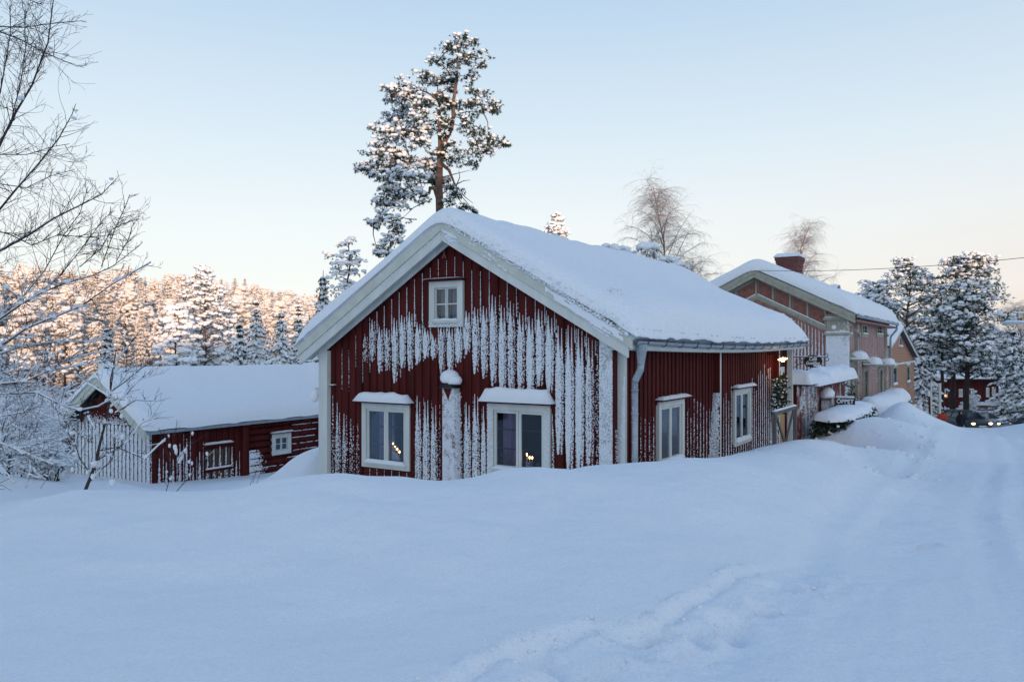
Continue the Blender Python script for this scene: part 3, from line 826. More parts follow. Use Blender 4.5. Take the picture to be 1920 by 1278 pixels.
# middle log-end box on the gable with its little snow-topped roof
mx0, mx1 = G(829,800,-.2)[0], G(852,800,-.2)[0]; mz = G(840,727,-.2)[1]
boxpost(mx0, mx1, -.2, -.002, mz, M['pilasterfrost'], name='log_end_box')
mb = MB(); mb.prism([(mx0-.07,-.27,mz+.003),(mx1+.07,-.27,mz+.003),((mx0+mx1)/2+.02,-.27,mz+.10)], (0,.265,0)); mb.build('box_roof', M['black'], cot)
mb = MB(); c = ((mx0+mx1)/2, -.15, mz+.19); mb.ell(c, .20, .17, .155, 20, 12, .03, 4, -.62); mb.ell((c[0]+.1,c[1],c[2]-.05), .16,.14,.12,16,10,.04,6,-.6)
mb.build('snow_cap', M['snow'], cot, smooth=True)
mb = MB(); mb.poly([(mx0+.03,-.203,mz-.01),((mx0+mx1)/2,-.203,mz-.24),(mx1-.06,-.203,mz-.01)]); mb.build('bare_wedge', M['red'], cot)

# windows
window(cot, 'x', 0, *gw1, panes=(2,1), curtain=[(M['curtainr'],.35,1), (M['curtain'],0,.12)], snow=.19, sillsnow=.07)
window(cot, 'x', 0, *gw2, panes=(2,1), curtain=[(M['curtainr'],.15,.75), (M['curtain'],.86,1)], snow=.24, fw=.13, frame_m=M['white'])
window(cot, 'x', 0, *gwa, panes=(2,2), curtain=[(M['curtain'],0,1), (M['curtain'],0,1)], snow=.02, muntin=False, fw=.13, sash=.025, headw=.03, sillsnow=.05)
window(cot, 'y', 0, *sw1, panes=(2,1), curtain=[M['curtain'], M['curtain']], snow=.06, glass=M['glassmilky'], muntin=False, sillsnow=.06)
window(cot, 'y', 0, *sw2, panes=(2,1), curtain=[None, None], snow=.07, muntin=False, sillsnow=.10)

# roof boarding, bargeboards, soffit
YF, YB = -.36, LEN+.16
XL_, XR_ = -7.27, .50
def roofslab(name, x0, x1, y0, y1, dz0, dz1, mt):
    mb = MB(); a = (x0,y0,rz(x0)-dz0); b = (x1,y0,rz(x1)-dz0)
    mb.quadbox([(x0,y0,rz(x0)-dz1),(x1,y0,rz(x1)-dz1),(x1,y1,rz(x1)-dz1),(x0,y1,rz(x0)-dz1),(x0,y0,rz(x0)-dz0),(x1,y0,rz(x1)-dz0),(x1,y1,rz(x1)-dz0),(x0,y1,rz(x0)-dz0)])
    return mb.build(name, mt, cot)
roofslab('roof', XL_, AX, YF+.03, YB, 0, .10, M['black'])
mb = MB()
for k in range(24):
    a = lerp(YF+.03, YB, k/24); b = lerp(YF+.03, YB, (k+1)/24); x1 = XR_-.08
    za, zc_ = rz(x1)+sagz(a)*.8, rz(x1)+sagz(b)*.8
    mb.quadbox([(AX,a,AZ-.1),(x1,a,za-.1),(x1,b,zc_-.1),(AX,b,AZ-.1),(AX,a,AZ),(x1,a,za),(x1,b,zc_),(AX,b,AZ)])
mb.build('roof', M['zinc'], cot)
roofslab('soffit', XL_+.02, AX-.003, YF+.08, -.002, .101, .29, M['white']); roofslab('soffit', AX+.003, XR_-.3, YF+.08, -.002, .101, .29, M['white'])
def rake(x0, x1, d0, d1, y0, y1, mt, name, cutlow=False):
    mb = MB()
    mb.quadbox([(x0,y0,rz(x0)-d1),(x1,y0,rz(x1)-d1),(x1,y1,rz(x1)-d1),(x0,y1,rz(x0)-d1),(x0,y0,rz(x0)-d0),(x1,y0,rz(x1)-d0),(x1,y1,rz(x1)-d0),(x0,y1,rz(x0)-d0)])
    return mb.build(name, mt, cot, bevel=.004)
rake(XL_, AX-.001, -.02, .19, YF-.03, YF+.03, M['cream'], 'bargeboard'); rake(AX+.001, XR_, -.02, .19, YF-.03, YF+.03, M['cream'], 'bargeboard')
rake(XL_+.03, AX-.001, .192, .40, YF-.005, YF+.04, M['white'], 'bargeboard'); rake(AX+.001, XR_-.07, .192, .37, YF-.005, YF+.04, M['white'], 'bargeboard')
rake(XL_+.4, AX-.001, .29, .44, YF+.2, YF+.24, M['white'], 'frieze_board')
rake(AX+.001, XR_-.5, .29, .40, YF+.2, YF+.24, M['white'], 'frieze_board')
# roof verge frost: crust stuck on the right bargeboard
fb = Fleck()
for (x0, x1, dens) in ((-3.35,-3.0,1.0), (-2.75,-1.9,.8), (-1.1,.35,1.6)):
    for _ in range(int(1500*dens*(x1-x0))):
        x = random.uniform(x0, x1); t = random.random(); q = vnoise(x*3, 0., 4)
        d = .02+.17*t
        if (x < -1.2 and abs(t-.5-(q-.5)) > .33): continue
        if vnoise(x*6, d*16, 14) < .30 + .5*max(0, .25-min(x-x0, x1-x)): continue
        if t > .55 + .6*vnoise(x*4, 3., 15): continue
        s_ = random.uniform(.010,.020)
        fb.add((x, YF-.034, rz(x)-d), s_*1.3, .008, s_)
for _ in range(2600):
    x = random.uniform(-3.3, .35); d = .20+.16*random.random()**1.5
    if vnoise(x*2.2, d*9, 8) < .38 + .35*(d-.2)/.16: continue
    s_ = random.uniform(.010,.02); fb.add((x, YF-.009, rz(x)-d), s_*1.4, .007, s_)
for _ in range(900):
    x = random.uniform(-7.1, -3.4); d = .20+.16*random.random()
    if abs(d-.215-.0*x) > .012+.03*vnoise(x*2, 1., 3): continue
    s_ = random.uniform(.008,.014); fb.add((x, YF-.009, rz(x)-d), s_*1.6, .006, s_)
fb.build('bargeboard_frost', cot)

# roof snow
def th_c(X, Y):
    t = .36 + .10*smooth(1.5, 4.0, np.abs(X-AX)) + .06*smooth(0,-3,X-AX) + .16*smooth(1.2,3.6,X-AX)*smooth(.3,1.5,Y)
    return t
def rzs(x, y): return rz(x) + sagz(y)*.8*smooth(0, 3, abs(x-AX))*(x > AX)
o = roof_snow(cot, (XL_+.02, XR_-.02), YF, YB, rzs, th_c, edge=.34, over=.12, over_y=.06, n=80, m=140, amp=.10, far_r=1.8, skirt=-.075)
# crumbly edge above the verge
fe = Fleck()
for _ in range(260):
    x = random.uniform(-3.2, .45); s_ = random.uniform(.010,.026)
    fe.add((x, YF-.05+random.uniform(-.02,.02), rz(x)+random.uniform(-.0,.05)), s_*1.4, s_, s_)
for _ in range(200):
    x = random.uniform(-3.2, .45); s_ = random.uniform(.008,.016)
    fe.add((x, YF-.07+random.uniform(-.01,.01), rz(x)+random.uniform(.0,.22)), s_*1.4, s_*.6, s_)
for _ in range(2600):
    x = random.uniform(-.2, .62); y = random.uniform(YF, YB); k_ = vnoise(y*2.2, x*5, 31)
    if k_ < .45 or random.random() < .3: continue
    s_ = random.uniform(.012,.035); t_ = smooth(-.2,.62,x)
    fe.add((x, y, rz(min(x,.5))+sagz(y)*.8+.50-.0*t_-.36*t_**2.2), s_, s_*1.3, s_*.7)
fe.build('snow_crumbs', cot)

# eaves: fascia, gutter with brackets, downpipe
def curve_y(fn, a=-.3, b=LEN+.33, n=26): return [fn(a + (b-a)*k/n) for k in range(n+1)]
ze = rz(XR_-.03)
mb = MB()
for k in range(26):
    a = -.30 + (LEN+.6)*k/26; b = -.30 + (LEN+.6)*(k+1)/26
    za, zb_ = ze-.09+sagz(a)*.8, ze-.09+sagz(b)*.8
    mb.quadbox([(.40,a,za-.11),(.435,a,za-.11),(.435,b,zb_-.11),(.40,b,zb_-.11),(.40,a,za),(.435,a,za),(.435,b,zb_),(.40,b,zb_)])
mb.build('fascia', M['white'], cot)
mb = MB()
for k in range(26):
    a = -.30 + (LEN+.6)*k/26; b = -.30 + (LEN+.6)*(k+1)/26
    za, zb_ = ze-.20+sagz(a)*.8, ze-.20+sagz(b)*.8
    mb.quadbox([(.0,a,za-.02),(.40,a,za-.02),(.40,b,zb_-.02),(.0,b,zb_-.02),(.0,a,za),(.40,a,za),(.40,b,zb_),(.0,b,zb_)])
mb.build('soffit', M['white'], cot)
mb = MB()
pts = []
V = []; F = []; ns = 7
for k in range(27):
    y = -.28 + (LEN+.6)*k/26; zc = ze-.075+sagz(y)*.8
    for j in range(ns):
        t = math.pi*j/(ns-1); V.append((.51-.065*math.cos(t), y, zc-.065*math.sin(t)))
for k in range(26):
    for j in range(ns-1): F.append((k*ns+j, k*ns+j+1, (k+1)*ns+j+1, (k+1)*ns+j))
obj('gutter', np_mesh('gutter', V, F, True), M['zinc'], cot)
for k in range(17):
    y = .15 + k*.82; zc = ze-.075+sagz(y)*.8
    MB().tube([(.43,y,zc+.03)]+[(.51-.073*math.cos(math.pi*j/6), y+.0, zc-.073*math.sin(math.pi*j/6)) for j in range(7)]+[(.575,y+.05,zc+.05)], .007, 4).build('gutter_bracket', M['black'], cot)
px_, py_ = .46, .02
dp = MB(); zt = ze-.13
dp.tube([(.51,py_-.02,zt),(.51,py_-.02,zt-.12)], [.10,.09], 10); dp.tube([(.51,py_-.02,zt-.12),(.50,py_-.02,zt-.34)], [.085,.055], 10)
dp.build('downpipe_funnel', M['zinc'], cot, smooth=False)
dp = MB(); dp.tube([(.50,py_-.02,zt-.32),(.49,py_-.02,zt-.42),(.40,py_+.0,zt-.58),(.39,py_,zt-.62)], .058, 10); dp.build('downpipe_elbow', M['zinc'], cot, smooth=True)
dp = MB(); dp.tube([(.385,py_,zt-.60),(.385,py_,.0)], .052, 12); pipe = dp.build('downpipe', M['zinc'], cot, smooth=True)
for zz in (zt-.75, zt-1.15, zt-1.9, zt-2.4): MB().tube([(.385,py_,zz),(.385,py_,zz-.02)], .062, 12).build('pipe_bracket', M['zinc'], cot)
fs = Fleck()
for _ in range(90):
    t = random.random(); a = random.uniform(-2.6,-.2); s_ = random.uniform(.004,.009)
    fs.add((.385+.052*math.cos(a), py_+.052*math.sin(a), zt-.65-1.9*t), s_, s_, s_*1.2)
fs.build('pipe_frost', cot)
# hip flash at the verge end
MB().tube([(.47,YF+.02,rz(.47)+.0),(.50,YF-.02,rz(.5)+.09),(.56,YF-.0,rz(.5)+.14)], [.03,.035,.01], 5).build('verge_tip', M['black'], cot)

# ---- frost on the gable planks
fl = Fleck()
top_env = [(640,640,.0),(690,622,.35),(720,602,.55),(750,588,.7),(780,574,.8),(806,612,.95),(872,612,.95),(873,585,.7),(900,568,.75),(930,560,.9),(960,572,1.05),(1000,585,1.15),(1040,602,1.2),(1080,618,1.2),(1118,642,1.2)]
bot_env = [(640,660),(690,680),(700,692),(760,700),(800,688),(870,690),(905,700),(930,720),(955,738),(980,736),(1000,740),(1036,745),(1040,800),(1060,890),(1120,890)]
low_env = [(622,742,898,.22),(640,768,898,.30),(655,790,898,.12),(672,800,898,.10),(778,752,900,.45),(792,750,900,.75),(806,748,900,.9),(822,760,900,.85),
           (866,770,898,.6),(880,752,898,.9),(893,738,898,.8),(908,762,895,.85),(1036,745,890,.9)]
spire = lambda px: interp(px, [(700,560),(800,500),(838,480),(900,500),(960,530),(1118,635)])
hol = [ (r[0]-.03, r[1]+.03, r[2]-.01, r[3]+.05) for r in (gw1, gw2, gwa)]
u = WL+.1+.10
while u < -.12:
    px = None
    w = CF.world((u, 0, 3)); px = 960 + FPX*w.x/w.y
    ue = u + .0625      # right edge of the proud board: snow packs into the groove beside it
    hlp = hol
    if 685 <= px <= 1120:
        tp = interp(px, [(a,b) for a,b,c in top_env])+random.gauss(0,9); d = interp(px, [(a,c) for a,b,c in top_env])*random.uniform(.6,1.25); bt = interp(px, bot_env)+random.gauss(0,10)
        zt_ = G(px, tp+random.uniform(-6,6))[1]; zb_ = G(px, bt+random.uniform(-14,10))[1]
        h = zt_-zb_
        # main stripe over the proud board, finer speckle in the groove
        stripe(fl, 'x', -.030, u-.05, .052, zb_, zt_, 2.9*d, size=.0115, taper_top=.35, rag=.25, right=False, holes=hlp)
        stripe(fl, 'x', -.030, u+.02, .045, zb_+.05*random.random(), zt_-.04, 1.0*d, size=.0105, taper_top=.35, rag=.3, right=False, holes=hlp)
        stripe(fl, 'x', -.006, u+.10, .036, zb_+.12*random.random(), zt_-.1*random.random(), .45*d, size=.012, taper_top=.3, rag=.35, right=False, holes=hlp)
        zs = G(px, spire(px)+random.uniform(-8,16))[1]; zs = min(zs, wtop(u)-.12)
        if zs > zt_-.2 and random.random() < .9: stripe(fl, 'x', -.012, u+.07, .012, zt_-.3, zs, 2.2, size=.011, taper_top=.9, rag=.01, right=False, holes=hlp)
    if px < 690 and px > 625:
        za = G(px, random.uniform(625,660))[1]; stripe(fl, 'x', -.008, u+.07, .006, za-random.uniform(.2,.9), za, 1.0, size=.008, right=False)
    for q in range(3):
        uu = u + (-.05, .02, .10)[q]; wq = CF.world((uu,0,1)); pq = 960+FPX*wq.x/wq.y
        if 622 <= pq <= 675 or 776 <= pq <= 826 or 856 <= pq <= 912 or (1036 <= pq <= 1040):
            xs_ = [(a,b) for a,b,c,d in low_env]; tp = interp(pq, xs_); bt = 902; d = interp(pq, [(a,d) for a,b,c,d in low_env])
            zt_ = G(pq, tp+random.uniform(-12,12))[1]; zb_ = G(pq, bt)[1]-.15
            stripe(fl, 'x', (-.030,-.030,-.006)[q], uu, (.05,.045,.03)[q], zb_, zt_, (2.5,1.0,.28)[q]*d, size=(.0115,.0105,.010)[q], taper_top=.45, rag=.01, right=False, holes=hlp)
    # under the windows
    if gw1[0] < u < gw1[1]:
        stripe(fl, 'x', -.012, u+.07, .012, -.1, gw1[2]-.03, 1.3, size=.011, taper_top=.6, rag=.01, right=False)
    u += .20
# drift against the left corner box and dusting beside the middle box
for _ in range(1500):
    z = random.uniform(.2, 2.35); wd = .16*(1-(z-.2)/2.3)**.7
    x = xl1 + abs(random.gauss(0,.5))*wd
    fl.add((x,-.012,z),.013,.010,.016)
for _ in range(900):
    z = random.uniform(0, mz-.1); x = mx1 + abs(random.gauss(0,.02)); fl.add((x,-.03-.15*random.random(),z),.018,.014,.022)
# frost flecks on the front corner box and its side board
for _ in range(900):
    z = random.uniform(.2, 3.0); fl.add((random.uniform(xr0,xr1),-.163,z),.014,.005,.014)
for _ in range(2600):
    z = random.uniform(.1, 2.9); wd = .17*(1-z/3.0)**.6
    fl.add((.20-abs(random.gauss(0,.4))*wd, .018, z),.010,.007,.013)
for _ in range(200):
    z = random.uniform(.1, 2.0); fl.add((xr1+.02+abs(random.gauss(0,.012)),-.10+.09*random.random(),z),.009,.009,.012)
# thin rime on the left part of window 2's surround
for _ in range(700):
    side_ = random.random()
    x = gw2[0]+.13*random.random() if side_ < .6 else gw2[1]-.13*random.random()**.6
    z = gw2[2] + (gw2[3]-gw2[2])*random.random()**1.5; fl.add((x,-.071,z),.013,.004,.013)
for _ in range(300):
    fl.add((random.uniform(gwa[0],gwa[1]),-.072,gwa[2]+abs(random.gauss(0,.07))),.012,.004,.012)
fl.build('wall_frost', cot)

# ---- frost on the street side
fl = Fleck(); hol2 = [(r[0]-.03, r[1]+.03, r[2]-.02, r[3]+.06) for r in (sw1, sw2)]
u = .2+.1025
while u < ypost[2]-.1:
    w = CF.world((0,u,2)); px = 960+FPX*w.x/w.y
    tops = [(1185,900),(1200,760),(1220,770),(1280,800),(1300,760),(1315,770),(1340,740),(1360,720),(1380,760),(1405,730),(1430,700),(1446,690)]
    d = interp(px, [(1185,.2),(1225,.25),(1240,.05),(1280,.12),(1300,.3),(1325,.5),(1345,.45),(1400,.55),(1446,.8)])
    tp = interp(px, tops)+random.uniform(-18,25); zt_ = S(px, tp)[1]; zb_ = S(px, 880)[1]
    stripe(fl, 'y', .030, u-.03, .035, zb_, zt_, 1.0*d, size=.011, taper_top=.8, rag=.01, right=False, holes=hol2)
    stripe(fl, 'y', .012, u+.075, .018, zb_, zt_+.1, 1.3*d, size=.010, taper_top=.9, rag=.01, right=False, holes=hol2)
    u += .205
for yy in ypost[1:]:
    # drift leaning against the log-end boxes
    for _ in range(2600):
        z = random.uniform(.1, 2.35); wd = .55*(1-z/2.5)**.8
        y = yy-.035-abs(random.random()**1.4)*wd; fl.add((.012+.15*max(0,1-(yy-.035-y)/.5)*random.random(), y, z),.012,.017,.02)
fl.build('wall_frost', cot)
# ================================================================== THINGS ON THE COTTAGE
def candle_arch(u, z, span, hts, label):
    loc = CF.world((u, .12, z)); e = empty('candle_arch', loc, ANG, label, 'candle arch', 'electric candle arches in the windows')
    b = MB(); n = len(hts)
    b.prism([(-span*.6,-.02,0),(span*.6,-.02,0),(span*.6,-.02,.02),(span*.62,-.02,.03),(-span*.55,-.02,hts[0]-.02),(-span*.6,-.02,hts[0]-.02)] if n > 1 else [(-.04,-.02,0),(.04,-.02,0),(.04,-.02,.03),(-.04,-.02,.03)], (0,.04,0))
    b.build('base', M['white'], e)
    for k, h in enumerate(hts):
        x = lerp(-span/2, span/2, k/max(1,n-1)) if n > 1 else 0
        MB().tube([(x,0,h-.03),(x,0,h+.085)], .011, 8).build('candle', M['candle'], e)
        m = MB(); m.ell((x,0,h+.112), .013,.013,.026, 8, 6); m.build('candle_bulb', M['flame'], e, smooth=True)
def gwp(px, py): return G(px, py, .12)
for (px0, px1, pys, lb) in (((737, 749, (832,836,841,846), 'candle arch of four lit bulbs in the left cottage window')),
                            ((988, 998, (852,857,862), 'candle arch of three lit bulbs in the right cottage window')),
                            ((970, 970, (860,), 'single lit candle bulb at the left pane of the right cottage window'))):
    xa, za = gwp(px0, pys[0]); xb, zb2 = gwp(px1, pys[-1]); w2 = gw1 if px0 < 800 else gw2
    zf = w2[2] + .17
    hts = [max(.06, gwp(px0, p)[1] - zf - .11) for p in pys]
    candle_arch((xa+xb)/2, zf, abs(xb-xa), hts, lb)
# dried flowers behind the right window
def sprig(name, label, xs, zf, n, seed, mt, hmax=.22):
    rr = random.Random(seed); m = MB()
    for _ in range(n):
        x = rr.uniform(*xs); h = rr.uniform(.3,1)*hmax
        m.tube([(x,0,0),(x+rr.uniform(-.04,.04),rr.uniform(-.03,.03),h)], .004, 3)
        m.ell((x+rr.uniform(-.04,.04),rr.uniform(-.03,.03),h), .014,.012,.012, 5, 3)
    o = m.build(name, mt, None); o.location = CF.world(((xs[0]+xs[1])/2*0, .10, zf)); o.rotation_euler = (0,0,ANG); return tag(o, label, 'window decoration')
x0, x1 = gw2[0]+.16, (gw2[0]+gw2[1])/2-.05
sprig('dried_flowers', 'dried flowers and greenery inside the left pane of the right window', (x0, x1), gw2[2]+.17, 34, 2, mat('dried flowers',(.25,.17,.12),.9,var=.4,scale=20))
sprig('moss_decoration', 'low moss and greenery inside the right pane of the right window', (x1+.12, gw2[1]-.17), gw2[2]+.17, 30, 3, mat('moss',(.12,.13,.09),.9,var=.4,scale=20), .10)

# flag hook and snow-covered lamp at the left corner
h = empty('wall_lamp', CF.world((xl0-.02,-.12,G(598,740)[1])), ANG, 'outdoor lamp buried in a ball of snow at the left cottage corner', 'lamp')
m = MB(); m.ell((-.06,-.06,0), .085,.085,.15, 14, 10, .04, 2); m.build('snow_ball', M['snow'], h, smooth=True)
MB().tube([(0,.05,.12),(-.04,-.02,.16),(-.06,-.06,.13)], .022, 8).build('bracket', M['whitefrost'], h, smooth=True)
hk = empty('flag_holder', CF.world((xl1+.02,-.03,G(615,722)[1])), ANG, 'short snow-dusted iron rod sticking out beside the left corner board', 'flag holder')
MB().tube([(-.12,-.02,0),(.22,-.06,.015)], .012, 6).build('rod', M['brownwood'], hk)
snow_cap(hk, -.12,.20,-.06,-.02,.010,.022,seed=5)
# straw ornament under the gable peak
orn = empty('gable_ornament', CF.world((G(836,478)[0],-.06,G(836,480)[1])), ANG, 'small wooden figure hanging under the gable peak', 'ornament')
MB().tube([(0,0,.1),(.0,0,.04),(-.04,0,-.05)], .012, 5).build('left_leg', M['pinkdark'], orn); MB().tube([(0,0,.045),(.045,0,-.05)], .012, 5).build('right_leg', M['pinkdark'], orn)

# ---- porch at the far end of the street side: door, lamp, wreath swags, rail
yA, yB = ypost[2]+.10, S(1484,700)[0]
# panelled door facing the street, set in frame
yd0, zd0 = S(1450,690); yd1, _ = S(1466,690); zdt = S(1458,688)[1]
yd0 = yA+.06; yd1 = yd0+.98
dr = MB().box(.004,.05,yd0,yd1,.1,zdt).build('door_frame', M['white'], cot, bevel=.005)
d = MB().box(.051,.075,yd0+.12,yd1-.12,.15,zdt-.18).build('door', M['timber'], cot, bevel=.004); d['label'] = 'honey coloured panelled door with a small pane'
MB().box(.076,.082,(yd0+yd1)/2-.14,(yd0+yd1)/2+.14,zdt-.62,zdt-.34).build('pane', M['farglass'], d)
for a, b in ((zdt-1.25,zdt-.75),(.3,zdt-1.35)): MB().box(.076,.088,yd0+.22,yd1-.22,a,b).build('door_panel', M['timber'], d, bevel=.004)
m = MB(); m.ell((.10,yd0+.2,zdt-1.2),.03,.03,.03,8,6); m.build('door_knob', M['zinc'], d, smooth=True)
planks(cot, 'y', 0, yd1+.02, LEN-.02, z0w, lambda u: rz(0)-.21, [], .205, .125, .028, M['red'])
boxpost(.002, .17, LEN-.09, LEN+.01, rz(0)-.235, M['white'], name='log_end_box')
# wall lamp over the door (lit)
lx = (.42, S(1468,674,.42)[0], S(1468,673,.42)[1])
lp = empty('porch_lamp', CF.world(lx), ANG, 'lit enamel porch lamp on an arm above the cottage door', 'lamp')
MB().tube([(-.4,0,.12),(-.2,0,.18),(-.02,0,.10),(0,0,.06)], .014, 6).build('lamp_arm', M['black'], lp, smooth=True)
m = MB(); m.tube([(0,0,.07),(0,0,.055),(.0,0,.015),(0,0,.0)],[.03,.05,.11,.14],16,caps=False); sh = m.build('lamp_shade', M['cream'], lp, smooth=True); sh.rotation_euler = (R(-14),R(-12),0)
m = MB(); m.ell((0,0,-.02), .05,.05,.06, 12, 8); m.build('bulb', M['lampglow'], lp, smooth=True)
pl = bpy.data.lights.new('bulb_light','POINT'); pl.energy = 2.5; pl.color = (1,.55,.22); pl.shadow_soft_size = .05
po = bpy.data.objects.new('bulb_light', pl); col.objects.link(po); po.parent = lp; po.location = (0,0,-.12)

# generic needle tuft + snow
def needle_tpl(n, seed=0, w=.10):
    rr = np.random.default_rng(seed); V = []; F = []
    for k in range(n):
        d = rr.normal(size=3); d[2] = d[2]*.6-.1; d /= np.linalg.norm(d)
        a = np.cross(d, rr.normal(size=3)); a /= np.linalg.norm(a)
        L = rr.uniform(.6,1.0); b = len(V); V += [a*w, -a*w, d*L]; F.append((b,b+1,b+2))
    return np.array(V), np.array(F)
NT = [needle_tpl(12, k) for k in range(4)]
NTF = [needle_tpl(7, k+9, .2) for k in range(4)]

def swag(loc, label, h, w, seed, parent_ang):
    e = empty('spruce_swag', loc, parent_ang, label, 'spruce decoration', 'snowy spruce swags by the doors')
    rr = np.random.default_rng(seed); n = 90
    t = rr.random(n); P = np.stack([rr.normal(0,.35,n)*w*(1-abs(t-.45)), rr.normal(0,.25,n)*w, -t*h], 1)
    s = Scatter(); s.add(NT[0], P, .13,.13,.16, rand_rot(n)); obj('spruce_twigs', s.mesh('spruce_twigs', False), M['needle'], e)
    P2 = P[rr.random(n)<.4] + [0,-.02,.03]; s = Scatter(); s.add(ICO1[0], P2, .028,.025,.03, rand_rot(len(P2))); obj('snow', s.mesh('snow'), M['treesnow'], e)['kind'] = 'stuff'
swag(CF.world((.24, S(1452,705,.2)[0], S(1452,712,.2)[1])), 'snow-dusted spruce swag hanging left of the cottage door', .85, .19, 1, ANG)
swag(CF.world((.30, S(1468,705,.3)[0], S(1468,700,.3)[1])), 'long snow-dusted spruce swag hanging right of the cottage door', 1.15, .26, 2, ANG)

# X-braced porch rail
ry0, rzt = S(1452,778,.9); ry1, _ = S(1492,778,.9)
rl = empty('porch_rail', CF.world((.9, ry0, -.1)), ANG, 'grey wooden X-braced porch rail half buried in snow beside the cottage door', 'railing')
H_ = rzt+.1; Lr = min(ry1-ry0, 2.2)
MB().box(-.05,.05,-.08,Lr+.08,H_,H_+.09).build('top_rail', M['greywood'], rl, bevel=.01)
for y in (0, Lr): MB().box(-.045,.045,y-.045,y+.045,-.3,H_-.002).build('rail_post', M['greywood'], rl)
for a, b in ((0,1),(1,0)):
    off = .02*a
    MB().quadbox([(-.03+off,.05,H_*a+(.0),),(.01+off,.05,H_*a),(.01+off,Lr-.05,H_*b),(-.03+off,Lr-.05,H_*b),(-.03+off,.05,H_*a+.10),(.01+off,.05,H_*a+.10),(.01+off,Lr-.05,H_*b+.10),(-.03+off,Lr-.05,H_*b+.10)]).build('cross_brace', M['greywood'], rl)
snow_cap(rl, -.05,.05,-.08,Lr+.08,H_+.09,.035,seed=4,n=6,m=16)

# ================================================================== LOG BARN
BZ = -5.3
BF = Frame(*(lambda Y: ((287-960)/FPX*Y, Y))(24.0), BZ, ANG)
barn = empty('barn', BF.loc(), ANG, 'long low dark red barn with snow-caked gable and thick snow roof, behind the bare trees', 'barn')
def BG(px,py,y0=0): return BF.on_y(px,py,y0)
def BS(px,py,x0=0): return BF.on_x(px,py,x0)
bW = -4.5; bL = 15.0; bax = -2.25
bez = BS(290,806,.35)[1]           # eave height
baz = BG(205,706,-.5)[1]
bsl = (baz-bez)/(2.25+.35)
def brz(x,y=0): return baz - bsl*abs(x-bax)
def btop(x): return brz(x)-.14
plank_end = BS(452,850)[0]          # vertical boards, then horizontal logs
bw1 = (BS(506,815)[0], BS(542,812)[0], BS(524,851)[1], BS(524,811)[1])
hatch = (BS(381,840)[0], BS(430,840)[0], BS(405,905)[1]-.2, BS(405,834)[1])
wb = MB()
wall_panel(wb, lambda u,z:(u,0,z), bW, 0, 0, btop, [], (bax,))
wall_panel(wb, lambda u,z:(0,u,z), 0, bL, 0, lambda u: brz(0)-.10, [(bw1[0]+.05,bw1[1]-.05,bw1[2]+.05,bw1[3]-.05)])
wall_panel(wb, lambda u,z:(u,bL,z), bW, 0, 0, btop, [], (bax,), True); wall_panel(wb, lambda u,z:(bW,u,z), 0, bL, 0, lambda u: brz(0)-.10, [], (), True)
wb.build('wall', M['reddark'], barn)
zmid = BG(215,795)[1]
planks(barn, 'x', 0, bW, 0, 0, lambda u: min(zmid, btop(u)), [], .22, .15, .03, M['red'])
# horizontal boards in the gable peak
z = zmid+.02
while z < btop(bax)-.1:
    z1 = min(z+.19, btop(bax)-.02)
    hw0 = (btop(bax)-z1)/bsl
    if hw0 > .05: MB().box(bax-hw0, bax+hw0, -.03, -.002, z, z1-.015).build('gable_board', M['red'], barn)
    z += .20
planks(barn, 'y', 0, .1, plank_end-.1, 0, lambda u: brz(0)-.11, [hatch], .24, .16, .03, M['red'])
MB().box(.002,.12,plank_end-.02,plank_end+.26,0,brz(0)-.12).build('corner_post', M['red'], barn, bevel=.01)
z = .3; k = 0
while z < brz(0)-.2:
    for a, b in ((plank_end+.28, bw1[0]-.005), (bw1[1]+.005, bL)) if (z+.22 > bw1[2] and z < bw1[3]) else ((plank_end+.28, bL),):
        m = MB(); m.tube([(0,a,z+.11),(.0,b,z+.11)], .125, 8, flat=.9); m.build('log', M['red'], barn, smooth=True)
    z += .235
window(barn, 'y', 0.06, *bw1, panes=(2,2), muntin=False, fw=.16, sash=.03, snow=.05, headw=.05, sillsnow=0, sill=False)
hb = MB().box(.012,.05,hatch[0],hatch[1],hatch[2],hatch[3]).build('hatch', M['reddark'], barn); hb['label'] = 'slatted hatch with grey bare boards'
n = 8
for k in range(n):
    a = lerp(hatch[0]+.02, hatch[1]-.02, k/n); MB().box(.051,.075,a+.015,a+(hatch[1]-hatch[0])/n-.02,hatch[2],hatch[3]-.10-.02*(k%3)).build('slat', M['brownwood'], hb)
zr = lerp(hatch[2],hatch[3],.42)
MB().box(.076,.13,hatch[0]+.02,hatch[1]+.03,zr,zr+.09).build('cross_bar', M['red'], hb); snow_cap(hb, .05,.14,hatch[0]+.02,hatch[1]+.03,zr+.09,.05,n=6,m=14)
MB().box(.0,.16,hatch[0]-.03,hatch[1]+.06,hatch[3]+.01,hatch[3]+.06).build('head_board', M['reddark'], hb); snow_cap(hb, .0,.18,hatch[0]-.04,hatch[1]+.07,hatch[3]+.06,.07,n=6,m=14,seed=3)
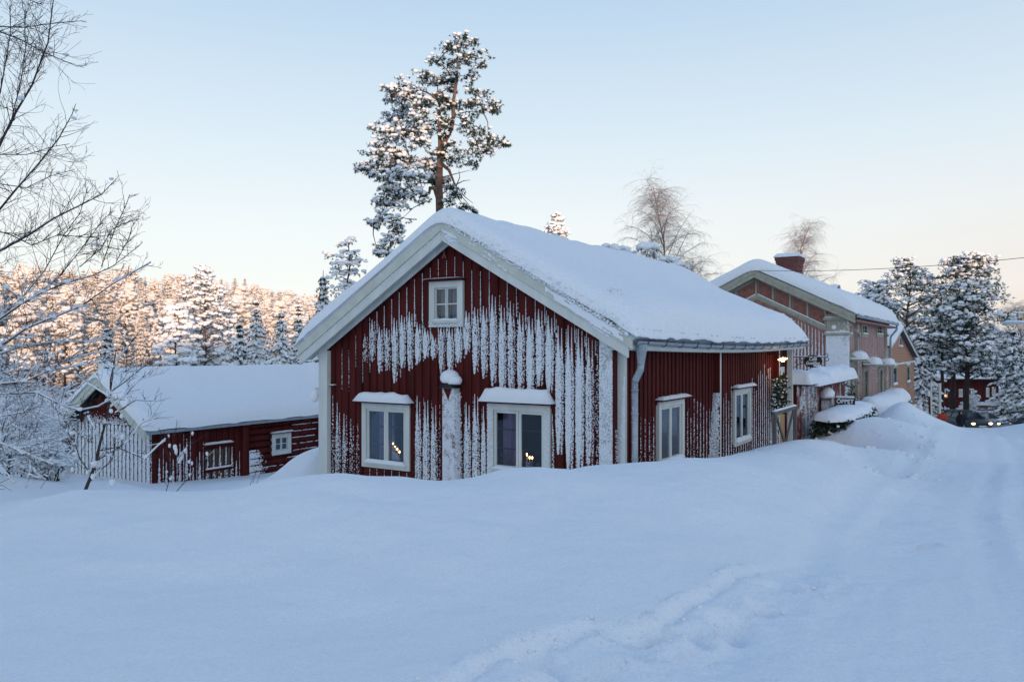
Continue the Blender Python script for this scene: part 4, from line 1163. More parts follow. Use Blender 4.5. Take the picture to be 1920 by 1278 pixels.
# roof
def bslab(name, x0, x1, y0, y1, a, b, mt):
    return MB().quadbox([(x0,y0,brz(x0)-b),(x1,y0,brz(x1)-b),(x1,y1,brz(x1)-b),(x0,y1,brz(x0)-b),(x0,y0,brz(x0)-a),(x1,y0,brz(x1)-a),(x1,y1,brz(x1)-a),(x0,y1,brz(x0)-a)]).build(name, mt, barn)
bslab('roof', bW-.35, bax, -.45, bL+.3, 0, .08, M['black']); bslab('roof', bax, .35, -.45, bL+.3, 0, .08, M['black'])
bslab('bargeboard', bW-.38, bax-.001, -.52, -.452, -.02, .16, M['cream']); bslab('bargeboard', bax+.001, .38, -.52, -.452, -.02, .16, M['cream'])
bslab('bargeboard', bW-.34, bax-.001, -.50, -.454, .162, .32, M['cream']); bslab('bargeboard', bax+.001, .34, -.50, -.454, .162, .32, M['cream'])
MB().box(.34,.37,-.45,bL+.3,bez-.13,bez-.03).build('gutter', M['zinc'], barn)
roof_snow(barn, (bW-.35,.36), -.5, bL+.3, brz, lambda X,Y: .34+.08*smooth(1,2.4,np.abs(X-bax)), edge=.34, over=.10, over_y=.08, n=60, m=90, amp=.06, seed=12)
# lean-to return at the left
zl = BG(120,805)[1]
MB().quadbox([(bW-1.3,.3,zl-.9),(bW-.002,.3,zl-.9),(bW-.002,5,zl-.9),(bW-1.3,5,zl-.9),(bW-1.3,.3,zl-.12),(bW-.002,.3,zl-.12),(bW-.002,5,zl-.12),(bW-1.3,5,zl-.12)]).build('lean_to_upper_wall', M['red'], barn)
MB().box(bW-1.3,bW-.002,.3,5,0,zl-.902).build('lean_to_wall', M['red'], barn)
MB().box(bW-1.5,bW-.05,-.1,5,zl-.11,zl+.16).build('lean_to_eave', M['cream'], barn)
o = snow_cap(barn, bW-1.55,bW+.1,-.15,5,zl+.165,.45,name='roof_snow',n=20,m=24,seed=8,mt=M['roofsnow'],round_=.35)
fl = Fleck()
u = bW+.11
while u < 0:
    stripe(fl,'x',-.034,u,.075,.2,zmid-.0,4.2,size=.024,taper_top=.02,rag=.01,right=False)
    stripe(fl,'x',-.006,u+.11,.03,.2,zmid-.05,1.2,size=.02,taper_top=.1,rag=.01,right=False)
    u += .22
for _ in range(900):
    x = random.uniform(bW+.6,-.6); zz = zmid+abs(random.gauss(0,.12)); 
    if zz < btop(x)-.05: fl.add((x,-.035,zz),.03,.008,.014)
for _ in range(700): fl.add((random.uniform(bW-1.3,bW),.29,random.uniform(.3,zl-.15)),.035,.012,.05)
u = .22
while u < plank_end-.1:
    t = random.uniform(.25,1.0); zt_ = lerp(.8, brz(0)-.35, t)
    if not (hatch[0]-.05 < u < hatch[1]+.05):
        stripe(fl,'y',.034,u-.03,.045,.3,zt_,1.6,size=.022,taper_top=.5,rag=.01,right=False)
        stripe(fl,'y',.012,u+.12,.014,.3,zt_+.3,1.6,size=.014,taper_top=.5,rag=.01,right=False)
    else: stripe(fl,'y',.080,u,.06,.3,hatch[3]-.2*random.random(),.8,size=.02,taper_top=.5,rag=.01,right=False)
    u += .24
z = .3
while z < brz(0)-.2:
    for _ in range(260):
        y = random.uniform(plank_end+.3, bL*.75)
        if vnoise(y*.7, z*3, 5) > .42 and not (bw1[0]-.1<y<bw1[1]+.1 and z>bw1[2]-.3): fl.add((.09, y, z+.215+random.uniform(-.012,.012)),.02,.06,.013)
    z += .235
for _ in range(1500):
    t = random.random(); y = plank_end+.27+abs(random.gauss(0,.35))*(1-t*.5); fl.add((.11,y,.3+t*1.35),.012,.04,.018)
fl.build('wall_frost', barn)

# ================================================================== PINK TWO-STOREY CAFE HOUSE
PF = Frame((1586-960)/FPX*33, 33.0, -4.2, ANG)
ph = empty('cafe_house', PF.loc(), ANG, 'two-storey pink wooden house with frosted pilasters, brick chimney and snowy roof', 'house')
def PG(px,py,y0=0): return PF.on_y(px,py,y0)
def PS(px,py,x0=0): return PF.on_x(px,py,x0)
pL = PS(1664,640)[0]; pW = -7.5; pax = -3.75
pez = PS(1592,588,.45)[1]; paz = PG(1421,506,-.4)[1]; psl = (paz-pez)/(3.75+.45)
def prz(x,y=0): return paz - psl*abs(x-pax)
def ptop(x): return prz(x)-.12
pil0 = PG(1549,650,-.1)[0]
uw = []
for a, b in ((1587,1595),(1614,1625),(1642,1653)):
    uw.append((PS(a,620)[0], PS(b,620)[0], PS((a+b)/2,632)[1], PS((a+b)/2,604)[1]))
lw = []
for a, b, t, bt in ((1590,1598,678,780),(1617,1627,687,760),(1646,1654,687,755)):
    lw.append((PS(a,700)[0], PS(b,700)[0], PS((a+b)/2,bt)[1], PS((a+b)/2,t)[1]))
# keep clear of the corner
uw[0] = (max(uw[0][0],.35),)+uw[0][1:]; lw[0] = (max(lw[0][0],.5), max(lw[0][1],1.7))+lw[0][2:]
wb = MB()
wall_panel(wb, lambda u,z:(u,0,z), pW, 0, 0, ptop, [], (pax,)); wall_panel(wb, lambda u,z:(0,u,z), 0, pL, 0, lambda u: prz(0)-.1, [(r[0]+.05,r[1]-.05,r[2]+.05,r[3]-.05) for r in uw+lw])
wall_panel(wb, lambda u,z:(u,pL,z), pW, 0, 0, ptop, [], (pax,), True); wall_panel(wb, lambda u,z:(pW,u,z), 0, pL, 0, lambda u: prz(0)-.1, [], (), True)
wb.build('wall', M['pink'], ph)
# second lower rake band: panels between
band0, band1 = .30, 1.12   # depth below the roof of the panelled band
def pstrip(name, x0, x1, a, b, y0, y1, mt):
    return MB().quadbox([(x0,y0,prz(x0)-b),(x1,y0,prz(x1)-b),(x1,y1,prz(x1)-b),(x0,y1,prz(x0)-b),(x0,y0,prz(x0)-a),(x1,y0,prz(x1)-a),(x1,y1,prz(x1)-a),(x0,y1,prz(x0)-a)]).build(name, mt, ph)
M['gablepink'] = mat('pink gable boards', (.37,.18,.14), .85, var=.2, scale=4, stretch=(1,1,.2))
u = pW+.12
while u < pil0-.06:
    a, b = u, u+.09
    MB().quadbox([(a,-.035,1.2),(b,-.035,1.2),(b,-.002,1.2),(a,-.002,1.2),(a,-.035,prz(a)-1.30),(b,-.035,prz(b)-1.30),(b,-.002,prz(b)-1.30),(a,-.002,prz(a)-1.30)]).build('plank', M['gablepink'], ph)
    u += .145
for x0, x1 in ((pW, pax-.002), (pax+.002, pil0)):
    pstrip('gable_moulding', x0, x1, 1.06, 1.20, -.12, -.002, M['olive']); pstrip('gable_moulding', x0, x1, 1.203, 1.30, -.07, -.002, M['olive'])
    pstrip('gable_moulding', x0, x1+.3*(x1>0), .14, .42, -.08, -.002, M['olive'])
    k = 4; 
    for i in range(k):
        a = lerp(x0, x1, i/k); b = lerp(x0, x1, (i+1)/k)
        pstrip('gable_panel', a+.08, b-.08, .423, 1.057, -.022, -.002, M['pinkdark'])
        pstrip('panel_post', b-.075, b-.003, .423, 1.057, -.07, -.002, M['olive'])
    pstrip('moulding_snow', x0+.05, x1-.05, 1.02, 1.058, -.13, -.03, M['snow'])
# the pilaster at the corner
zp1 = PG(1570,600,-.2)[1]; zp2 = PG(1570,628,-.2)[1]
pb = MB().box(pil0, .14, -.14, -.002, .5, zp2).build('pilaster', frosted('frosted pilaster', (.34,.34,.28), .86, 12, bump=1), ph, bevel=.01)
MB().box(pil0-.08,.22,-.24,-.002,zp2+.002,zp2+.10).build('pilaster_moulding', M['olive'], ph, bevel=.01)
MB().box(pil0+.02,.12,-.13,-.002,zp2+.103,zp1).build('pilaster_head', M['olivefrost'], ph)
MB().box(pil0-.10,.26,-.26,-.002,zp1+.002,zp1+.10).build('pilaster_moulding', M['olive'], ph, bevel=.01)
MB().box(pil0,.12,-.12,-.002,zp1+.103,prz(0)-.15).build('pilaster_cap_panel', M['olive'], ph)
snow_cap(ph, pil0-.10,.26,-.26,-.02,zp1+.10,.07,seed=3); snow_cap(ph, pil0-.08,.22,-.24,-.02,zp2+.10,.07,seed=4)
m = MB(); m.tube([(-.45,-.13,(zp1+zp2)/2+.02),(-.45,-.19,(zp1+zp2)/2+.02)], [.2,.17], 20); m.build('round_boss', M['olivefrost'], ph)
m = MB(); m.tube([(-.45,-.19,(zp1+zp2)/2+.02),(-.45,-.22,(zp1+zp2)/2+.02)], [.09,.06], 16); m.build('boss_centre', M['snow'], ph)
# street side: pilasters, string boards, window
for px in (1603, 1658):
    y = PS(px,640)[0]; MB().box(.002,.14,y,y+.2,.5,prz(0)-.35).build('pilaster', M['olivefrost'], ph, bevel=.01)
    MB().box(.0,.24,y-.05,y+.25,prz(0)-.349,prz(0)-.23).build('pilaster_cap', M['olive'], ph)
    zz = PS(px,631)[1]; MB().box(.16,.22,y-.04,y+.24,zz,zz+.12).build('pilaster_moulding', M['olive'], ph); snow_cap(ph, .165,.23,y-.04,y+.24,zz+.12,.05,n=5,m=8)
MB().box(.002,.10,.15,.42,.5,prz(0)-.36).build('corner_board', M['olive'], ph)
zz = PS(1630,604)[1]
for a, b in ((.4,PS(1603,640)[0]-.02),(PS(1603,640)[0]+.35,PS(1658,640)[0]-.02)):
    MB().box(.002,.09,a,b,uw[1][3]+.12,uw[1][3]+.28).build('frieze_board', M['olive'], ph)
ws = []
for i, r in enumerate(uw):
    window(ph,'y',0,*r,panes=(2,2),muntin=False,fw=.16,sash=.03,frame_m=M['olive'],head=False,sillsnow=.08,glass=M['glass'],curtain=[M['curtainr'],M['curtainr']])
for i, r in enumerate(lw):
    window(ph,'y',0,*r,panes=(2,1),muntin=(i>0),fw=.18,sash=.04,frame_m=M['olive'],snow=0,sillsnow=.10 if i else 0,glass=M['glass'],curtain=[None,None] if i == 0 else [M['curtainr'],M['curtainr']], headw=.02)
    # small bracketed canopy heaped with snow
    a, b = r[0]-.22, r[1]+.22
    MB().quadbox([(.10,a,r[3]+.06),(.62,a,r[3]+.02),(.62,b,r[3]+.02),(.10,b,r[3]+.06),(.10,a,r[3]+.40),(.60,a,r[3]+.07),(.60,b,r[3]+.07),(.10,b,r[3]+.40)]).build('window_canopy', M['olive'], ph)
    o = snow_cap(ph,.03,.68,a-.04,b+.04,r[3]+.12,.34,name='canopy_snow',n=10,m=12,seed=i+3)
# roof
def pslab(name, x0, x1, y0, y1, a, b, mt):
    return MB().quadbox([(x0,y0,prz(x0)-b),(x1,y0,prz(x1)-b),(x1,y1,prz(x1)-b),(x0,y1,prz(x0)-b),(x0,y0,prz(x0)-a),(x1,y0,prz(x1)-a),(x1,y1,prz(x1)-a),(x0,y1,prz(x0)-a)]).build(name, mt, ph)
for x0, x1 in ((pW-.45,pax),(pax,.45)):
    pslab('roof', x0, x1, -.5, pL+.5, 0, .08, M['black'])
    s0 = .002 if x1 == .45 else 0
    pslab('bargeboard', x0-.02, x1-.001, -.56, -.502, -.03, .17, M['olive']); pslab('bargeboard', x0, x1-.001, -.54, -.504, .172, .34, M['olive'])
    pslab('soffit', x0+.03, x1-.003, -.50, -.125, .082, .12, M['pinkdark'])
MB().box(.02,.44,.0,pL+.3,pez-.26,pez-.16).build('soffit', M['pinkdark'], ph)
MB().tube([(.50,-.4,pez-.03),(.50,pL+.5,pez-.03)], .07, 8).build('gutter', M['zinc'], ph, smooth=True)
m = MB(); y = pL+.02
m.tube([(.5,y,pez-.1),(.48,y,pez-.35),(.2,y,pez-.7),(.16,y,pez-.85),(.16,y,.6)], .06, 8); m.build('downpipe', M['zinc'], ph, smooth=True)
roof_snow(ph, (pW-.43,.44), -.52, pL+.45, prz, lambda X,Y: .62+.10*smooth(1,3,np.abs(X-pax)), edge=.45, over=.10, over_y=.08, n=60, m=90, amp=.09, seed=22, far_r=1.0)
# chimney and roof ventilator
cx, cy = pax+.15, 0
cy = PF.on_x(1481,520,cx)[0]; cz = PF.on_x(1481,484,cx)[1]; cb = prz(cx)-.3
hw = .55
ch = MB(); ch.quadbox([(cx-.5,cy-.6,cb),(cx+.5,cy-.6,cb),(cx+.5,cy+.6,cb),(cx-.5,cy+.6,cb),(cx-.5,cy-.62,cz-.45),(cx+.5,cy-.62,cz-.45),(cx+.5,cy+.62,cz-.45),(cx-.5,cy+.62,cz-.45)])
chim = ch.build('chimney', M['chimney'], ph)
nc = int((cz-cb)/.085)
for i, (h0, h1, e) in enumerate(((-.45,-.30,.03),(-.30,-.16,.06),(-.16,0,.10))):
    MB().box(cx-.5-e,cx+.5+e,cy-.62-e,cy+.62+e,cz+h0+.001,cz+h1).build('brick_course', M['chimney'], chim)
snow_cap(chim, cx-.66,cx+.66,cy-.8,cy+.8,cz+.001,.26,seed=6,n=16,m=16,round_=.45)
vy, vz = 0, 0
vx = -1.55; vy = PF.on_x(1567,541,vx)[0]; vz = prz(vx)+.42
vent = empty('roof_ventilator', PF.world((vx,vy,vz-.2)), ANG, 'round cowled roof ventilator poking out of the snow on the pink house', 'ventilator')
m = MB(); m.tube([(0,0,-.3),(0,0,.30)], .14, 12); m.build('pipe', M['zinc'], vent, smooth=True)
m = MB(); m.tube([(-.2,0,.38),(.2,0,.38)], .22, 16); m.build('cowl', M['greywood'], vent, smooth=False); m = MB(); m.ell((0,0,.5),.22,.22,.14,12,8,.05,2,-.5); m.build('snow_cap', M['snow'], vent, smooth=True)
# frost on the gable boards
fl = Fleck(); u = pW+.12
while u < pil0-.06:
    zt_ = prz(u)-1.45-.9*random.random()*(u<-3); stripe(fl,'x',-.04,u+.07,.028,1.2,zt_,2.6,size=.024,taper_top=.35,rag=.01,right=False)
    u += .145
for _ in range(1800): fl.add((random.uniform(pil0,.12),-.142,random.uniform(.8,zp2)),.022,.012,.02)
for _ in range(900):
    y = random.uniform(PS(1606,700)[0], pL); z_ = random.uniform(1.0,4.2)
    if vnoise(y*.5,z_*.7,7) > .55: fl.add((.008,y,z_),.008,.018,.03)
fl.build('wall_frost', ph)

# cafe sign on wrought iron bracket at the corner of the cottage
yS = LEN+.05
zS = S(1520,667)[1]
sg = empty('cafe_sign', CF.world((.2, yS, zS)), ANG, 'black oval sign reading Café Gosällen on a wrought iron arm', 'sign')
L_ = CF.on_y(1549,665,yS)[0]-.2
MB().tube([(-.15,0,0),(L_,0,0)], .014, 6).build('sign_arm', M['black'], sg); snow_cap(sg, -.1, L_, -.02,.02,.012,.03,n=16,m=5)
m = MB()
def spiral(c, r0, r1, a0, a1, n=18): return [(c[0]+lerp(r0,r1,k/n)*math.cos(lerp(a0,a1,k/n)), 0, c[1]+lerp(r0,r1,k/n)*math.sin(lerp(a0,a1,k/n))) for k in range(n+1)]
MB().tube(spiral((.10,-.14),.14,.03,math.pi*.5,-math.pi*1.7), .009, 5).build('scroll', M['black'], sg)
MB().tube([(-.15,0,-.45),(.0,0,-.30),(.15,0,-.22),(.5,0,-.16),(.62,0,-.02)], .010, 5).build('scroll_brace', M['black'], sg)
MB().tube(spiral((L_,-.07),.08,.02,math.pi*.5,-math.pi*1.4), .009, 5).build('scroll', M['black'], sg)
MB().tube(spiral((L_,.07),.07,.02,-math.pi*.5,math.pi*1.2), .009, 5).build('scroll', M['black'], sg)
ox = CF.on_y(1524,679,yS)[0]-.2; oz = CF.on_y(1524,677,yS)[1]-zS
orx = (CF.on_y(1541,677,yS)[0]-CF.on_y(1506,677,yS)[0])/2; orz = orx*.72
m = MB(); n = 40
ov = [(ox+orx*math.cos(2*math.pi*k/n)*(1+.02*math.cos(6*math.pi*k/n)), -.015, oz+orz*math.sin(2*math.pi*k/n)) for k in range(n)]
m.prism(ov, (0,.03,0)); board = m.build('sign_board', M['black'], sg)
for dx in (-.25,.25): MB().tube([(ox+dx*orx,0,oz+orz*.95),(ox+dx*orx,0,0)], .006, 4).build('chain', M['black'], sg)
def text(s, name, loc, size, mt, parent, rot=(R(90),0,0), shear=0, ext=.002, width=None, offset=0.0):
    cu = bpy.data.curves.new(name, 'FONT'); cu.body = s; cu.size = size; cu.align_x = 'CENTER'; cu.align_y = 'CENTER'; cu.shear = shear; cu.extrude = ext; cu.offset = offset
    t = bpy.data.objects.new(name, cu); col.objects.link(t)
    dg = bpy.context.evaluated_depsgraph_get(); me = bpy.data.meshes.new_from_object(t.evaluated_get(dg)); me.name = name
    bpy.data.objects.remove(t)
    o = obj(name, me, None, parent); me.materials.clear(); me.materials.append(mt); o.location = loc; o.rotation_euler = rot
    if width:
        xs = [v.co.x for v in me.vertices]; o.scale = (width/(max(xs)-min(xs)), 1, 1)
    return o
M['lettering'] = mat('sign lettering', (.75,.77,.78), .6)
text('Café', 'lettering', (ox,-.019,oz+orz*.34), orz*.80, M['lettering'], board, shear=.25, width=orx*.85, offset=.004)
text('Gosällen', 'lettering', (ox,-.019,oz-orz*.30), orz*.72, M['lettering'], board, shear=.25, width=orx*1.5, offset=.004)
fl = Fleck()
for _ in range(60): fl.add((ox+orx*random.uniform(.1,.8),-.017,oz-orz*random.uniform(.55,.8)),.02,.004,.012)
fl.build('frost', board)
# ================================================================== YARD WALL BETWEEN COTTAGE AND CAFE HOUSE
yw = empty('yard_wall', CF.world((.25, LEN+.4, 0)), ANG, 'low reddish board wall with frosted gate and heaped snow on its top, between cottage and pink house', 'wall')
y0_, y1_ = 0, 10.0
def YW(px,py): t, z = CF.on_x(px,py,.25); return t-LEN-.4, z
zA = YW(1500,722)[1]; zB = YW(1580,711)[1]
gy0, gy1 = YW(1503,760)[0], YW(1521,760)[0]
yB = YW(1583,720)[0]
MB().box(-.5,0,-.3,gy0-.01,-.2,zA).build('wall', M['reddark'], yw); MB().box(-.12,0,gy1+.01,yB,-.2,zB).build('wall', M['reddark'], yw)
def vboards(par, u0, u1, z1, mt, pitch=.2):
    u = u0+.02
    while u < u1-.1: MB().box(.002,.028,u,u+pitch*.62,-.2,z1-.01).build('plank', mt, par); u += pitch
vboards(yw, -.3, gy0, zA, M['fencepink']); vboards(yw, gy1+.4, yB, zB, M['fencepink'])
MB().box(-.08,-.02,gy0+.05,gy1-.02,-.2,zA-.05).build('gate', M['greyfrost'] if 'greyfrost' in M else frosted('frosted gate', (.24,.17,.16), .62, 16), yw)
for yy in (gy0, gy1, gy1+.32): MB().box(-.05,.09,yy-.05,yy+.06,-.2,zB+.25*(yy==gy1)-.02).build('gate_post', frosted('frosted post', (.25,.22,.21), .55, 16), yw)
MB().box(-.55,.35,-.35,gy0+.25,zA,zA+.05).build('wall_roof', M['reddark'], yw); MB().box(-.5,.40,gy1+.1,yB+.05,zB,zB+.05).build('wall_roof', M['reddark'], yw)
snow_cap(yw, -.65,.45,-.45,gy0+.32,zA+.05,.42,name='wall_snow',n=18,m=18,seed=3,round_=.55)
snow_cap(yw, -.6,.5,gy0+.15,gy1+1.3,zB+.05,.34,name='wall_snow',n=18,m=20,seed=5,round_=.5)
snow_cap(yw, -.6,.5,gy1+.9,yB+.12,zB+.05,.50,name='wall_snow',n=18,m=30,seed=9,round_=.5)
for k, yy in enumerate((gy1+1.6, gy1+3.4, gy1+5.0)):
    MB().box(.03,.07,yy,yy+.10,-.2,zB-.05).build('wall_post', M['whitefrost'], yw)
# board with a wreath on the left piece
m = MB(); m.box(.03,.05,-.1+.05,.30,zA-.75,zA-.35); m.build('notice', M['whitefrost'], yw)
hrt = empty('heart_decoration', CF.world((.32, LEN+.55, YW(1499,747)[1])), ANG, 'small wire ring decoration hung on the low wall beside the gate', 'decoration')
MB().tube([(0,.13*math.cos(a),.16*math.sin(a)) for a in [2*math.pi*k/16 for k in range(17)]], .018, 5).build('ring', M['whitefrost'], hrt)

# snow-capped mailbox / lantern on the wall
lt = empty('wall_lantern', CF.world((.45, YW(1538,770)[0]+LEN+.4, YW(1538,770)[1])), ANG, 'frosted box lantern with a tilted snow cap on the yard wall', 'lantern')
for dy in (-.22,.20): MB().box(-.12,.12,dy-.02,dy+.02,-.45,.40).build('side', M['whitefrost'], lt)
MB().box(-.14,.14,-.26,.26,-.50,-.452).build('base', M['whitefrost'], lt); MB().box(-.11,-.09,-.2,.18,-.45,.40).build('back', M['greywood'], lt)
MB().quadbox([(-.2,-.34,.41),(.2,-.34,.41),(.2,.34,.50),(-.2,.34,.50),(-.2,-.34,.46),(.2,-.34,.46),(.2,.34,.56),(-.2,.34,.56)]).build('roof', M['greywood'], lt)
m = MB(); m.ell((0,.05,.55), .26,.42,.28,16,10,.05,3,-.3); m.build('snow_cap', M['snow'], lt, smooth=True)
MB().tube([(0,0,-.5),(0,0,-1.6)], .05, 6).build('post', M['whitefrost'], lt)

# ÖPPET sign
oy = CF.on_x(1566,752,.75)
op = empty('open_sign', CF.world((.75, oy[0], oy[1])), ANG+R(8), 'black board with white letters ÖPPET standing behind the near hedge', 'sign')
MB().box(.0,.62,-.02,.02,-.14,.14).build('sign_board', M['black'], op, bevel=.004)
for a, b, c, d in ((.02,.60,.115,.125),(.02,.60,-.125,-.115)): MB().box(a,b,-.024,-.021,c,d).build('border', M['lettering'], op)
text('ÖPPET', 'lettering', (.31,-.024,-.0), .19, M['lettering'], op, width=.54, offset=.006)
MB().box(.03,.07,-.0,.05,-1.1,-.142).build('post', M['greywood'], op); MB().box(.55,.59,-.0,.05,-1.1,-.142).build('post', M['greywood'], op)
snow_cap(op, .0,.62,-.04,.04,.14,.04,seed=4,n=14,m=5)
# snowy seat / heap left of the sign
sb = empty('snowy_bush', CF.world((.6, CF.on_x(1560,770,.6)[0], CF.on_x(1560,775,.6)[1]-.4)), ANG, 'small snow-heaped shrub between lantern and ÖPPET sign', 'shrub')
m = MB(); m.ell((0,0,.30),.28,.25,.22,14,10,.08,4,-.4); m.ell((.15,.1,.42),.18,.18,.15,14,10,.08,5,-.4); m.build('snow', M['snow'], sb, smooth=True)
s = Scatter(); P = rng.normal(0,.22,(160,3))+[0,-.05,.15]; s.add(NT[1], P, .14,.14,.14, rand_rot(160)); obj('twigs', s.mesh('twigs', False), M['needle'], sb)

# ================================================================== CLIPPED HEDGES
def hedge(a, b, w, ztop, zbot, label, seed, hs=.42):
    a = Vector(a); b = Vector(b); L = (b-a).length; ang = math.atan2((b-a).y, (b-a).x)
    e = empty('hedge', (a.x, a.y, zbot), ang, label, 'hedge', 'clipped hedges buried in snow beside the street')
    H = ztop - zbot; rr = np.random.default_rng(seed)
    N = int(L*700); P = np.stack([rr.uniform(-.15,L+.1,N), rr.uniform(-w/2-.1,w/2+.1,N), rr.uniform(.05,1,N)*(H-hs*.7)], 1)
    # keep mostly the shell
    keep = (np.abs(P[:,1]) > w*.3) | (rr.random(N) < .3) | (P[:,0] < .3) | (P[:,0] > L-.3); P = P[keep]
    s = Scatter()
    for k in range(4): q = P[k::4]; s.add(NT[k], q, .13,.13,.14, rand_rot(len(q)))
    obj('foliage', s.mesh('foliage', False), M['needle'], e)
    q = P[(rr.random(len(P)) < .20)] + rr.normal(0,.03,(int(0)+1,3)); s = Scatter(); s.add(ICO1[1], q*[1,1.12,1], .055,.05,.045, rand_rot(len(q)))
    obj('frost', s.mesh('frost'), M['treesnow'], e)['kind'] = 'stuff'
    # thick loaf of snow on top, drooping over the sides
    n, m = 60, 26; X, T = np.meshgrid(np.linspace(-.25, L+.25, n), np.linspace(-1, 1, m), indexing='ij')
    endr = np.sqrt(np.clip(1-np.clip(1-np.minimum(X+.25, L+.25-X)/.55, 0, 1)**2.2, 0, 1))
    ww = (w/2+.14)*(.06+.94*endr); an = T*math.pi*.41
    lump = 1 + .16*fbm(X*1.5, T*1.7, seed, 4)
    drop = .07*np.maximum(0, fbm(X*3.2, T*0+3, seed+2, 3))+.1*np.maximum(0,fbm(X*1.1, T*0+1, seed+5, 2))
    Y_ = np.sin(an)*ww*lump; Z_ = H - hs + hs*np.cos(an)*lump*(.10+.90*endr) + hs*.15*(1-endr)
    Z_ = Z_ - drop*(np.abs(T) > .75)
    V = np.stack([X.ravel(), Y_.ravel(), Z_.ravel()], 1); idx = np.arange(n*m).reshape(n, m)
    F = np.stack([idx[:-1,:-1], idx[1:,:-1], idx[1:,1:], idx[:-1,1:]], -1).reshape(-1,4)
    F2 = np.stack([idx[:-1,0], idx[1:,0], idx[1:,-1], idx[:-1,-1]], -1)
    obj('snow', np_mesh('snow', V, np.concatenate([F, F2]), True), M['snow'], e)
    return e
def along(px, off): t, z = CF.on_x(px, 760, off); w_ = CF.world((off, t, 0)); return (w_.x, w_.y, 0)
ha, hb_ = along(1557, 1.2), along(1613, 1.2)
hedge(ha, hb_, .95, -1.95, -3.3, 'snow-topped clipped hedge nearer the cottage, in front of the yard wall', 3, .34)
ha, hb_ = along(1632, 1.2), along(1684, 1.2)
hedge(ha, hb_, 1.0, -(726-650)/FPX*hb_[1], -3.7, 'snow-topped clipped hedge farther up the street, before the pink house', 5, .75)
# spruce swag and little Christmas tree by the cafe house door
swag(PF.world((.55, PS(1593,700,.55)[0], PS(1593,705,.55)[1])), 'snowy spruce bundle standing by the pink house door', 1.7, .55, 5, ANG)
# two snow-capped bollards / pots between the hedges
for px, py, lb in ((1630,752,'tall snow-capped garden urn between the two hedges'),(1617,765,'low snow-smothered pot in the gap between the hedges')):
    t, z = CF.on_x(px, py, .9); w_ = CF.world((.9, t, z))
    e = empty('garden_urn', (w_.x, w_.y, z+CF.zb-.75), 0, lb, 'garden urn')
    MB().lathe((0,0,0), [(.16,0),(.13,.2),(.2,.45),(.24,.6),(.22,.62)], 12).build('urn', M['greywood'], e)
    m = MB(); m.ell((0,0,.66),.30,.30,.30,14,10,.04,3,-.35); m.build('snow_cap', M['snow'], e, smooth=True)

# ================================================================== BRICK HOUSE
BA = math.atan2(-.570, .821)
XB = (1664-960)/FPX*48.6
KF = Frame(XB, 48.6, -5.4, BA)
br = empty('brick_house', KF.loc(), BA, 'orange-brown brick house with herringbone-like brickwork, gable to the street and snowy roof', 'house')
def brick_mat():
    m = mat('orange brick', (.36,.15,.07), .9)
    nt = m.node_tree; n = nt.nodes; l = nt.links; b = n['Principled BSDF']
    tc = n.new('ShaderNodeTexCoord'); sp = n.new('ShaderNodeSeparateXYZ'); cb = n.new('ShaderNodeCombineXYZ'); ad = n.new('ShaderNodeMath')
    l.new(tc.outputs['Object'], sp.inputs[0]); l.new(sp.outputs[0], ad.inputs[0]); l.new(sp.outputs[1], ad.inputs[1])
    l.new(ad.outputs[0], cb.inputs[0]); l.new(sp.outputs[2], cb.inputs[1])
    t = n.new('ShaderNodeTexBrick'); t.inputs['Scale'].default_value = 1.0; t.inputs['Brick Width'].default_value = .34; t.inputs['Row Height'].default_value = .11
    t.inputs['Mortar Size'].default_value = .022; t.inputs['Color1'].default_value = (.50,.20,.075,1); t.inputs['Color2'].default_value = (.36,.125,.05,1); t.inputs['Mortar'].default_value = (.42,.32,.26,1)
    l.new(cb.outputs[0], t.inputs['Vector']); l.new(t.outputs[0], b.inputs['Base Color'])
    bp = n.new('ShaderNodeBump'); bp.inputs['Distance'].default_value = .02; bp.inputs['Strength'].default_value = .6; bp.invert = True; l.new(t.outputs['Fac'], bp.inputs['Height']); l.new(bp.outputs[0], b.inputs['Normal'])
    return m
M['brick'] = brick_mat()
kL = KF.on_x(1714,700)[0]; kD = 9.0
kax = KF.on_x(1693,612,.35)[0]; kaz = KF.on_x(1693,612,.35)[1]; kez = KF.on_x(1722,667,.35)[1]
kend = KF.on_x(1722,667,.35)[0]; ksl = (kaz-kez)/(kend-kax)
def krz(y): return kaz - ksl*abs(y-kax)
kwin = []
for a, b, t, bt in ((1673,1681,686,723),(1699,1705,684,718)):
    kwin.append((KF.on_x(a,700)[0], KF.on_x(b,700)[0], KF.on_x((a+b)/2,bt)[1], KF.on_x((a+b)/2,t)[1]))
wb = MB()
wall_panel(wb, lambda u,z:(0,u,z), -.6, kL, 0, lambda u: krz(u)-.15, [(r[0]+.03,r[1]-.03,r[2]+.03,r[3]-.03) for r in kwin], (kax,))
wall_panel(wb, lambda u,z:(u,-.6,z), -kD, 0, 0, lambda u: krz(-.6)-.15, []); wall_panel(wb, lambda u,z:(u,kL,z), -kD, 0, 0, lambda u: krz(kL)-.15, [], (), True); wall_panel(wb, lambda u,z:(-kD,u,z), -.6, kL, 0, lambda u: krz(u)-.15, [], (kax,), True)
wb.build('wall', M['brick'], br)
for i, r in enumerate(kwin):
    window(br,'y',0,*r,panes=(1,1),muntin=False,fw=.10,sash=.06,frame_m=M['olive'],head=False,sillsnow=.14,glass=M['glass'],curtain=[M['curtain']])
    MB().box(.0,.06,r[0]-.1,r[1]+.1,r[3]+.01,r[3]+.22).build('lintel', M['whitefrost'], br)
lz0, lz1 = KF.on_x(1666,685)[1], KF.on_x(1712,677)[1]
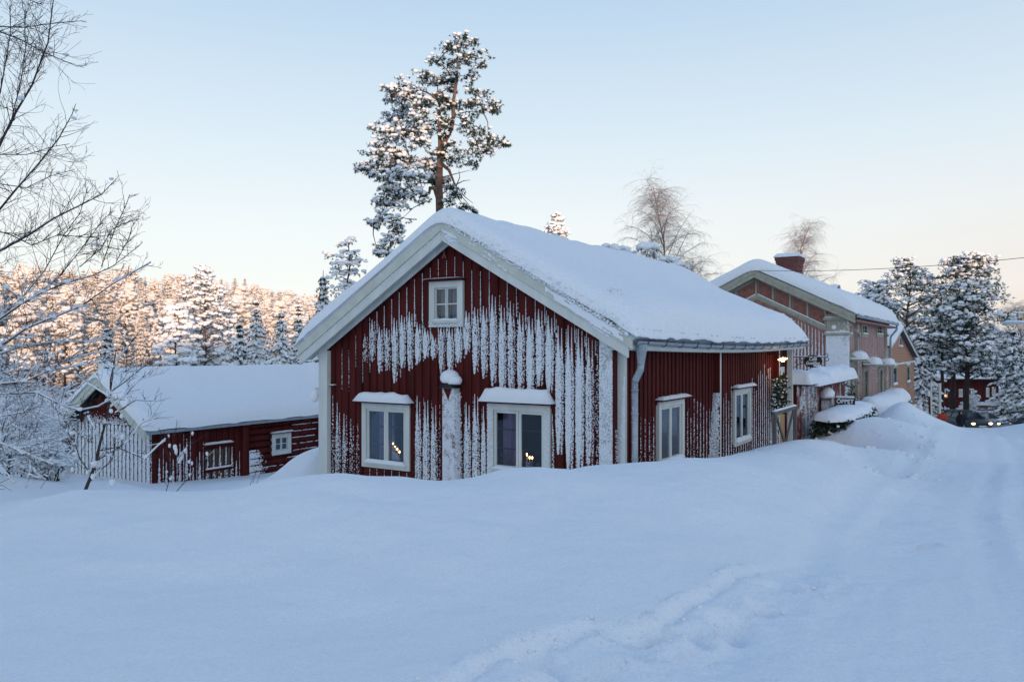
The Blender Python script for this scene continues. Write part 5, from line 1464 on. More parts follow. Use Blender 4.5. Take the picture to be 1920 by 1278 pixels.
MB().quadbox([(.002,-.5,lz0-.06),(.10,-.5,lz0-.06),(.10,kL,lz1-.06),(.002,kL,lz1-.06),(.002,-.5,lz0+.06),(.10,-.5,lz0+.06),(.10,kL,lz1+.06),(.002,kL,lz1+.06)]).build('string_course', M['whitefrost'], br)
# attic lunette
ly, lz = KF.on_x(1687,650); m = MB()
pts = [(.0, ly+.55*math.cos(math.pi*k/10), lz+.75*math.sin(math.pi*k/10)) for k in range(11)]; m.prism(pts, (.05,0,0)); lo = m.build('attic_window', M['white'], br)
pts = [(.052, ly+.40*math.cos(math.pi*k/10), lz+.07+.55*math.sin(math.pi*k/10)) for k in range(11)]; m = MB(); m.prism(pts, (.01,0,0)); m.build('pane', M['farglass'], lo)
snow_cap(lo, .0,.16,ly-.55,ly+.55,lz,.14,n=5,m=10)
def kslab(name, y0, y1, x0, x1, a, b, mt):
    return MB().quadbox([(x0,y0,krz(y0)-b),(x1,y0,krz(y0)-b),(x1,y1,krz(y1)-b),(x0,y1,krz(y1)-b),(x0,y0,krz(y0)-a),(x1,y0,krz(y0)-a),(x1,y1,krz(y1)-a),(x0,y1,krz(y1)-a)]).build(name, mt, br)
M['darkeave'] = mat('dark painted eave boards', (.10,.10,.11), .8)
kslab('roof', -1.1, kax, -kD-.5, .33, 0, .12, M['darkeave']); kslab('roof', kax, kend, -kD-.5, .33, 0, .12, M['darkeave'])
kslab('bargeboard', -1.1, kax-.001, .332, .37, -.02, .20, M['white']); kslab('bargeboard', kax+.001, kend, .332, .37, -.02, .20, M['white'])
# rotate axes for roof snow: build with y as the cross direction
def roof_snow_y(parent):
    n, m = 50, 30; ys = np.linspace(-1.15, kend+.05, n); xs = np.linspace(-kD-.55, .42, m); Y_, X_ = np.meshgrid(ys, xs, indexing='ij')
    d = np.minimum(np.minimum(Y_-ys[0], ys[-1]-Y_), np.minimum(X_-xs[0], xs[-1]-X_)); q = np.clip(1-d/.35, 0, 1)
    Z_ = np.vectorize(krz)(Y_) + .03 + .42*np.sqrt(np.clip(1-q**2.2,0,1)) + .05*fbm(X_,Y_,3,3)
    V = np.stack([X_.ravel(), Y_.ravel(), Z_.ravel()], 1); idx = np.arange(n*m).reshape(n, m)
    F = np.stack([idx[:-1,:-1], idx[1:,:-1], idx[1:,1:], idx[:-1,1:]], -1).reshape(-1,4)[:, ::-1]
    obj('roof_snow', np_mesh('roof_snow', V, F, True), M['roofsnow'], parent)
roof_snow_y(br)
# flag on an angled pole
fy, fz = KF.on_x(1709,723,.2)
fg = empty('flag', KF.world((.1, fy, fz)), BA, 'small blue, white and red flag hanging from an angled pole on the brick house', 'flag')
d = Vector((1.9, 0, 0))
tip = KF.local(W(1737,707,KF.world((.1,fy,fz)).y-1.2)) - Vector((.1, fy, fz)); 
base = KF.local(W(1699,729,KF.world((.1,fy,fz)).y)) - Vector((.1, fy, fz))
MB().tube([tuple(base), tuple(tip)], .035, 6).build('pole', M['white'], fg)
P0 = KF.local(W(1692,724,KF.world((.1,fy,fz)).y-.2)) - Vector((.1, fy, fz)); P1 = KF.local(W(1702,719,KF.world((.1,fy,fz)).y-.2)) - Vector((.1, fy, fz))
P2 = KF.local(W(1705,733,KF.world((.1,fy,fz)).y-.1)) - Vector((.1, fy, fz)); P3 = KF.local(W(1697,736,KF.world((.1,fy,fz)).y-.2)) - Vector((.1, fy, fz))
FC = [mat('flag blue', (.05,.07,.25), .8), mat('flag white', (.6,.6,.62), .8), mat('flag red', (.5,.04,.04), .8)]
nu, nv = 9, 9; V = []; F = []; mi = []
for i in range(nu):
    for j in range(nv):
        a = Vector(P0).lerp(P1, i/(nu-1)); b = Vector(P3).lerp(P2, i/(nu-1)); p = a.lerp(b, j/(nv-1)); p = p + Vector((.06*math.sin(i*1.1+j*.4), 0, 0)); V.append(tuple(p))
for i in range(nu-1):
    for j in range(nv-1):
        F.append((i*nv+j,(i+1)*nv+j,(i+1)*nv+j+1,i*nv+j+1)); mi.append((0,0,1,2,2,1,0,0)[i] if j not in (3,4) else (2,2,2,2,2,2,2,2)[i])
fo = obj('cloth', np_mesh('cloth', V, F, True, mi), FC, fg)
# snow-topped stone gate pillar below the flag
gw_ = W(1672,757,41.0)
gp_ = empty('gate_pillar', (gw_.x, gw_.y, gw_.z-1.2), BA, 'short gate pillar with wide moulded cap and a knob of snow by the brick house', 'pillar')
MB().box(-.45,.45,-.45,.45,0,1.35).build('shaft', M['chimney'], gp_); MB().box(-.62,.62,-.62,.62,1.352,1.52).build('cap_slab', M['greywood'], gp_, bevel=.02)
MB().box(-.5,.5,-.5,.5,1.05,1.34).build('cap_moulding', frosted('frosted grey cap', (.15,.15,.16), .5, 8), gp_)
snow_cap(gp_, -.64,.64,-.64,.64,1.52,.24,seed=2); m = MB(); m.ell((0,0,1.85),.2,.2,.22,12,8); m.build('snow_knob', M['snow'], gp_, smooth=True)

# ================================================================== FAR DARK RED HOUSE
RF = Frame(*(lambda Y: ((1830-960)/FPX*Y, Y))(82.0), -7.2, R(-3))
rh = empty('far_house', RF.loc(), R(-3), 'dark red wooden house with white windows half hidden behind the street pines', 'house')
def RG(px,py): return RF.on_y(px,py,0)
rx0, rx1 = RG(1752,740)[0], RG(1872,740)[0]; rzt = RG(1800,712)[1]
MB().box(rx0,rx1,0,8,.0,rzt).build('wall', M['redfar'], rh)
z = .2
while z < rzt-.3: MB().box(rx0,rx1,-.04,-.002,z,z+.3).build('board', M['redfar'], rh); z += .33
for a, b, t, bt in ((1766,1776,728,745),(1797,1804,729,744),(1815,1825,728,745),(1848,1854,726,744),(1859,1866,725,741)):
    x0, zt_ = RG(a,t); x1, zb_ = RG(b,bt)
    wdw = MB().box(x0,x1,-.12,-.045,zb_,zt_).build('window', M['white'], rh); lit = a == 1766
    for i in range(2):
        xa = lerp(x0,x1,i/2)+.08; xb = lerp(x0,x1,(i+1)/2)-.06
        MB().box(xa,xb,-.135,-.122,zb_+.12,zt_-.12).build('pane', M['farglass'], wdw)
    if lit:
        m = MB(); m.box(lerp(x0,x1,.3),lerp(x0,x1,.75),-.15,-.137,zb_+.14,zb_+.30); m.build('lit_candles', mat('lit window candles', (1,.4,.1), .5, emis=(1,.3,.08), estr=1.2), wdw)
MB().prism([(rx0-.6,-.8,rzt),(rx1+.6,-.8,rzt),(rx1+.6,4,rzt+2.6),(rx0-.6,4,rzt+2.6)], (0,0,.15)).build('roof', M['black'], rh)
MB().prism([(rx0-.6,8.8,rzt),(rx1+.6,8.8,rzt),(rx1+.6,4.001,rzt+2.6),(rx0-.6,4.001,rzt+2.6)], (0,0,.15)).build('roof', M['black'], rh)
MB().prism([(rx0-.7,-.9,rzt+.16),(rx1+.7,-.9,rzt+.16),(rx1+.7,4,rzt+2.8),(rx0-.7,4,rzt+2.8)], (0,0,.4)).build('roof_snow', M['roofsnow'], rh)
# stair and snowy handrail at its right end
sx0, sx1 = RG(1837,760)[0], RG(1873,750)[0]; sz0, sz1 = RG(1837,757)[1], RG(1873,748)[1]
MB().quadbox([(sx0,-1.3,sz0),(sx1,-1.3,sz1),(sx1,-1.1,sz1),(sx0,-1.1,sz0),(sx0,-1.3,sz0+.18),(sx1,-1.3,sz1+.18),(sx1,-1.1,sz1+.18),(sx0,-1.1,sz0+.18)]).build('handrail', M['snow'], rh)
for k in range(5): 
    x = lerp(sx0,sx1,k/4); zz = lerp(sz0,sz1,k/4); MB().box(x-.05,x+.05,-1.25,-1.15,0,zz).build('rail_post', M['redfar'], rh)

# long low snowy wall/fence beyond the cars
lf = empty('low_fence', W(1950,768,66), R(-6), 'low snow-covered fence across the park on the right', 'fence')
zf = gz(lf.location.x, 66)-lf.location.z
for k in range(9): MB().box(-5+k*1.6,-4.9+k*1.6,-.05,.05,zf-.2,.35).build('post', M['greywood'], lf)
for zz in (-.05,.25): MB().box(-5.2,8.1,-.09,-.052,zz-.06,zz+.06).build('rail', M['greywood'], lf)
snow_cap(lf, -5.2,8.1,-.2,.2,.36,.28,n=50,m=6,seed=4)

# ================================================================== POLES, LAMP, WIRES
def pole(px, ptop, pbot, Y, r, mt, label, name='pole', cat='pole'):
    a = W(px,ptop,Y); b = W(px,pbot,Y)
    o = MB().tube([(0,0,-.5),(0,0,a.z-b.z)], r, 8).build(name, mt); o.location = (b.x,b.y,b.z); return tag(o, label, cat)
pole(1746,718,783,52,.06,M['white'],'slim white pole standing beside the dark leaning marker post','flag_pole')
pole(1762,718,780,56,.10,M['white'],'thicker white pole in front of the dark red house','flag_pole')
sp_ = empty('snow_marker', W(1744,782,46), 0, 'dark snow marker post with a small birch-striped top at the road edge', 'marker post')
MB().tube([(0,0,-.3),(-.06,0,1.25)], .05, 6).build('post', M['reddark'], sp_)
MB().tube([(-.06,0,1.26),(-.08,0,1.6)], .07, 6).build('reflector', M['whitefrost'], sp_)
# street lamp on the right
LY = 30.0; a = W(1881,607,LY); b = W(1925,604,LY)
sl = empty('street_lamp', (b.x+1.2, LY, gz(b.x+1.2, LY)), 0, 'grey street lamp arm with a snow-topped head reaching in from the right edge', 'street lamp')
o_ = Vector(sl.location)
pts = [(0,0,0),(0,0,a.z-o_.z-1.4),(-.15,0,a.z-o_.z-.5),(-.7,0,a.z-o_.z+.02),(a.x-o_.x+.75,0,a.z-o_.z+.06)]
MB().tube(pts, [.09,.07,.05,.045,.045], 8).build('pole', M['zinc'], sl, smooth=True)
hx = a.x-o_.x; hz = a.z-o_.z
m = MB(); m.quadbox([(hx,-.12,hz-.06),(hx+.85,-.09,hz-.02),(hx+.85,.09,hz-.02),(hx,.12,hz-.06),(hx+.05,-.10,hz+.05),(hx+.85,-.07,hz+.10),(hx+.85,.07,hz+.10),(hx+.05,.10,hz+.05)]); m.build('lamp_head', M['zinc'], sl, bevel=.02)
snow_cap(sl, hx+.05,hx+.9,-.08,.08,hz+.07,.07,n=10,m=5)
def wire(p, q, sag, r, label):
    p, q = Vector(p), Vector(q); n = 24; pts = []
    for k in range(n+1):
        t = k/n; v = p.lerp(q, t); v.z -= sag*4*t*(1-t); pts.append(v-p)
    o = MB().tube(pts, r, 4).build('overhead_wire', M['black']); o.location = p; tag(o, label, 'wire')
gpk = PG(1424,504,-.6)
wire(PF.world((pax, -.55, gpk[1]-.05)), W(2150,455,24), .30, .010, 'thin dark wire running from the pink house gable across the sky to the right')
wire(W(1795,711,64), W(2100,712,60), .3, .018, 'snowy wire hanging low in front of the far dark red house')

# ================================================================== CARS
def car(name, loc, rz_, paint, label, L=4.3, Wd=1.76, H=1.47, lights=True, snowy=True):
    e = empty(name, loc, rz_, label, 'car', 'cars on the snowy street')
    # local: x across, -y is the front
    prof = [(-L/2,.32),(-L/2-.02,.55),(-L/2+.10,.72),(-L/2+1.0,.92),(-.35,.98),(L/2-.55,1.0),(L/2-.06,.95),(L/2,.6),(L/2-.03,.32)]
    def loft(sections, mt, nm, par):
        V = []; F = []; n = len(sections[0])
        for s_ in sections: V += s_
        for i in range(len(sections)-1):
            for k in range(n-1): F.append((i*n+k, i*n+k+1, (i+1)*n+k+1, (i+1)*n+k))
        F.append(tuple(range(n))[::-1]); F.append(tuple((len(sections)-1)*n+k for k in range(n)))
        me = bpy.data.meshes.new(nm); me.from_pydata(V, [], F); me.update(); me.polygons.foreach_set('use_smooth', [True]*len(F)); return obj(nm, me, mt, par)
    ys = [-L/2-.02,-L/2+.08,-L/2+.5,-L/2+1.0,-.5,.5,L/2-.6,L/2-.1,L/2]
    top = [.62,.74,.84,.93,.98,1.0,1.0,.94,.72]; wd = [.72,.84,.95,.98,1,1,.98,.92,.82]
    secs = []
    for y, t, w in zip(ys, top, wd):
        h = Wd/2*w; secs.append([(-h*.94,y,.26),(-h,y,.40),(-h,y,.62),(-h*.95,y,t*.96),(-h*.8,y,t),(0,y,t+.02),(h*.8,y,t),(h*.95,y,t*.96),(h,y,.62),(h,y,.40),(h*.94,y,.26)])
    loft(secs, paint, 'body', e)
    gy = [-L/2+1.05,-.45,-.1,.9,L/2-.75,L/2-.12]; gt = [.96,1.34,H-.03,H-.04,1.36,.99]; gw = [.80,.70,.68,.68,.68,.76]
    secs = []
    for y, t, w in zip(gy, gt, gw):
        h = Wd/2; secs.append([(-h*.9,y,.97),(-h*lerp(.9,w,.5),y,lerp(.97,t,.5)),(-h*w,y,t-.03),(-h*w*.8,y,t),(h*w*.8,y,t),(h*w,y,t-.03),(h*lerp(.9,w,.5),y,lerp(.97,t,.5)),(h*.9,y,.97)])
    cab = loft(secs, M['farglass'], 'windows', e)
    m = MB(); m.quadbox([(-Wd*.33,-.30,H-.07),(Wd*.33,-.30,H-.07),(Wd*.33,L/2-.8,H-.09),(-Wd*.33,L/2-.8,H-.09),(-Wd*.31,-.2,H+.01),(Wd*.31,-.2,H+.01),(Wd*.31,L/2-.9,H-.02),(-Wd*.31,L/2-.9,H-.02)]); m.build('roof', paint, e, bevel=.02)
    for sx in (-1,1):
        for a, b in (((-L/2+1.0,.95),(-.35,H-.05)), ((.35,.97),(.32,H-.05)), ((L/2-.15,.97),(L/2-.85,H-.08))):
            MB().tube([(sx*Wd*.455,a[0],a[1]),(sx*Wd*.345,b[0],b[1])], .035, 5).build('pillar', paint, e)
        m = MB(); m.ell((sx*(Wd/2+.10),-L/2+1.25,1.02),.10,.06,.07,10,6); m.build('mirror', paint, e, smooth=True)
        for yy in (-L/2+.78, L/2-.80):
            w_ = MB().tube([(sx*(Wd/2-.20),yy,.32),(sx*(Wd/2-.0),yy,.32)], .32, 20).build('wheel', M['black'], e)
            MB().tube([(sx*(Wd/2),yy,.32),(sx*(Wd/2+.015),yy,.32)], .19, 14).build('rim', M['zinc'], w_)
        m = MB(); m.ell((sx*Wd*.36,-L/2+.02,.66),.15,.08,.08,14,8); m.build('headlight', M['head'] if lights else M['farglass'], e, smooth=True)
        m = MB(); m.box(sx*Wd*.40-.1,sx*Wd*.40+.1,L/2-.02,L/2+.01,.65,.85); m.build('tail_light', M['flagred'], e)
    MB().box(-.48,.48,-L/2-.05,-L/2+.02,.54,.68).build('grille', M['black'], e, bevel=.01)
    MB().box(-.62,.62,-L/2-.04,-L/2+.06,.27,.42).build('bumper_intake', M['black'], e, bevel=.01)
    MB().box(-.26,.26,-L/2-.07,-L/2-.052,.43,.53).build('number_plate', M['white'], e)
    for sx in (-.25,.2): MB().tube([(sx,-L/2+1.02,.97),(sx+.35,-L/2+1.3,1.12)], .012, 4).build('wiper', M['black'], e)
    return e
M['flagred'] = mat('tail light red', (.35,.02,.02), .4)
M['darkpaint'] = mat('dark green-grey car paint', (.05,.065,.07), .35, metal=.3, spec=.5)
M['silver'] = mat('silver car paint', (.42,.45,.50), .4, metal=.3, spec=.5)
M['bluegrey'] = mat('blue-grey car paint', (.12,.15,.20), .35, metal=.3, spec=.5)
w_ = W(1807,801,58); car('parked_car', (w_.x,w_.y,W(0,770,58).z-1.42), R(2), M['darkpaint'], 'dark hatchback with lit headlights facing the camera behind the person in black')
w_ = W(1838,797,64); car('parked_car', (w_.x,w_.y,W(0,771,64).z-1.45), R(20), M['silver'], 'silver estate car turned slightly, one headlight lit, behind the dark hatchback')
w_ = W(1915,808,42); car('parked_car', (w_.x+.9,w_.y,W(0,779,42).z-1.45), R(-100), M['bluegrey'], 'blue-grey estate car half hidden behind the right snow bank', lights=False)

# ================================================================== PEOPLE
def skin_body(name, joints, edges, radii, mt, parent, sub=2):
    me = bpy.data.meshes.new(name); me.from_pydata(joints, edges, []); me.update()
    o = bpy.data.objects.new(name, me); col.objects.link(o)
    md = o.modifiers.new('s','SKIN'); md.use_smooth_shade = True
    for v, r in zip(me.skin_vertices[0].data, radii): v.radius = r if isinstance(r, tuple) else (r, r)
    me.skin_vertices[0].data[0].use_root = True
    o.modifiers.new('b','SUBSURF').levels = sub; o.modifiers['b'].render_levels = sub
    dg = bpy.context.evaluated_depsgraph_get(); m2 = bpy.data.meshes.new_from_object(o.evaluated_get(dg)); m2.name = name
    bpy.data.objects.remove(o); m2.materials.clear(); return obj(name, m2, mt, parent)
def person(loc, rz_, label, jacket, trousers, hat, arms, H=1.75, hood=False):
    e = empty('person', loc, rz_, label, 'person')
    J = [(0,0,.95),(0,0,1.12),(0,0,1.32),(0,.0,1.46),(0,-.02,1.53),(0,-.02,1.60),
         (-.11,0,.90),(-.12,-.02,.50),(-.12,.0,.09),(-.12,-.17,.05),(.11,0,.90),(.12,-.01,.50),(.12,.02,.09),(.12,-.15,.05)]
    E = [(0,1),(1,2),(2,3),(3,4),(4,5),(0,6),(6,7),(7,8),(8,9),(0,10),(10,11),(11,12),(12,13)]
    Rr = [(.15,.11),(.15,.11),(.17,.12),(.10,.08),.055,.06,.095,.07,.055,.045,.095,.07,.055,.045]
    skin_body('body', J, E, Rr, trousers, e)
    # jacket
    jj = [(0,.0,1.20),(0,0,.98),(0,0,.86),(0,0,1.34),(0,0,1.45)]; ee = [(0,1),(1,2),(0,3),(3,4)]; rr_ = [(.215,.16),(.23,.17),(.24,.175),(.225,.16),(.11,.10)]
    for sx, (el, ha_) in zip((-1,1), arms):
        b = len(jj); jj += [(sx*.20,0,1.40), el, ha_]; ee += [(3,b),(b,b+1),(b+1,b+2)]; rr_ += [.085,.07,.055]
    skin_body('jacket', jj, ee, rr_, jacket, e)
    for sx, (el, ha_) in zip((-1,1), arms):
        d = (Vector(ha_)-Vector(el)).normalized(); h = Vector(ha_)+d*.05
        hj = [tuple(h), tuple(h+d*.06)]; he = [(0,1)]; hr = [(.04,.03),(.042,.025)]
        side = Vector((1,0,0)).cross(d).normalized() if abs(d.x) < .9 else Vector((0,0,1))
        for f in range(4):
            o_ = side*(.03-.02*f); b = len(hj); hj += [tuple(h+d*.09+o_), tuple(h+d*(.12-.01*abs(f-1))+o_+Vector((0,-.01,0)))]; he += [(1,b),(b,b+1)]; hr += [.013,.010]
        b = len(hj); hj += [tuple(h+d*.02+side*.05), tuple(h+d*.06+side*.065)]; he += [(0,b),(b,b+1)]; hr += [.014,.011]
        skin_body('hand', hj, he, hr, M['black'], e, 1)
    m = MB(); m.ell((0,-.02,1.64),.078,.095,.115,16,12); hd = m.build('head', M['skin'], e, smooth=True)
    m = MB(); m.ell((0,-.12,1.63),.014,.02,.022,8,6); m.build('nose', M['skin'], hd, smooth=True)
    for sx in (-1,1):
        m = MB(); m.ell((sx*.03,-.105,1.655),.012,.008,.008,8,6); m.build('eye', M['black'], hd, smooth=True)
        m = MB(); m.ell((sx*.08,-.01,1.635),.012,.02,.03,8,6); m.build('ear', M['skin'], hd, smooth=True)
    m = MB(); m.ell((0,-.108,1.59),.022,.008,.006,8,6); m.build('mouth', M['flagred'], hd, smooth=True)
    m = MB()
    if hood: m.ell((0,.02,1.655),.115,.115,.15,16,12); m.ell((0,.03,1.50),.14,.12,.09,14,8)
    else: m.ell((0,-.005,1.70),.088,.10,.075,16,10,0,0,-.3)
    m.build('hood' if hood else 'hat', hat, e, smooth=True)
    return e
M['orange'] = mat('orange-red jacket', (.45,.06,.03), .8); M['blackcloth'] = mat('black jacket cloth', (.010,.011,.016), .85); M['trouser'] = mat('dark trousers', (.02,.02,.028), .9)
w_ = W(1767,770,53); person((w_.x,w_.y,w_.z-1.66), R(-20), 'person in an orange-red jacket and dark cap standing beside the cars, hands in front', M['orange'], M['trouser'], M['blackcloth'],
       [((-.30,-.02,1.14),(-.12,-.24,1.10)),((.30,-.02,1.14),(.12,-.24,1.12))])
w_ = W(1801,769,54); person((w_.x,w_.y,w_.z-1.82), R(5), 'person in a long black hooded jacket standing in front of the dark hatchback', M['blackcloth'], M['trouser'], M['blackcloth'],
       [((-.29,.02,1.14),(-.24,-.10,.90)),((.29,.02,1.14),(.25,-.10,.90))], hood=True)
# ================================================================== TREES
class Segs:
    """tapered twigs, many in one mesh"""
    def __init__(s, n=4): s.s = []; s.n = n
    def add(s, p, q, r0, r1): s.s.append((*p, *q, r0, r1))
    def path(s, pts, r0, r1):
        k = len(pts)-1
        for i in range(k): s.add(pts[i], pts[i+1], lerp(r0, r1, i/k), lerp(r0, r1, (i+1)/k))
    def mesh(s, name):
        A = np.array(s.s, float); n = s.n; N = len(A); P, Q, r0, r1 = A[:,:3], A[:,3:6], A[:,6], A[:,7]
        d = Q-P; d /= np.maximum(np.linalg.norm(d, axis=1), 1e-6)[:,None]; Q = Q + d*r1[:,None]*.4
        a = np.where(np.abs(d[:,2:3]) < .9, [[0,0,1.0]], [[1.0,0,0]]); u = np.cross(d, a); u /= np.linalg.norm(u, axis=1)[:,None]; v = np.cross(d, u)
        t = 2*np.pi*np.arange(n)/n; c = np.cos(t)[None,:,None]; z = np.sin(t)[None,:,None]
        ring = u[:,None]*c + v[:,None]*z
        V = np.concatenate([P[:,None]+ring*r0[:,None,None], Q[:,None]+ring*r1[:,None,None]], 1).reshape(-1, 3)
        i = np.arange(n); j = (i+1) % n; f = np.stack([i, j, n+j, n+i], 1)
        F = (f[None] + (np.arange(N)*2*n)[:,None,None]).reshape(-1, 4)
        return np_mesh(name, V, F, True)
    def snow(s, rmin=.004, extra=.006, prob=.8, seed=0, k=1.15, maxslope=.75):
        rr = random.Random(seed); o = Segs(3 if s.n < 5 else 5)
        for a in s.s:
            p = Vector(a[:3]); q = Vector(a[3:6]); L = (q-p).length
            if L < 1e-5 or abs(q.z-p.z)/L > maxslope or a[6] < rmin or rr.random() > prob: continue
            up = Vector((0,0,a[6]*.9)); e = extra*rr.uniform(.6,1.3)
            o.add(p+up, q+up, a[6]*k+e, a[7]*k+e)
        return o

def grow(sg, p, d, L, r, depth, rr, up=.15, droop=0.0, spread=.7, kids=(2,4), nseg=5, wob=.16, kl=.62, rmin=.0025):
    """recursive limb"""
    d = d.normalized(); pts = [p.copy()]; sl = L/nseg; rad = r
    for i in range(nseg):
        d = (d + Vector((rr.gauss(0,wob), rr.gauss(0,wob), rr.gauss(0,wob)*.7 + up*.3 - droop*(i/nseg)))).normalized()
        q = pts[-1] + d*sl; r1 = max(rmin*.8, r*(1-.75*(i+1)/nseg))
        sg.add(pts[-1], q, rad, r1); rad = r1; pts.append(q)
        if depth > 0 and i >= 1 or (depth > 0 and i == 0 and rr.random() < .4):
            for _ in range(rr.randint(*kids) if i < nseg-1 else 2):
                if rr.random() < .55:
                    ax = Vector((rr.gauss(0,1), rr.gauss(0,1), rr.gauss(0,1))).cross(d).normalized()
                    nd = (d + ax*spread*rr.uniform(.6,1.4)).normalized()
                    grow(sg, q if rr.random() < .5 else pts[-2].lerp(q, rr.random()), nd, L*kl*rr.uniform(.6,1.1), max(rmin, rad*.62), depth-1, rr, up, droop*1.5, spread, kids, max(3, nseg-1), wob, kl, rmin)
    return pts

def fill_pad(S, N_, c, rx, ry, rz, dens, tr, sr, snow, rr):
    """foliage pad: tufts inside, snow heaped on the upper side"""
    n = max(5, int(dens*rx*rz/(tr*tr)))
    u = rr.normal(size=(n,3)); u /= np.linalg.norm(u,axis=1)[:,None]; u *= rr.random((n,1))**.4
    P = c + u*[rx, ry, rz]
    k = int(rr.integers(0, 4)); N_.add(NT[k] if tr < .3 else NTF[k], P, tr*rr.uniform(.7,1.3,n), tr*rr.uniform(.7,1.3,n), tr*rr.uniform(.6,1.0,n), rand_rot(n))
    m = int(n*snow)
    if m:
        u = rr.normal(size=(m,3)); u[:,2] = np.abs(u[:,2])*1.2+.15; u /= np.linalg.norm(u,axis=1)[:,None]; u *= rr.uniform(.55,1.03,(m,1))
        P = c + u*[rx, ry, rz] + [0,0,sr*.3]
        q = sr*rr.uniform(.55,1.35,m); S.add(ICO1[int(rr.integers(0,4))], P, q*1.25, q*1.1, q*.72, rotz(rr.uniform(0,6.3,m)))

def tree_from(name, base, label, cat, trunk_segs, N_, S, barkm, group=None, needle='needle'):
    """all arrays are in coordinates relative to the base"""
    e = empty(name, base, 0, label, cat, group)
    if trunk_segs and trunk_segs.s: obj('trunk', trunk_segs.mesh('trunk'), M[barkm], e)
    if N_ and N_.V: obj('crown', N_.mesh('crown', False), M[needle], e)['kind'] = 'stuff'
    if S and S.V: obj('snow', S.mesh('snow'), M['treesnow'], e)['kind'] = 'stuff'
    return e

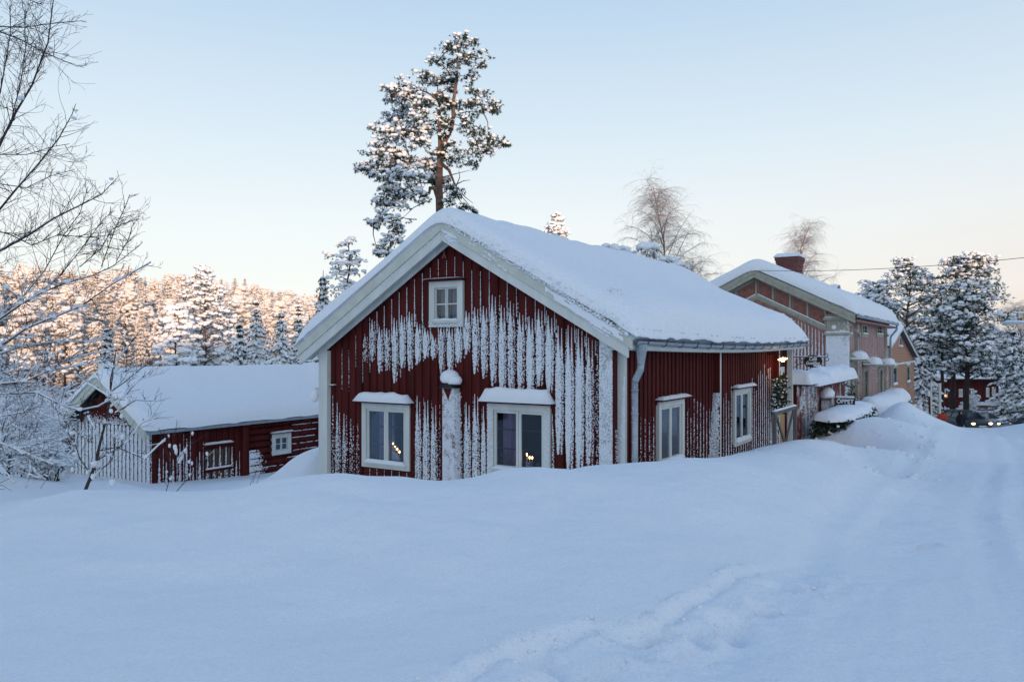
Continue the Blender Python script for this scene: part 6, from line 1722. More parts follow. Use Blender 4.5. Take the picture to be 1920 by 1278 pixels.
# ---- the tall pine behind the cottage roof
def hero_pine():
    rr = np.random.default_rng(11); Y0 = 34.0
    bx = W(824,385,Y0); gzv = -4.6; base = Vector((bx.x+.2, Y0, gzv))
    def z(zx, zy, dy=0): return W(640+zx/2.973, 50+zy/2.973, Y0+dy) - base
    T = Segs(8)
    T.path([Vector((0,0,0)), Vector((-.05,.05,3)), z(548,995), z(545,900), z(547,800), z(552,700)], .20, .135)
    T.path([z(552,700), z(575,640), z(612,570), z(625,500), z(622,430), z(632,370), z(645,300), z(648,200), z(652,120), z(655,70)], .125, .02)
    T.path([z(552,690,.1), z(548,600,.2), z(545,520,.2), z(548,430,.1), z(550,350,.0)], .10, .03)
    T.path([z(550,440), z(535,405), z(500,380), z(460,360,-.4)], .07, .03)
    T.path([z(548,985), z(520,900,-.3), z(495,900,-.6), z(490,930,-.6)], .11, .05)
    T.path([z(565,770), z(600,800,-.3), z(625,860,-.4), z(640,900,-.3)], .09, .02)
    for a, b, c_ in (((640,890),(690,950),(735,985)),((640,880),(680,860),(720,855)),((640,890),(660,840),(655,800)),((560,840),(640,820),(720,800)),((420,1075),(360,1070),(330,1060)),((480,970),(400,1010),(350,1060))):
        T.path([z(*a), z(*b), z(*c_)], .028, .008)
    pads = [(655,85,70,28),(610,115,35,20),(700,100,40,20),(650,140,70,25),(540,195,55,28),(600,205,60,25),(690,185,60,25),(760,180,50,30),(780,215,30,20),(720,280,55,30),(610,270,40,25),(480,275,35,22),(500,310,70,26),(750,360,40,25),(770,400,55,28),(820,440,60,28),(850,465,35,20),(790,480,50,20),(700,440,45,25),(650,440,35,20),
     (400,330,100,26),(310,370,70,28),(280,400,45,20),(370,400,90,35),(420,440,60,30),(350,450,80,30),(480,420,40,20),(330,500,60,30),(260,530,60,35),(220,590,50,35),(300,590,90,40),(400,560,80,40),(450,500,60,35),(480,560,50,30),(350,640,110,35),(450,630,60,35),(520,690,50,30),(240,680,70,30),(190,720,60,30),(230,760,80,35),(140,800,60,26),(180,840,50,18),(300,720,80,40),(380,740,80,40),(450,760,60,40),(500,780,35,25),(280,800,70,35),(350,840,80,40),(430,830,60,35),(280,890,80,35),(240,930,60,35),(330,930,80,40),(400,920,50,30),(460,940,40,25),(230,990,50,25),(300,1000,60,30),(250,1060,60,35),(180,1100,45,22),(300,1090,50,35),(310,1140,45,30),(280,1180,40,30),(240,1220,60,30),(200,1250,40,20),(260,1280,60,30),
     (700,570,50,30),(760,590,50,25),(680,520,50,25),(820,610,50,25),(870,640,50,20),(920,660,26,13),(840,660,50,20),(800,700,35,18),(740,650,60,35),(700,700,70,35),(660,740,60,30),(720,760,45,22),(620,750,40,22),(600,900,50,22),(640,930,45,28),(610,980,50,25),(690,1010,35,13),(740,1030,25,9),(560,550,35,26),(570,600,30,18),(565,715,34,18),(600,655,30,16),(535,800,26,16),(598,520,32,18),(560,470,34,18),(600,440,28,16),(575,400,36,18),(540,380,34,18),(610,350,34,18),(560,300,34,18),(620,300,26,14),(585,860,26,14),(530,860,30,18),(500,870,34,20)]
    N_ = Scatter(); S = Scatter()
    spine = [z(*p) for p in ((548,995),(546,950),(545,900),(546,850),(547,800),(552,700),(585,620),(612,570),(625,500),(622,430),(632,370),(645,300),(648,200),(652,120),(550,500),(548,430),(549,600),(548,560))]
    done = list(spine); info = []
    for (x, y, rx, ry) in pads:
        dy = rr.uniform(-2.2, 2.2)*min(1, abs(x-560)/200+.3); info.append((min((q-z(x,y,dy)).length for q in spine), x, y, rx, ry, dy))
    for dist, x, y, rx, ry, dy in sorted(info):
        left = x < 520 and y > 300; c = np.array(z(x, y, dy)); k = Y0/FPX/2.973; X_, Z_ = rx*k, ry*k
        heavy = .34 if left and y < 900 else (.28 if left else .20)
        for _ in range(9):
            o = rr.normal(size=3)*[X_*.56, X_*.6, Z_*.52]
            fill_pad(S, N_, c+o, X_*.62, X_*.65, Z_*.55, 3.4, .15, .092 if left else .078, heavy*1.75, rr)
        cv = Vector(c); q = min(done, key=lambda q: (q-cv).length*(1.0+.25*(q.z > cv.z+.3)))
        mid = q.lerp(cv, .5) + Vector((rr.normal()*.08, rr.normal()*.08, .10*(q-cv).length))
        T.path([q, q.lerp(mid,.55)+Vector((0,0,.03)), mid, mid.lerp(cv,.5)+Vector((0,0,.02)), cv], .030 if dist > .8 else .022, .010); done.append(cv)
    tree_from('pine_tree', base, 'tall snow-laden pine with orange trunk rising behind the red cottage roof', 'tree', T, N_, S, 'pinebark')
hero_pine()

def pine_arrays(H, prof, seed, npads=55, heavy=.55, tr=.20, sr=.16, trunk_r=.20, lean=0.0, flat=.42, dens=1.2, fk=1.0, sk=1.0, hk=1.0):
    """prof: [(height fraction, radius)]"""
    rr = np.random.default_rng(seed); T = Segs(7); N_ = Scatter(); S = Scatter()
    pts = [Vector((lean*(k/9)**2*H + rr.normal()*.06*k/3, rr.normal()*.06*k/3, H*k/9)) for k in range(10)]; T.path(pts, trunk_r, .03)
    h0 = prof[0][0]
    for i in range(npads):
        t = h0 + (1-h0)*((i+.5)/npads); rmax = interp(t, prof)
        a = i*2.4 + rr.uniform(-.5,.5); r = rmax*rr.uniform(.25, 1.0)
        k = t*9; c0 = pts[min(9,int(k))].lerp(pts[min(9,int(k)+1)], k-int(k))
        c = c0 + Vector((r*math.cos(a), r*math.sin(a), -.12*r))
        rx = rr.uniform(.45,.9)*min(1, rmax*.6+.2)
        for _ in range(3):
            o = rr.normal(size=3)*[rx*.55, rx*.5, rx*.2]
            fill_pad(S, N_, np.array(c)+o, rx, rx, rx*flat, dens*fk, tr, sr*sk, heavy*hk, rr)
        st = c0 - Vector((0,0,r*.25)); T.path([st, st.lerp(c,.5)+Vector((0,0,.15*r)), c], .02+.018*r, .008)
    return T, N_, S

def spruce_arrays(H, Rb, seed, heavy=1.0, detail=1.0, tr=.24, trunk=.15):
    """snow-laden spruce: tiers of drooping boughs, each with snow along its back"""
    rr = np.random.default_rng(seed); T = Segs(5); N_ = Scatter(); S = Scatter()
    T.path([Vector((0,0,0)), Vector((0,0,H*.5)), Vector((0,0,H))], trunk, .02)
    nt = int(H*2.1*detail); Pn = []; Ps = []; Ss = []
    for i in range(nt):
        t = min(.985, max(.05, .06 + .94*(i+.3+rr.uniform(-.45,.45))/nt)); rad = Rb*(1-t)**.85*rr.uniform(.8,1.15)+.12
        nb = max(4, int((5+4*(1-t))*detail**.5)); a0 = rr.uniform(0,6.3)
        for b in range(nb):
            a = a0 + b*6.283/nb + rr.uniform(-.45,.45); L = rad*rr.uniform(.6,1.2); ns = max(2, int(L/.33)); zj = rr.normal()*.33; dr = rr.uniform(.25,.55)
            for k in range(ns):
                f = (k+.7)/ns; x = L*f; zz = min(H*t + zj*(1-t) + .14*x - dr*x*f - .10, H)
                p = [x*math.cos(a), x*math.sin(a), zz]
                w = (.17+.13*(1-f))*min(1,.45+rad*.4)
                Pn.append([p[0]+rr.normal()*.06, p[1]+rr.normal()*.06, zz-.12]); Pn.append([p[0]+rr.normal()*.12, p[1]+rr.normal()*.12, zz-.20])
                if rr.random() < heavy*.9: Ps.append([p[0], p[1], zz+.03]); Ss.append((w*1.35, w, w*.62, a))
    Pn = np.array(Pn); n = len(Pn)
    for k in range(4): q = Pn[k::4]; N_.add(NTF[k], q, tr, tr, tr*.9, rand_rot(len(q)))
    Ps = np.array(Ps); Ss = np.array(Ss)
    for k in range(4):
        q = Ps[k::4]; z_ = Ss[k::4]
        if len(q): S.add(ICO1[k], q, z_[:,0]*rr.uniform(.6,1.25,len(q)), z_[:,1]*rr.uniform(.5,1.0,len(q)), z_[:,2]*rr.uniform(.7,1.2,len(q)), dir_rot(np.stack([np.cos(z_[:,3]), np.sin(z_[:,3]), rr.uniform(-.75,-.15,len(q))],1)))
    return T, N_, S

def join_arrays(name, T, N_, S, mats):
    tm = T.mesh('t'); nv = len(tm.vertices)
    a = np.empty(nv*3); tm.vertices.foreach_get('co', a); f = np.empty(len(tm.polygons)*4, dtype=np.int64); tm.loops.foreach_get('vertex_index', f)
    F = f.reshape(-1,4); bpy.data.meshes.remove(tm); V = [a.reshape(-1,3)]; tri = [F[:,[0,1,2]], F[:,[0,2,3]]]; mi = [np.zeros(2*len(F))]
    off = nv
    for k, X in ((1,N_),(2,S)):
        v = np.concatenate(X.V); g = np.concatenate(X.F); V.append(v); tri.append(g+off); mi.append(np.full(len(g), k)); off += len(v)
    me = np_mesh(name, np.concatenate(V), np.concatenate(tri), True, np.concatenate(mi))
    for m in mats: me.materials.append(m)
    return me

# ---- sunlit forest on the far hillside: each conifer its own object, sharing meshes
FM = [M['bark'], M['needlefrost'], M['forestsnow']]
protos = []
for k, (H, Rb) in enumerate(((12,2.3),(13,2.0),(10.5,2.4),(12,2.8),(11,1.7))):
    protos.append((join_arrays('forest_conifer', *spruce_arrays(H, Rb*1.15, 40+k, 1.6, 1.15), FM), H))
for k in range(3):
    H = 12.5; protos.append((join_arrays('forest_conifer', *pine_arrays(H, [(.25,1.6),(.5,2.5),(.75,2.1),(1,.3)], 60+k, 60, .95, .26, .30), FM), H))
frnd = random.Random(3); nfor = 0
Yr = 104.0
top_line = [(-200,478),(0,486),(60,500),(130,505),(230,496),(280,515),(330,512),(400,520),(440,515),(500,538),(560,545),(640,556),(720,560)]
while Yr < 262 and nfor < 298:
    step = 2.9 + Yr*.010; px = -140 + frnd.uniform(0, 30)
    while px < 720 and nfor < 298:
        if not (px > 470 and Yr < 118):
            x = (px-960)/FPX*Yr + frnd.uniform(-1,1); y = Yr + frnd.uniform(-3,3); g = gz(x, y)
            me, H = frnd.choice(protos); Hs = frnd.uniform(.82,1.2)
            # the skyline of the wood stays as in the photograph
            ytop = HY - (g+H*Hs)/y*FPX; lim = interp(px, top_line)
            if ytop < lim: Hs *= max(.25, ((HY-lim-frnd.uniform(0,10))/FPX*y - g)/(H*Hs))
            if Hs > .45:
                o = bpy.data.objects.new('forest_conifer', me); col.objects.link(o); o.location = (x, y, g-.2); s_ = Hs
                o.scale = (s_*frnd.uniform(.9,1.15), s_*frnd.uniform(.9,1.15), s_); o.rotation_euler = (frnd.gauss(0,.03),frnd.gauss(0,.03),frnd.uniform(0,6.28))
                kd = protos.index((me, H)); kn = ('full spruce','narrow spruce','short broad spruce','wide spruce','very slim spruce','round-crowned pine','loose-crowned pine','leaning-crowned pine')[kd]
                pxx = 960+FPX*x/y; zone = [z_ for e_, z_ in ((-20,'cut by the left edge'),(70,'behind the bare tree'),(160,'above the barn gable'),(245,'behind bare branch tips'),(330,'left of the broad pine'),(440,'around the broad pine'),(520,'above the shaded spruces'),(600,'beside the cottage eaves'),(9999,'behind the cottage roof')) if pxx < e_][0]
                row = 'lowest' if y < 120 else ('front' if y < 145 else ('middle' if y < 190 else 'skyline')); sz = 'tall' if Hs > 1.08 else ('mid-sized' if Hs > .92 else 'small')
                tag(o, '%s %s in the hillside wood, %s row, %s' % (sz, kn, row, zone), 'tree', 'conifers of the far hillside wood'); nfor += 1
        px += (step/Yr*FPX)*frnd.uniform(.75,1.25)
    Yr *= 1.075
def far_wood():
    """the rest of the wood, which fills the gaps between the trees one can tell apart"""
    rr = np.random.default_rng(77); S = Scatter(); N_ = Scatter(); px_l = []; 
    for i in range(560):
        Y = rr.uniform(118, 250); px = rr.uniform(-170, 760); x = (px-960)/FPX*Y; g = gz(x, Y); H = rr.uniform(6, 11); R_ = rr.uniform(1.5, 2.5)
        ytop = HY-(g+H)/Y*FPX; lim = interp(px, top_line)+4
        if ytop < lim: H = (HY-lim)/FPX*Y - g
        if H < 3: continue
        n = 46; t = rr.random(n)**.8; rad = R_*(1-t)**.8*rr.uniform(.55,1.05,n)+.1; a = rr.uniform(0,6.283,n)
        Pp = np.stack([x+rad*np.cos(a), Y+rad*np.sin(a), g+H*(.04+.95*t)-.2*rad], 1); q = rr.uniform(.28,.62,n)*(1.15-t*.6)
        S.add(ICO1[i % 4], Pp, q*1.3, q*.9, q*.6, dir_rot(np.stack([np.cos(a), np.sin(a), rr.uniform(-.9,-.1,n)],1)))
        m = 22; N_.add(NTF[i % 4], Pp[:m]-[0,0,.3], .5, .5, .45, rand_rot(m))
    e = empty('far_wood', (0,0,0), 0, 'dense frosted wood filling the hillside between the separate conifers', 'wood'); e['kind'] = 'stuff'
    obj('snow', S.mesh('snow'), M['forestsnow'], e)['kind'] = 'stuff'; obj('foliage', N_.mesh('foliage', False), M['needlefrost'], e)['kind'] = 'stuff'
far_wood()

# ---- individual trees between the barn and the wood
def place(px, Y, top_y, arrays_fn, H, name, label, cat='tree', bark='bark', needle='needle', group=None, **kw):
    x = (px-960)/FPX*Y; g = gz(x, Y)-.3; Ht = (HY-top_y)/FPX*Y - g
    T, N_, S = arrays_fn(Ht, **kw)
    return tree_from(name, (x, Y, g), label, cat, T, N_, S, bark, group, needle)
def sp(H, R=2.2, seed=1, heavy=1.0, detail=1.2, tr=.2): return spruce_arrays(H, R, seed, heavy, detail, tr)
def pn(H, prof, seed=1, **kw): return pine_arrays(H, prof, seed, **kw)
place(385, 98, 500, pn, 0, 'pine_tree', 'broad snow-laden pine standing out in front of the far sunlit wood', prof=[(.30,3.2),(.5,4.0),(.62,3.4),(.72,3.2),(.85,2.0),(1,.6)], seed=5, npads=95, heavy=.72, tr=.26, sr=.26, flat=.5, bark='pinebark', dens=1.5)
place(330, 92, 575, pn, 0, 'pine_tree', 'lower pine with a snow dome just left of the broad pine', prof=[(.3,2.2),(.7,2.6),(1,.5)], seed=6, npads=40, heavy=1.0, tr=.24, sr=.3)
place(480, 78, 556, sp, 0, 'spruce_tree', 'open drooping spruce with bare middle, left of the two shaded spruces', R=3.3, seed=7, heavy=1.35)
place(527, 74, 580, sp, 0, 'spruce_tree', 'spruce with heavy hanging boughs behind the barn ridge', R=3.3, seed=8, heavy=1.35)
place(560, 82, 568, sp, 0, 'spruce_tree', 'slim spruce between the hanging spruce and the cottage roof', R=2.5, seed=9, heavy=1.3)
place(606, 55, 507, sp, 0, 'spruce_tree', 'dark pointed spruce beside the left slope of the cottage roof', R=2.2, seed=10, heavy=1.0)
place(580, 60, 590, sp, 0, 'spruce_tree', 'lower spruce peeping out left of the cottage eaves', R=2.2, seed=14, heavy=.9)
place(652, 52, 449, pn, 0, 'pine_tree', 'small open-crowned pine top above the left slope of the cottage roof', prof=[(.45,2.2),(.7,1.5),(.85,1.6),(1,.5)], seed=12, npads=30, heavy=.8, tr=.17, sr=.14)
place(1040, 80, 400, pn, 0, 'spruce_tree', 'sunlit spruce tip showing above the middle of the cottage ridge', prof=[(.4,3.0),(.8,2.1),(.9,1.25),(1,.15)], seed=13, npads=110, heavy=.8, tr=.22, sr=.20, flat=.35)
place(450, 60, 600, sp, 0, 'spruce_tree', 'small shaded spruce close behind the barn ridge', R=2.3, seed=15, heavy=1.3)
place(200, 70, 612, sp, 0, 'spruce_tree', 'shaded narrow spruce behind the barn gable', R=2.2, seed=16, heavy=1.2)
# heavy snow dome of a pine just behind the cottage ridge
def dome():
    rr = np.random.default_rng(5); Y0 = 33.0; b = W(1215,600,Y0); base = Vector((b.x, Y0, -4.3)); N_ = Scatter(); S = Scatter(); T = Segs(6)
    T.path([Vector((0,0,0)), W(1212,540,Y0)-base, W(1205,490,Y0)-base], .16, .07)
    for (px, py, rx, ry, sn) in ((1140,466,16,8,1.1),(1160,472,18,9,.9),(1178,480,16,10,.5),(1215,470,24,14,1.3),(1228,482,14,9,.5),(1205,485,16,9,.4),(1250,492,20,10,1.1),(1272,502,18,8,1.2),(1190,490,30,10,1.0)):
        c = np.array(W(px,py,Y0+rr.uniform(-1,1))-base); k = Y0/FPX
        fill_pad(S, N_, c, rx*k, rx*k, ry*k, 2.2, .13, .15, sn, rr); T.path([W(1205,505,Y0)-base, Vector(c)], .04, .015)
    tree_from('pine_tree', base, 'rounded snow-smothered pine crown just behind the cottage ridge, below the tall birch', 'tree', T, N_, S, 'bark')
dome()

def pnr(H, prof, seed=1, **kw): return pine_arrays(H, prof, seed, fk=1.8, sk=.8, hk=.62, **kw)
# ---- pines and spruces beyond the street on the right
place(1702, 66, 484, pnr, 0, 'pine_tree', 'orange-trunked pine above the gable of the brick house', prof=[(.35,3.0),(.55,3.6),(.75,3.6),(.88,1.8),(1,.7)], seed=21, npads=80, heavy=.60, tr=.2, sr=.20, bark='pinebark')
place(1640, 70, 528, pnr, 0, 'pine_tree', 'rounded snowy pine top peeping over the pink house roof', prof=[(.4,2.2),(.75,2.4),(1,.9)], seed=22, npads=45, heavy=.9, sr=.26)
place(1766, 70, 515, pnr, 0, 'pine_tree', 'thin-trunked pine between the two big pines', prof=[(.45,1.8),(.6,2.1),(.85,1.6),(1,.4)], seed=23, npads=55, heavy=.55, bark='bark')
place(1812, 62, 478, pnr, 0, 'pine_tree', 'big dense pine behind the parked cars with very snowy shelves', prof=[(.34,2.6),(.45,3.8),(.6,3.0),(.8,2.3),(.92,2.1),(1,1.2)], seed=24, npads=130, heavy=.62, tr=.2, sr=.20, trunk_r=.26, lean=-.0)
place(1786, 71, 560, pnr, 0, 'pine_tree', 'pine with thick dark trunk standing behind the person in orange', prof=[(.42,2.0),(.65,2.6),(.8,2.0),(1,.5)], seed=25, npads=60, heavy=.65, tr=.2, sr=.2, trunk_r=.30)
place(1728, 62, 625, sp, 0, 'spruce_tree', 'snowy spruce hanging over the brick house eaves', R=2.0, seed=26, heavy=.8)
place(1733, 76, 640, sp, 0, 'spruce_tree', 'snow-crusted spruce directly right of the brick house', R=3.0, seed=27, heavy=.95)
place(1900, 66, 615, sp, 0, 'spruce_tree', 'wide spruce with drooping snow boughs below the street lamp', R=2.6, seed=28, heavy=.7)
place(1890, 84, 620, pnr, 0, 'pine_tree', 'slender dark-stemmed pine behind the street lamp', prof=[(.35,1.6),(.7,2.2),(1,.4)], seed=29, npads=40, heavy=.6)
place(1935, 58, 640, sp, 0, 'spruce_tree', 'snowy spruce cut off by the right edge of the picture', R=2.8, seed=30, heavy=.8)
place(1830, 96, 600, sp, 0, 'spruce_tree', 'background spruce seen through the gaps behind the dark red house', R=3.2, seed=31, heavy=1.0)
place(1905, 100, 650, sp, 0, 'spruce_tree', 'farthest spruce low behind the street lamp', R=3.4, seed=32, heavy=1.0)
place(1775, 100, 610, sp, 0, 'spruce_tree', 'background spruce behind the thin-trunked pine', R=3.2, seed=33, heavy=1.0)
place(1700, 92, 600, sp, 0, 'spruce_tree', 'background spruce hidden behind the orange-trunked pine', R=3.4, seed=34, heavy=1.0)

# ---- birches
def birch(px, Y, top_y, label, seed, H_extra=0, spread=1.0, limbs=16, name='birch_tree', twigk=3, R_=3.2):
    x = (px-960)/FPX*Y; g = gz(x, Y)-.2; H = (HY-top_y)/FPX*Y-g; rr = random.Random(seed)
    T = Segs(5); U = Segs(3)
    pts = [Vector((rr.gauss(0,.05)*k, rr.gauss(0,.05)*k, H*.93*k/8)) for k in range(9)]; T.path(pts, .13, .02)
    for i in range(limbs):
        t = .45 + .52*i/limbs; p = pts[int(t*8)].lerp(pts[min(8,int(t*8)+1)], t*8-int(t*8)); a = i*2.4+rr.uniform(-.4,.4)
        L = R_*spread*(1.15-t)*2.1*rr.uniform(.7,1.1)
        d = Vector((math.cos(a)*.62, math.sin(a)*.62, 1.0)); q = p.copy(); n = 6; prev = q.copy(); r = .045*(1.2-t)
        for k in range(n):
            d = (d + Vector((rr.gauss(0,.08), rr.gauss(0,.08), -.10*k*.6))).normalized(); prev = q.copy(); q = q + d*L/n
            T.add(prev, q, r*(1-k/n)+.008, r*(1-(k+1)/n)+.007)
            for _ in range(twigk+2+ (k>2)):
                nd = Vector((rr.gauss(0,1), rr.gauss(0,1), rr.uniform(.1,1.2))).normalized(); s_ = prev.lerp(q, rr.random())
                b = s_; m = rr.randint(5,8); tl = rr.uniform(.10,.19)*(1+spread*.3); rad = .0075
                for j in range(m):
                    nd = (nd + Vector((rr.gauss(0,.12), rr.gauss(0,.12), -.13))).normalized(); e_ = b + nd*tl
                    U.add(b, e_, rad, rad*.85); 
                    if rr.random() < .8:
                        f = (nd + Vector((rr.gauss(0,.6), rr.gauss(0,.6), -.5))).normalized(); f2 = (f+Vector((0,0,-.6))).normalized(); U.add(e_, e_+f*tl*1.2, rad*.75, rad*.6); U.add(e_+f*tl*1.2, e_+f*tl*1.2+f2*tl*1.3, rad*.6, rad*.5)
                    b = e_; rad *= .88
    e = empty(name, (x, Y, g), 0, label, 'tree')
    obj('trunk', T.mesh('trunk'), M['birchbark'], e); o = obj('twigs', U.mesh('twigs'), M['birchtwig'], e)
    return e
birch(1238, 46, 322, 'tall bare weeping birch behind the cottage ridge', 3, limbs=26, R_=3.1)
birch(1504, 58, 395, 'smaller bare birch behind the pink house chimney', 4, limbs=22, R_=2.9)
birch(1912, 70, 560, 'bare birch at the far right edge above the street lamp', 6, limbs=20, R_=3.6)
birch(1290, 50, 470, 'low spreading birch beside the tall weeping birch', 8, limbs=14, R_=2.8)

# ---- snowy bare small trees and bushes
def bare_tree(base, label, seed, stems, L, r, depth=3, name='bare_tree', cat='tree', mt='twig', snowk=dict(rmin=.004, extra=.010, prob=.8), lean=(0,0), blobs=0, up=.25, **kw):
    rr = random.Random(seed); T = Segs(4)
    for i in range(stems):
        a = i*6.283/max(1,stems)+rr.uniform(-.5,.5); s_ = .12 if stems == 1 else rr.uniform(.2,.6)
        grow(T, Vector((rr.uniform(-.1,.1)*stems*.3, rr.uniform(-.1,.1)*stems*.3, -.2)), Vector((math.cos(a)*s_+lean[0], math.sin(a)*s_+lean[1], 1)), L*rr.uniform(.7,1.1), r, depth, rr, up=up, **kw)
    e = empty(name, base, 0, label, cat)
    obj('branches', T.mesh('branches'), M[mt], e); sn = T.snow(seed=seed, **snowk)
    if sn.s: obj('snow', sn.mesh('snow'), M['treesnow'], e)['kind'] = 'stuff'
    if blobs:
        S = Scatter(); idx = [rr.randrange(len(T.s)) for _ in range(blobs)]; P = np.array([T.s[i][:3] for i in idx]); P[:,2] += .02
        q = rng.uniform(.5,1.3,len(P))*kw.get('bs',.05) if False else rng.uniform(.02,.06,len(P)); S.add(ICO1[2], P, q*1.2, q, q*.8, rotz(rng.uniform(0,6,len(P)))); obj('snow_lumps', S.mesh('snow_lumps'), M['treesnow'], e)['kind'] = 'stuff'
    return e
def gbase(px, Y): x = (px-960)/FPX*Y; return (x, Y, gz(x, Y))
bare_tree(gbase(357, 44), 'small frosted bare tree behind the barn roof, left one', 1, 1, 5.2, .07, 3, snowk=dict(rmin=.003,extra=.03,prob=.9), spread=.8)
bare_tree(gbase(418, 46), 'small frosted bare tree behind the barn roof, right one', 2, 1, 5.6, .08, 3, snowk=dict(rmin=.003,extra=.03,prob=.9), spread=.8)
for k, (px, Y, L, lb) in enumerate(((20,19,3.0,'frosted bare thicket at the left edge, level with the barn'),(55,21,2.2,'frosted bare bush just left of the barn gable'),(98,18.5,1.2,'low frosted bush in front of the barn lean-to'),
                             (-40,17,3.4,'frosted bare bush cut by the left edge of the picture'),(40,26,3.6,'taller frosted bush farther back left of the barn'),(100,30,4.0,'frosted bush behind the barn lean-to'),(0,34,5.0,'large frosted shrub far left behind the thicket'),(60,40,5.2,'frosted young trees far left beyond the barn'))):
    bare_tree(gbase(px, Y), lb, 30+k, 7, L*.62, .022, 3, name='frosted_bush', cat='bush', snowk=dict(rmin=.002,extra=.007+.0006*Y,prob=.8), blobs=350, spread=.8, up=.1, kl=.6)

# sapling in front of the barn gable
def px_path(pts, Y, base, dys=None): return [W(x, y, Y+(dys[i] if dys else 0))-base for i, (x, y) in enumerate(pts)]
def sapling():
    Y0 = 15.0; b = W(160,918,Y0); base = Vector((b.x, Y0, b.z-.1)); T = Segs(5); rr = random.Random(4)
    main = px_path([(160,918),(170,893),(181,863),(184,845),(188,828),(195,802),(203,770),(207,735),(207,712),(214,680),(218,655)], Y0, base); T.path(main, .035, .008)
    for a, pts in enumerate(([(181,863),(205,850),(238,828),(262,795),(285,780)],[(200,780),(222,770),(255,750),(290,752)],[(203,765),(230,745),(262,712),(300,700)],[(207,745),(170,722),(140,700),(118,690)],[(188,828),(178,805),(165,780),(150,745)],
                             [(207,735),(235,715),(265,690),(300,668)],[(172,890),(150,860),(140,830),(120,800)],[(184,845),(220,838),(270,860),(310,822)],[(214,690),(190,670),(180,640)],[(214,680),(240,650),(262,620)],[(165,905),(190,880),(210,862),(215,838),(218,805)],[(207,735),(212,700),(236,700),(238,655)])):
        p = px_path(pts, Y0, base, [rr.uniform(-.2,.2) for _ in pts]); T.path(p, .013, .004)
        for q0, q1 in zip(p, p[1:]):
            for _ in range(3): grow(T, q0.lerp(q1, rr.random()), (q1-q0).normalized()+Vector((rr.gauss(0,.6),rr.gauss(0,.6),rr.uniform(0,.8))), rr.uniform(.15,.45), .004, 1, rr, nseg=3, rmin=.003)
    e = empty('sapling', base, 0, 'thin bare sapling holding lumps of snow in front of the barn gable', 'tree')
    obj('branches', T.mesh('branches'), M['twig'], e); sn = T.snow(rmin=.0035, extra=.011, prob=.75); obj('snow', sn.mesh('snow'), M['treesnow'], e)['kind'] = 'stuff'
    S = Scatter(); P = []; q = []
    for (x, y, r) in ((192,852,.10),(196,790,.08),(208,770,.07),(205,735,.09),(215,722,.07),(222,815,.12),(230,818,.10),(180,870,.12),(175,893,.09),(218,690,.06),(217,650,.05),(210,905,.11),(165,885,.07),(228,780,.07),(200,750,.06),(136,880,.07),(140,850,.05)):
        P.append(W(x,y,Y0)-base); q.append(r)
    P = np.array(P); q = np.array(q)*.72; S.add(ICO2[1], P, q*1.1, q*.7, q*.95, rotz(rng.uniform(0,6,len(q)))); obj('snow_lumps', S.mesh('snow_lumps'), M['treesnow'], e)['kind'] = 'stuff'
sapling()
# twigs with snow tufts in front of the barn wall
def twigs(name, label, Y0, base_px, branches, lumps, r=.008, sub=1):
    b = W(base_px[0], base_px[1], Y0); base = Vector((b.x, Y0, b.z-.05)); T = Segs(4); rr = random.Random(int(base_px[0]))
    for pts in branches:
        p = px_path(pts, Y0, base, [rr.uniform(-.1,.1) for _ in pts]); T.path(p, r, r*.4)
        for q0, q1 in zip(p, p[1:]):
            for _ in range(sub): grow(T, q0.lerp(q1, rr.random()), (q1-q0).normalized()+Vector((rr.gauss(0,.4),rr.gauss(0,.4),rr.uniform(0,.4))), rr.uniform(.08,.22), r*.4, 0, rr, nseg=3, rmin=.0025)
    e = empty(name, base, 0, label, 'shrub'); obj('branches', T.mesh('branches'), M['twig'], e)
    sn = T.snow(rmin=.003, extra=.003, prob=.35)
    if sn.s: obj('snow', sn.mesh('snow'), M['treesnow'], e)['kind'] = 'stuff'
    if lumps:
        P = np.array([W(x,y,Y0)-base for x,y,_ in lumps]); q = np.array([l[2] for l in lumps]); S = Scatter(); q = q*.62; S.add(ICO2[2], P, q*.9, q*.6, q*1.35, rotz(rng.uniform(0,6,len(q)))); obj('snow_lumps', S.mesh('snow_lumps'), M['treesnow'], e)['kind'] = 'stuff'
twigs('snowy_shrub', 'two-stemmed bare shrub with big snow tufts in front of the barn wall', 15.5, (312,930), [[(308,932),(316,905),(322,880),(324,850),(326,820),(333,788)],[(330,922),(345,905),(356,893),(362,885),(368,872),(390,868)],[(318,895),(327,875),(340,850),(352,835),(362,808)],[(318,895),(320,870),(314,850),(305,830),(278,835),(268,850)],[(356,893),(370,878),(385,860),(400,845)],[(352,835),(370,825),(392,810)],[(324,850),(318,830),(314,816)]],
      [(330,845,.09),(336,862,.08),(340,855,.10),(328,838,.07),(318,835,.05),(348,845,.06),(361,812,.05),(355,865,.05),(316,817,.045),(320,895,.06),(356,890,.05),(388,850,.05),(360,868,.05),(314,884,.03)])
twigs('bare_twigs', 'few thin bare twigs poking from the snow right of the barn hatch', 13.5, (474,920), [[(466,918),(474,895),(482,880)],[(478,915),(486,893),(497,868),(508,861)],[(474,905),(480,885),(470,870)]], [], .004, 0)
twigs('bare_twigs', 'low bare twigs at the very left edge of the snow field', 9.6, (10,918), [[(-10,908),(6,910),(22,920)],[(0,905),(15,898),(20,896)],[(-5,918),(10,916)]], [], .004, 0)
twigs('bare_twigs', 'single small twig in the snow beneath the barn gable', 11.5, (80,912), [[(76,915),(84,903),(88,896)],[(48,914),(54,909)]], [], .004, 0)
twigs('bare_twigs', 'tiny twig in the snow left of the cottage corner', 12.5, (380,932), [[(378,933),(388,926)]], [], .003, 0)

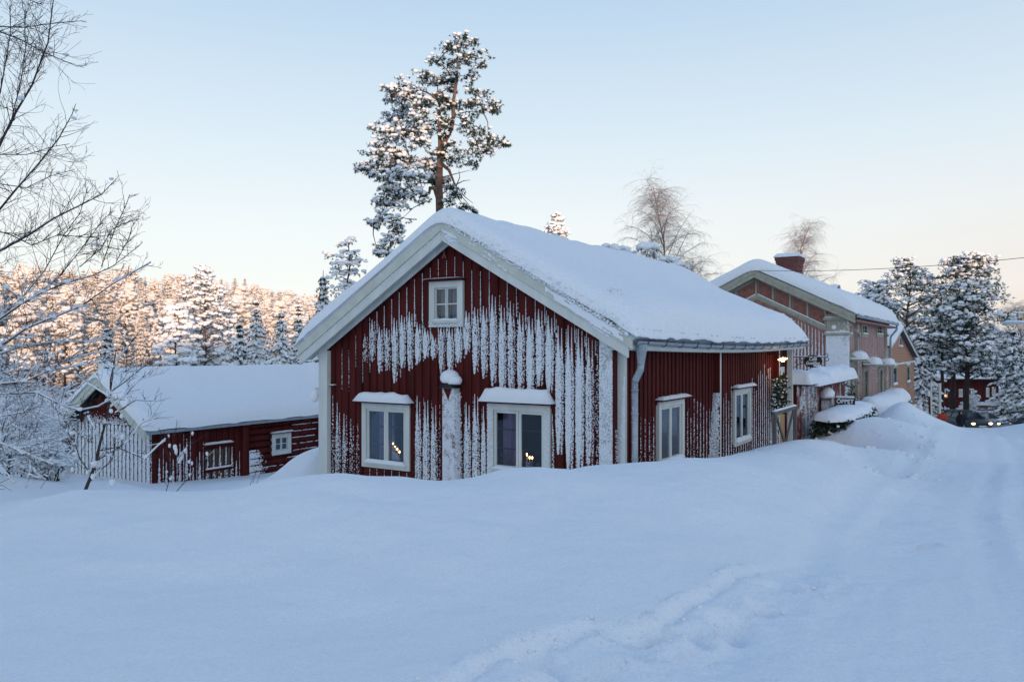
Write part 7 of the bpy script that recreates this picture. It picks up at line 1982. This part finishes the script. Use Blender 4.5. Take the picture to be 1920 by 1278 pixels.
# ---- the big bare tree reaching in from the left edge
def left_tree():
    Y0 = 10.5; b = W(-190,1000,Y0); base = Vector((b.x, Y0, gz(b.x, Y0)-.2)); T = Segs(5); rr = random.Random(17)
    def w(x, y, dy=0): return W(x, y, Y0+dy)-base
    trunk = [Vector((0,0,0)), w(-185,800), w(-170,600,.1), w(-160,400,.2), w(-140,200,.3), w(-110,0,.3), w(-90,-200,.3)]; T.path(trunk, .16, .05)
    limbs = [([(-165,560),(-60,400),(0,270),(30,210),(60,160),(90,80),(100,0),(104,-60)],.030),
             ([(-165,620),(-60,470),(0,392),(30,355),(70,310),(110,260),(135,215),(142,195)],.026),
             ([(-170,640),(-60,530),(0,470),(55,440),(100,410),(150,385),(190,365),(218,335)],.028),
             ([(-170,650),(-60,640),(40,570),(80,548),(125,530),(170,518),(210,500),(262,460)],.022),
             ([(-175,760),(-60,690),(0,650),(50,615),(100,595),(150,575),(215,530),(282,492)],.024),
             ([(-150,480),(-40,490),(10,540),(40,560),(85,505),(120,440),(150,400),(165,350)],.015),
             ([(150,500),(190,465),(210,430),(230,420),(260,410)],.009),([(190,500),(215,430),(238,380),(243,365)],.009),([(218,490),(240,450),(247,428)],.007),
             ([(-120,100),(-60,60),(0,50),(40,52),(95,45),(145,40)],.017),([(-130,160),(-60,70),(0,60),(40,75),(75,95),(110,110),(145,125)],.017),
             ([(-140,260),(-70,240),(0,175),(10,120),(20,60),(18,10)],.018),([(-100,330),(0,275),(20,230),(40,150),(48,90),(46,20)],.012),
             ([(-150,350),(-60,300),(0,290),(50,290),(100,275),(130,270)],.012),([(-150,380),(-50,350),(0,345),(50,352),(95,330),(140,318)],.012),
             ([(-160,730),(-50,740),(0,738),(70,736),(117,760),(150,769),(183,762),(208,748)],.020),([(-160,770),(-60,730),(0,720),(47,715),(94,694),(150,685),(206,675)],.022),
             ([(-160,690),(-60,705),(0,700),(70,690),(140,670),(211,654)],.018),([(-160,600),(-80,640),(-20,670),(40,650),(110,640),(180,640),(225,610)],.018),
             ([(-170,900),(-80,800),(0,780),(60,770),(120,790),(170,830)],.014),([(-170,850),(-60,820),(0,830),(50,850),(100,870)],.012),
             ([(-150,420),(-50,420),(20,440),(60,460),(110,440),(160,445),(218,440)],.013),([(-160,560),(-50,560),(0,585),(60,560),(110,520),(150,470),(195,410),(215,395)],.014),
             ([(-120,-40),(-50,-30),(30,-10),(80,10)],.012),([(-110,50),(-30,10),(30,-20),(60,-60)],.014)]
    for pts, r in limbs:
        dy0 = rr.uniform(-1.2,1.2); n = len(pts); p = [w(x, y, dy0*(i/n)+rr.uniform(-.05,.05)) for i, (x, y) in enumerate(pts)]; T.path(p, r*.75, .004)
        for i, (q0, q1) in enumerate(zip(p, p[1:])):
            if pts[i][0] < -60: continue
            L = (q1-q0).length; k = int(L/(.060 if pts[i][0] < 100 else (.085 if pts[i][1] < 380 else .06)))
            for _ in range(k):
                s_ = q0.lerp(q1, rr.random()); d = (q1-q0).normalized() + Vector((rr.gauss(0,.75), rr.gauss(0,.6), rr.gauss(.15,.7)))
                grow(T, s_, d, rr.uniform(.18,.58)*(1.1 if i < n-2 else .55)*(.6 if pts[i][0] > 110 else 1), rr.uniform(.003,.0055), 2 if rr.random() < .35 else 1, rr, up=.2, nseg=4, kids=(1,2), kl=.55, rmin=.0021, spread=.75)
    e = empty('bare_tree', base, 0, 'big bare deciduous tree whose snowy branches reach in from the left edge', 'tree')
    obj('branches', T.mesh('branches'), M['twig'], e)
    low = Segs(4); hi = Segs(4)
    for a in T.s: (low if a[2]+base.z < .9 else hi).s.append(a)
    sn = low.snow(rmin=.0034, extra=.009, prob=.9, maxslope=.82); sn2 = hi.snow(rmin=.010, extra=.005, prob=.45, maxslope=.85); sn.s += sn2.s
    obj('snow', sn.mesh('snow'), M['treesnow'], e)['kind'] = 'stuff'
    S = Scatter(); P = []; q = []
    big = [a for a in low.s if a[6] > .007 and -3 < 0 or a[6] > .009]
    for _ in range(420):
        a = rr.choice(big); P.append(a[:3]); q.append(rr.uniform(.012,.045))
    for x, y, r in ((138,223,.035),(125,105,.03),(95,92,.03),(98,264,.03),(109,325,.03),(209,337,.03),(38,187,.05),(218,527,.045),(180,460,.035)): P.append(tuple(w(x,y))); q.append(r)
    P = np.array(P); q = np.array(q); P[:,2] += q*.4; S.add(ICO1[3], P, q*1.5, q, q*.75, rotz(rng.uniform(0,6,len(q)))); obj('snow_lumps', S.mesh('snow_lumps'), M['treesnow'], e)['kind'] = 'stuff'
    print('left tree segs', len(T.s))
left_tree()

# ---- snowy low bushes near the park and behind the bank
def snow_bush(px, Y, w, h, label, seed):
    x = (px-960)/FPX*Y; g = gz(x, Y); rr = np.random.default_rng(seed); N_ = Scatter(); S = Scatter()
    for _ in range(7): fill_pad(S, N_, np.array([rr.uniform(-w,w)*.6, rr.uniform(-w,w)*.5, h*rr.uniform(.25,.7)]), w*.5, w*.5, h*.35, .8, .2, .2, 1.2, rr)
    e = empty('snowy_bush', (x, Y, g), 0, label, 'bush'); obj('twigs', N_.mesh('twigs', False), M['needlefrost'], e); obj('snow', S.mesh('snow'), M['treesnow'], e)
for k, a in enumerate(((1722,58,1.3,1.6,'snow-buried bush right of the brick house corner'),(1733,64,1.5,2.0,'second snow-buried bush behind the marker post'),(1778,63,1.6,1.0,'low snowy bush between the pole and the dark trunk'),(1797,64,1.2,.9,'low snowy bush behind the person in black'),
                       (1885,72,2.4,1.8,'broad snowy thicket at the right behind the low fence'),(1915,74,2.6,2.2,'snowy thicket at the far right edge'),(1820,70,1.0,2.6,'upright snowy shrub before the dark red house'))):
    snow_bush(*a, seed=70+k)
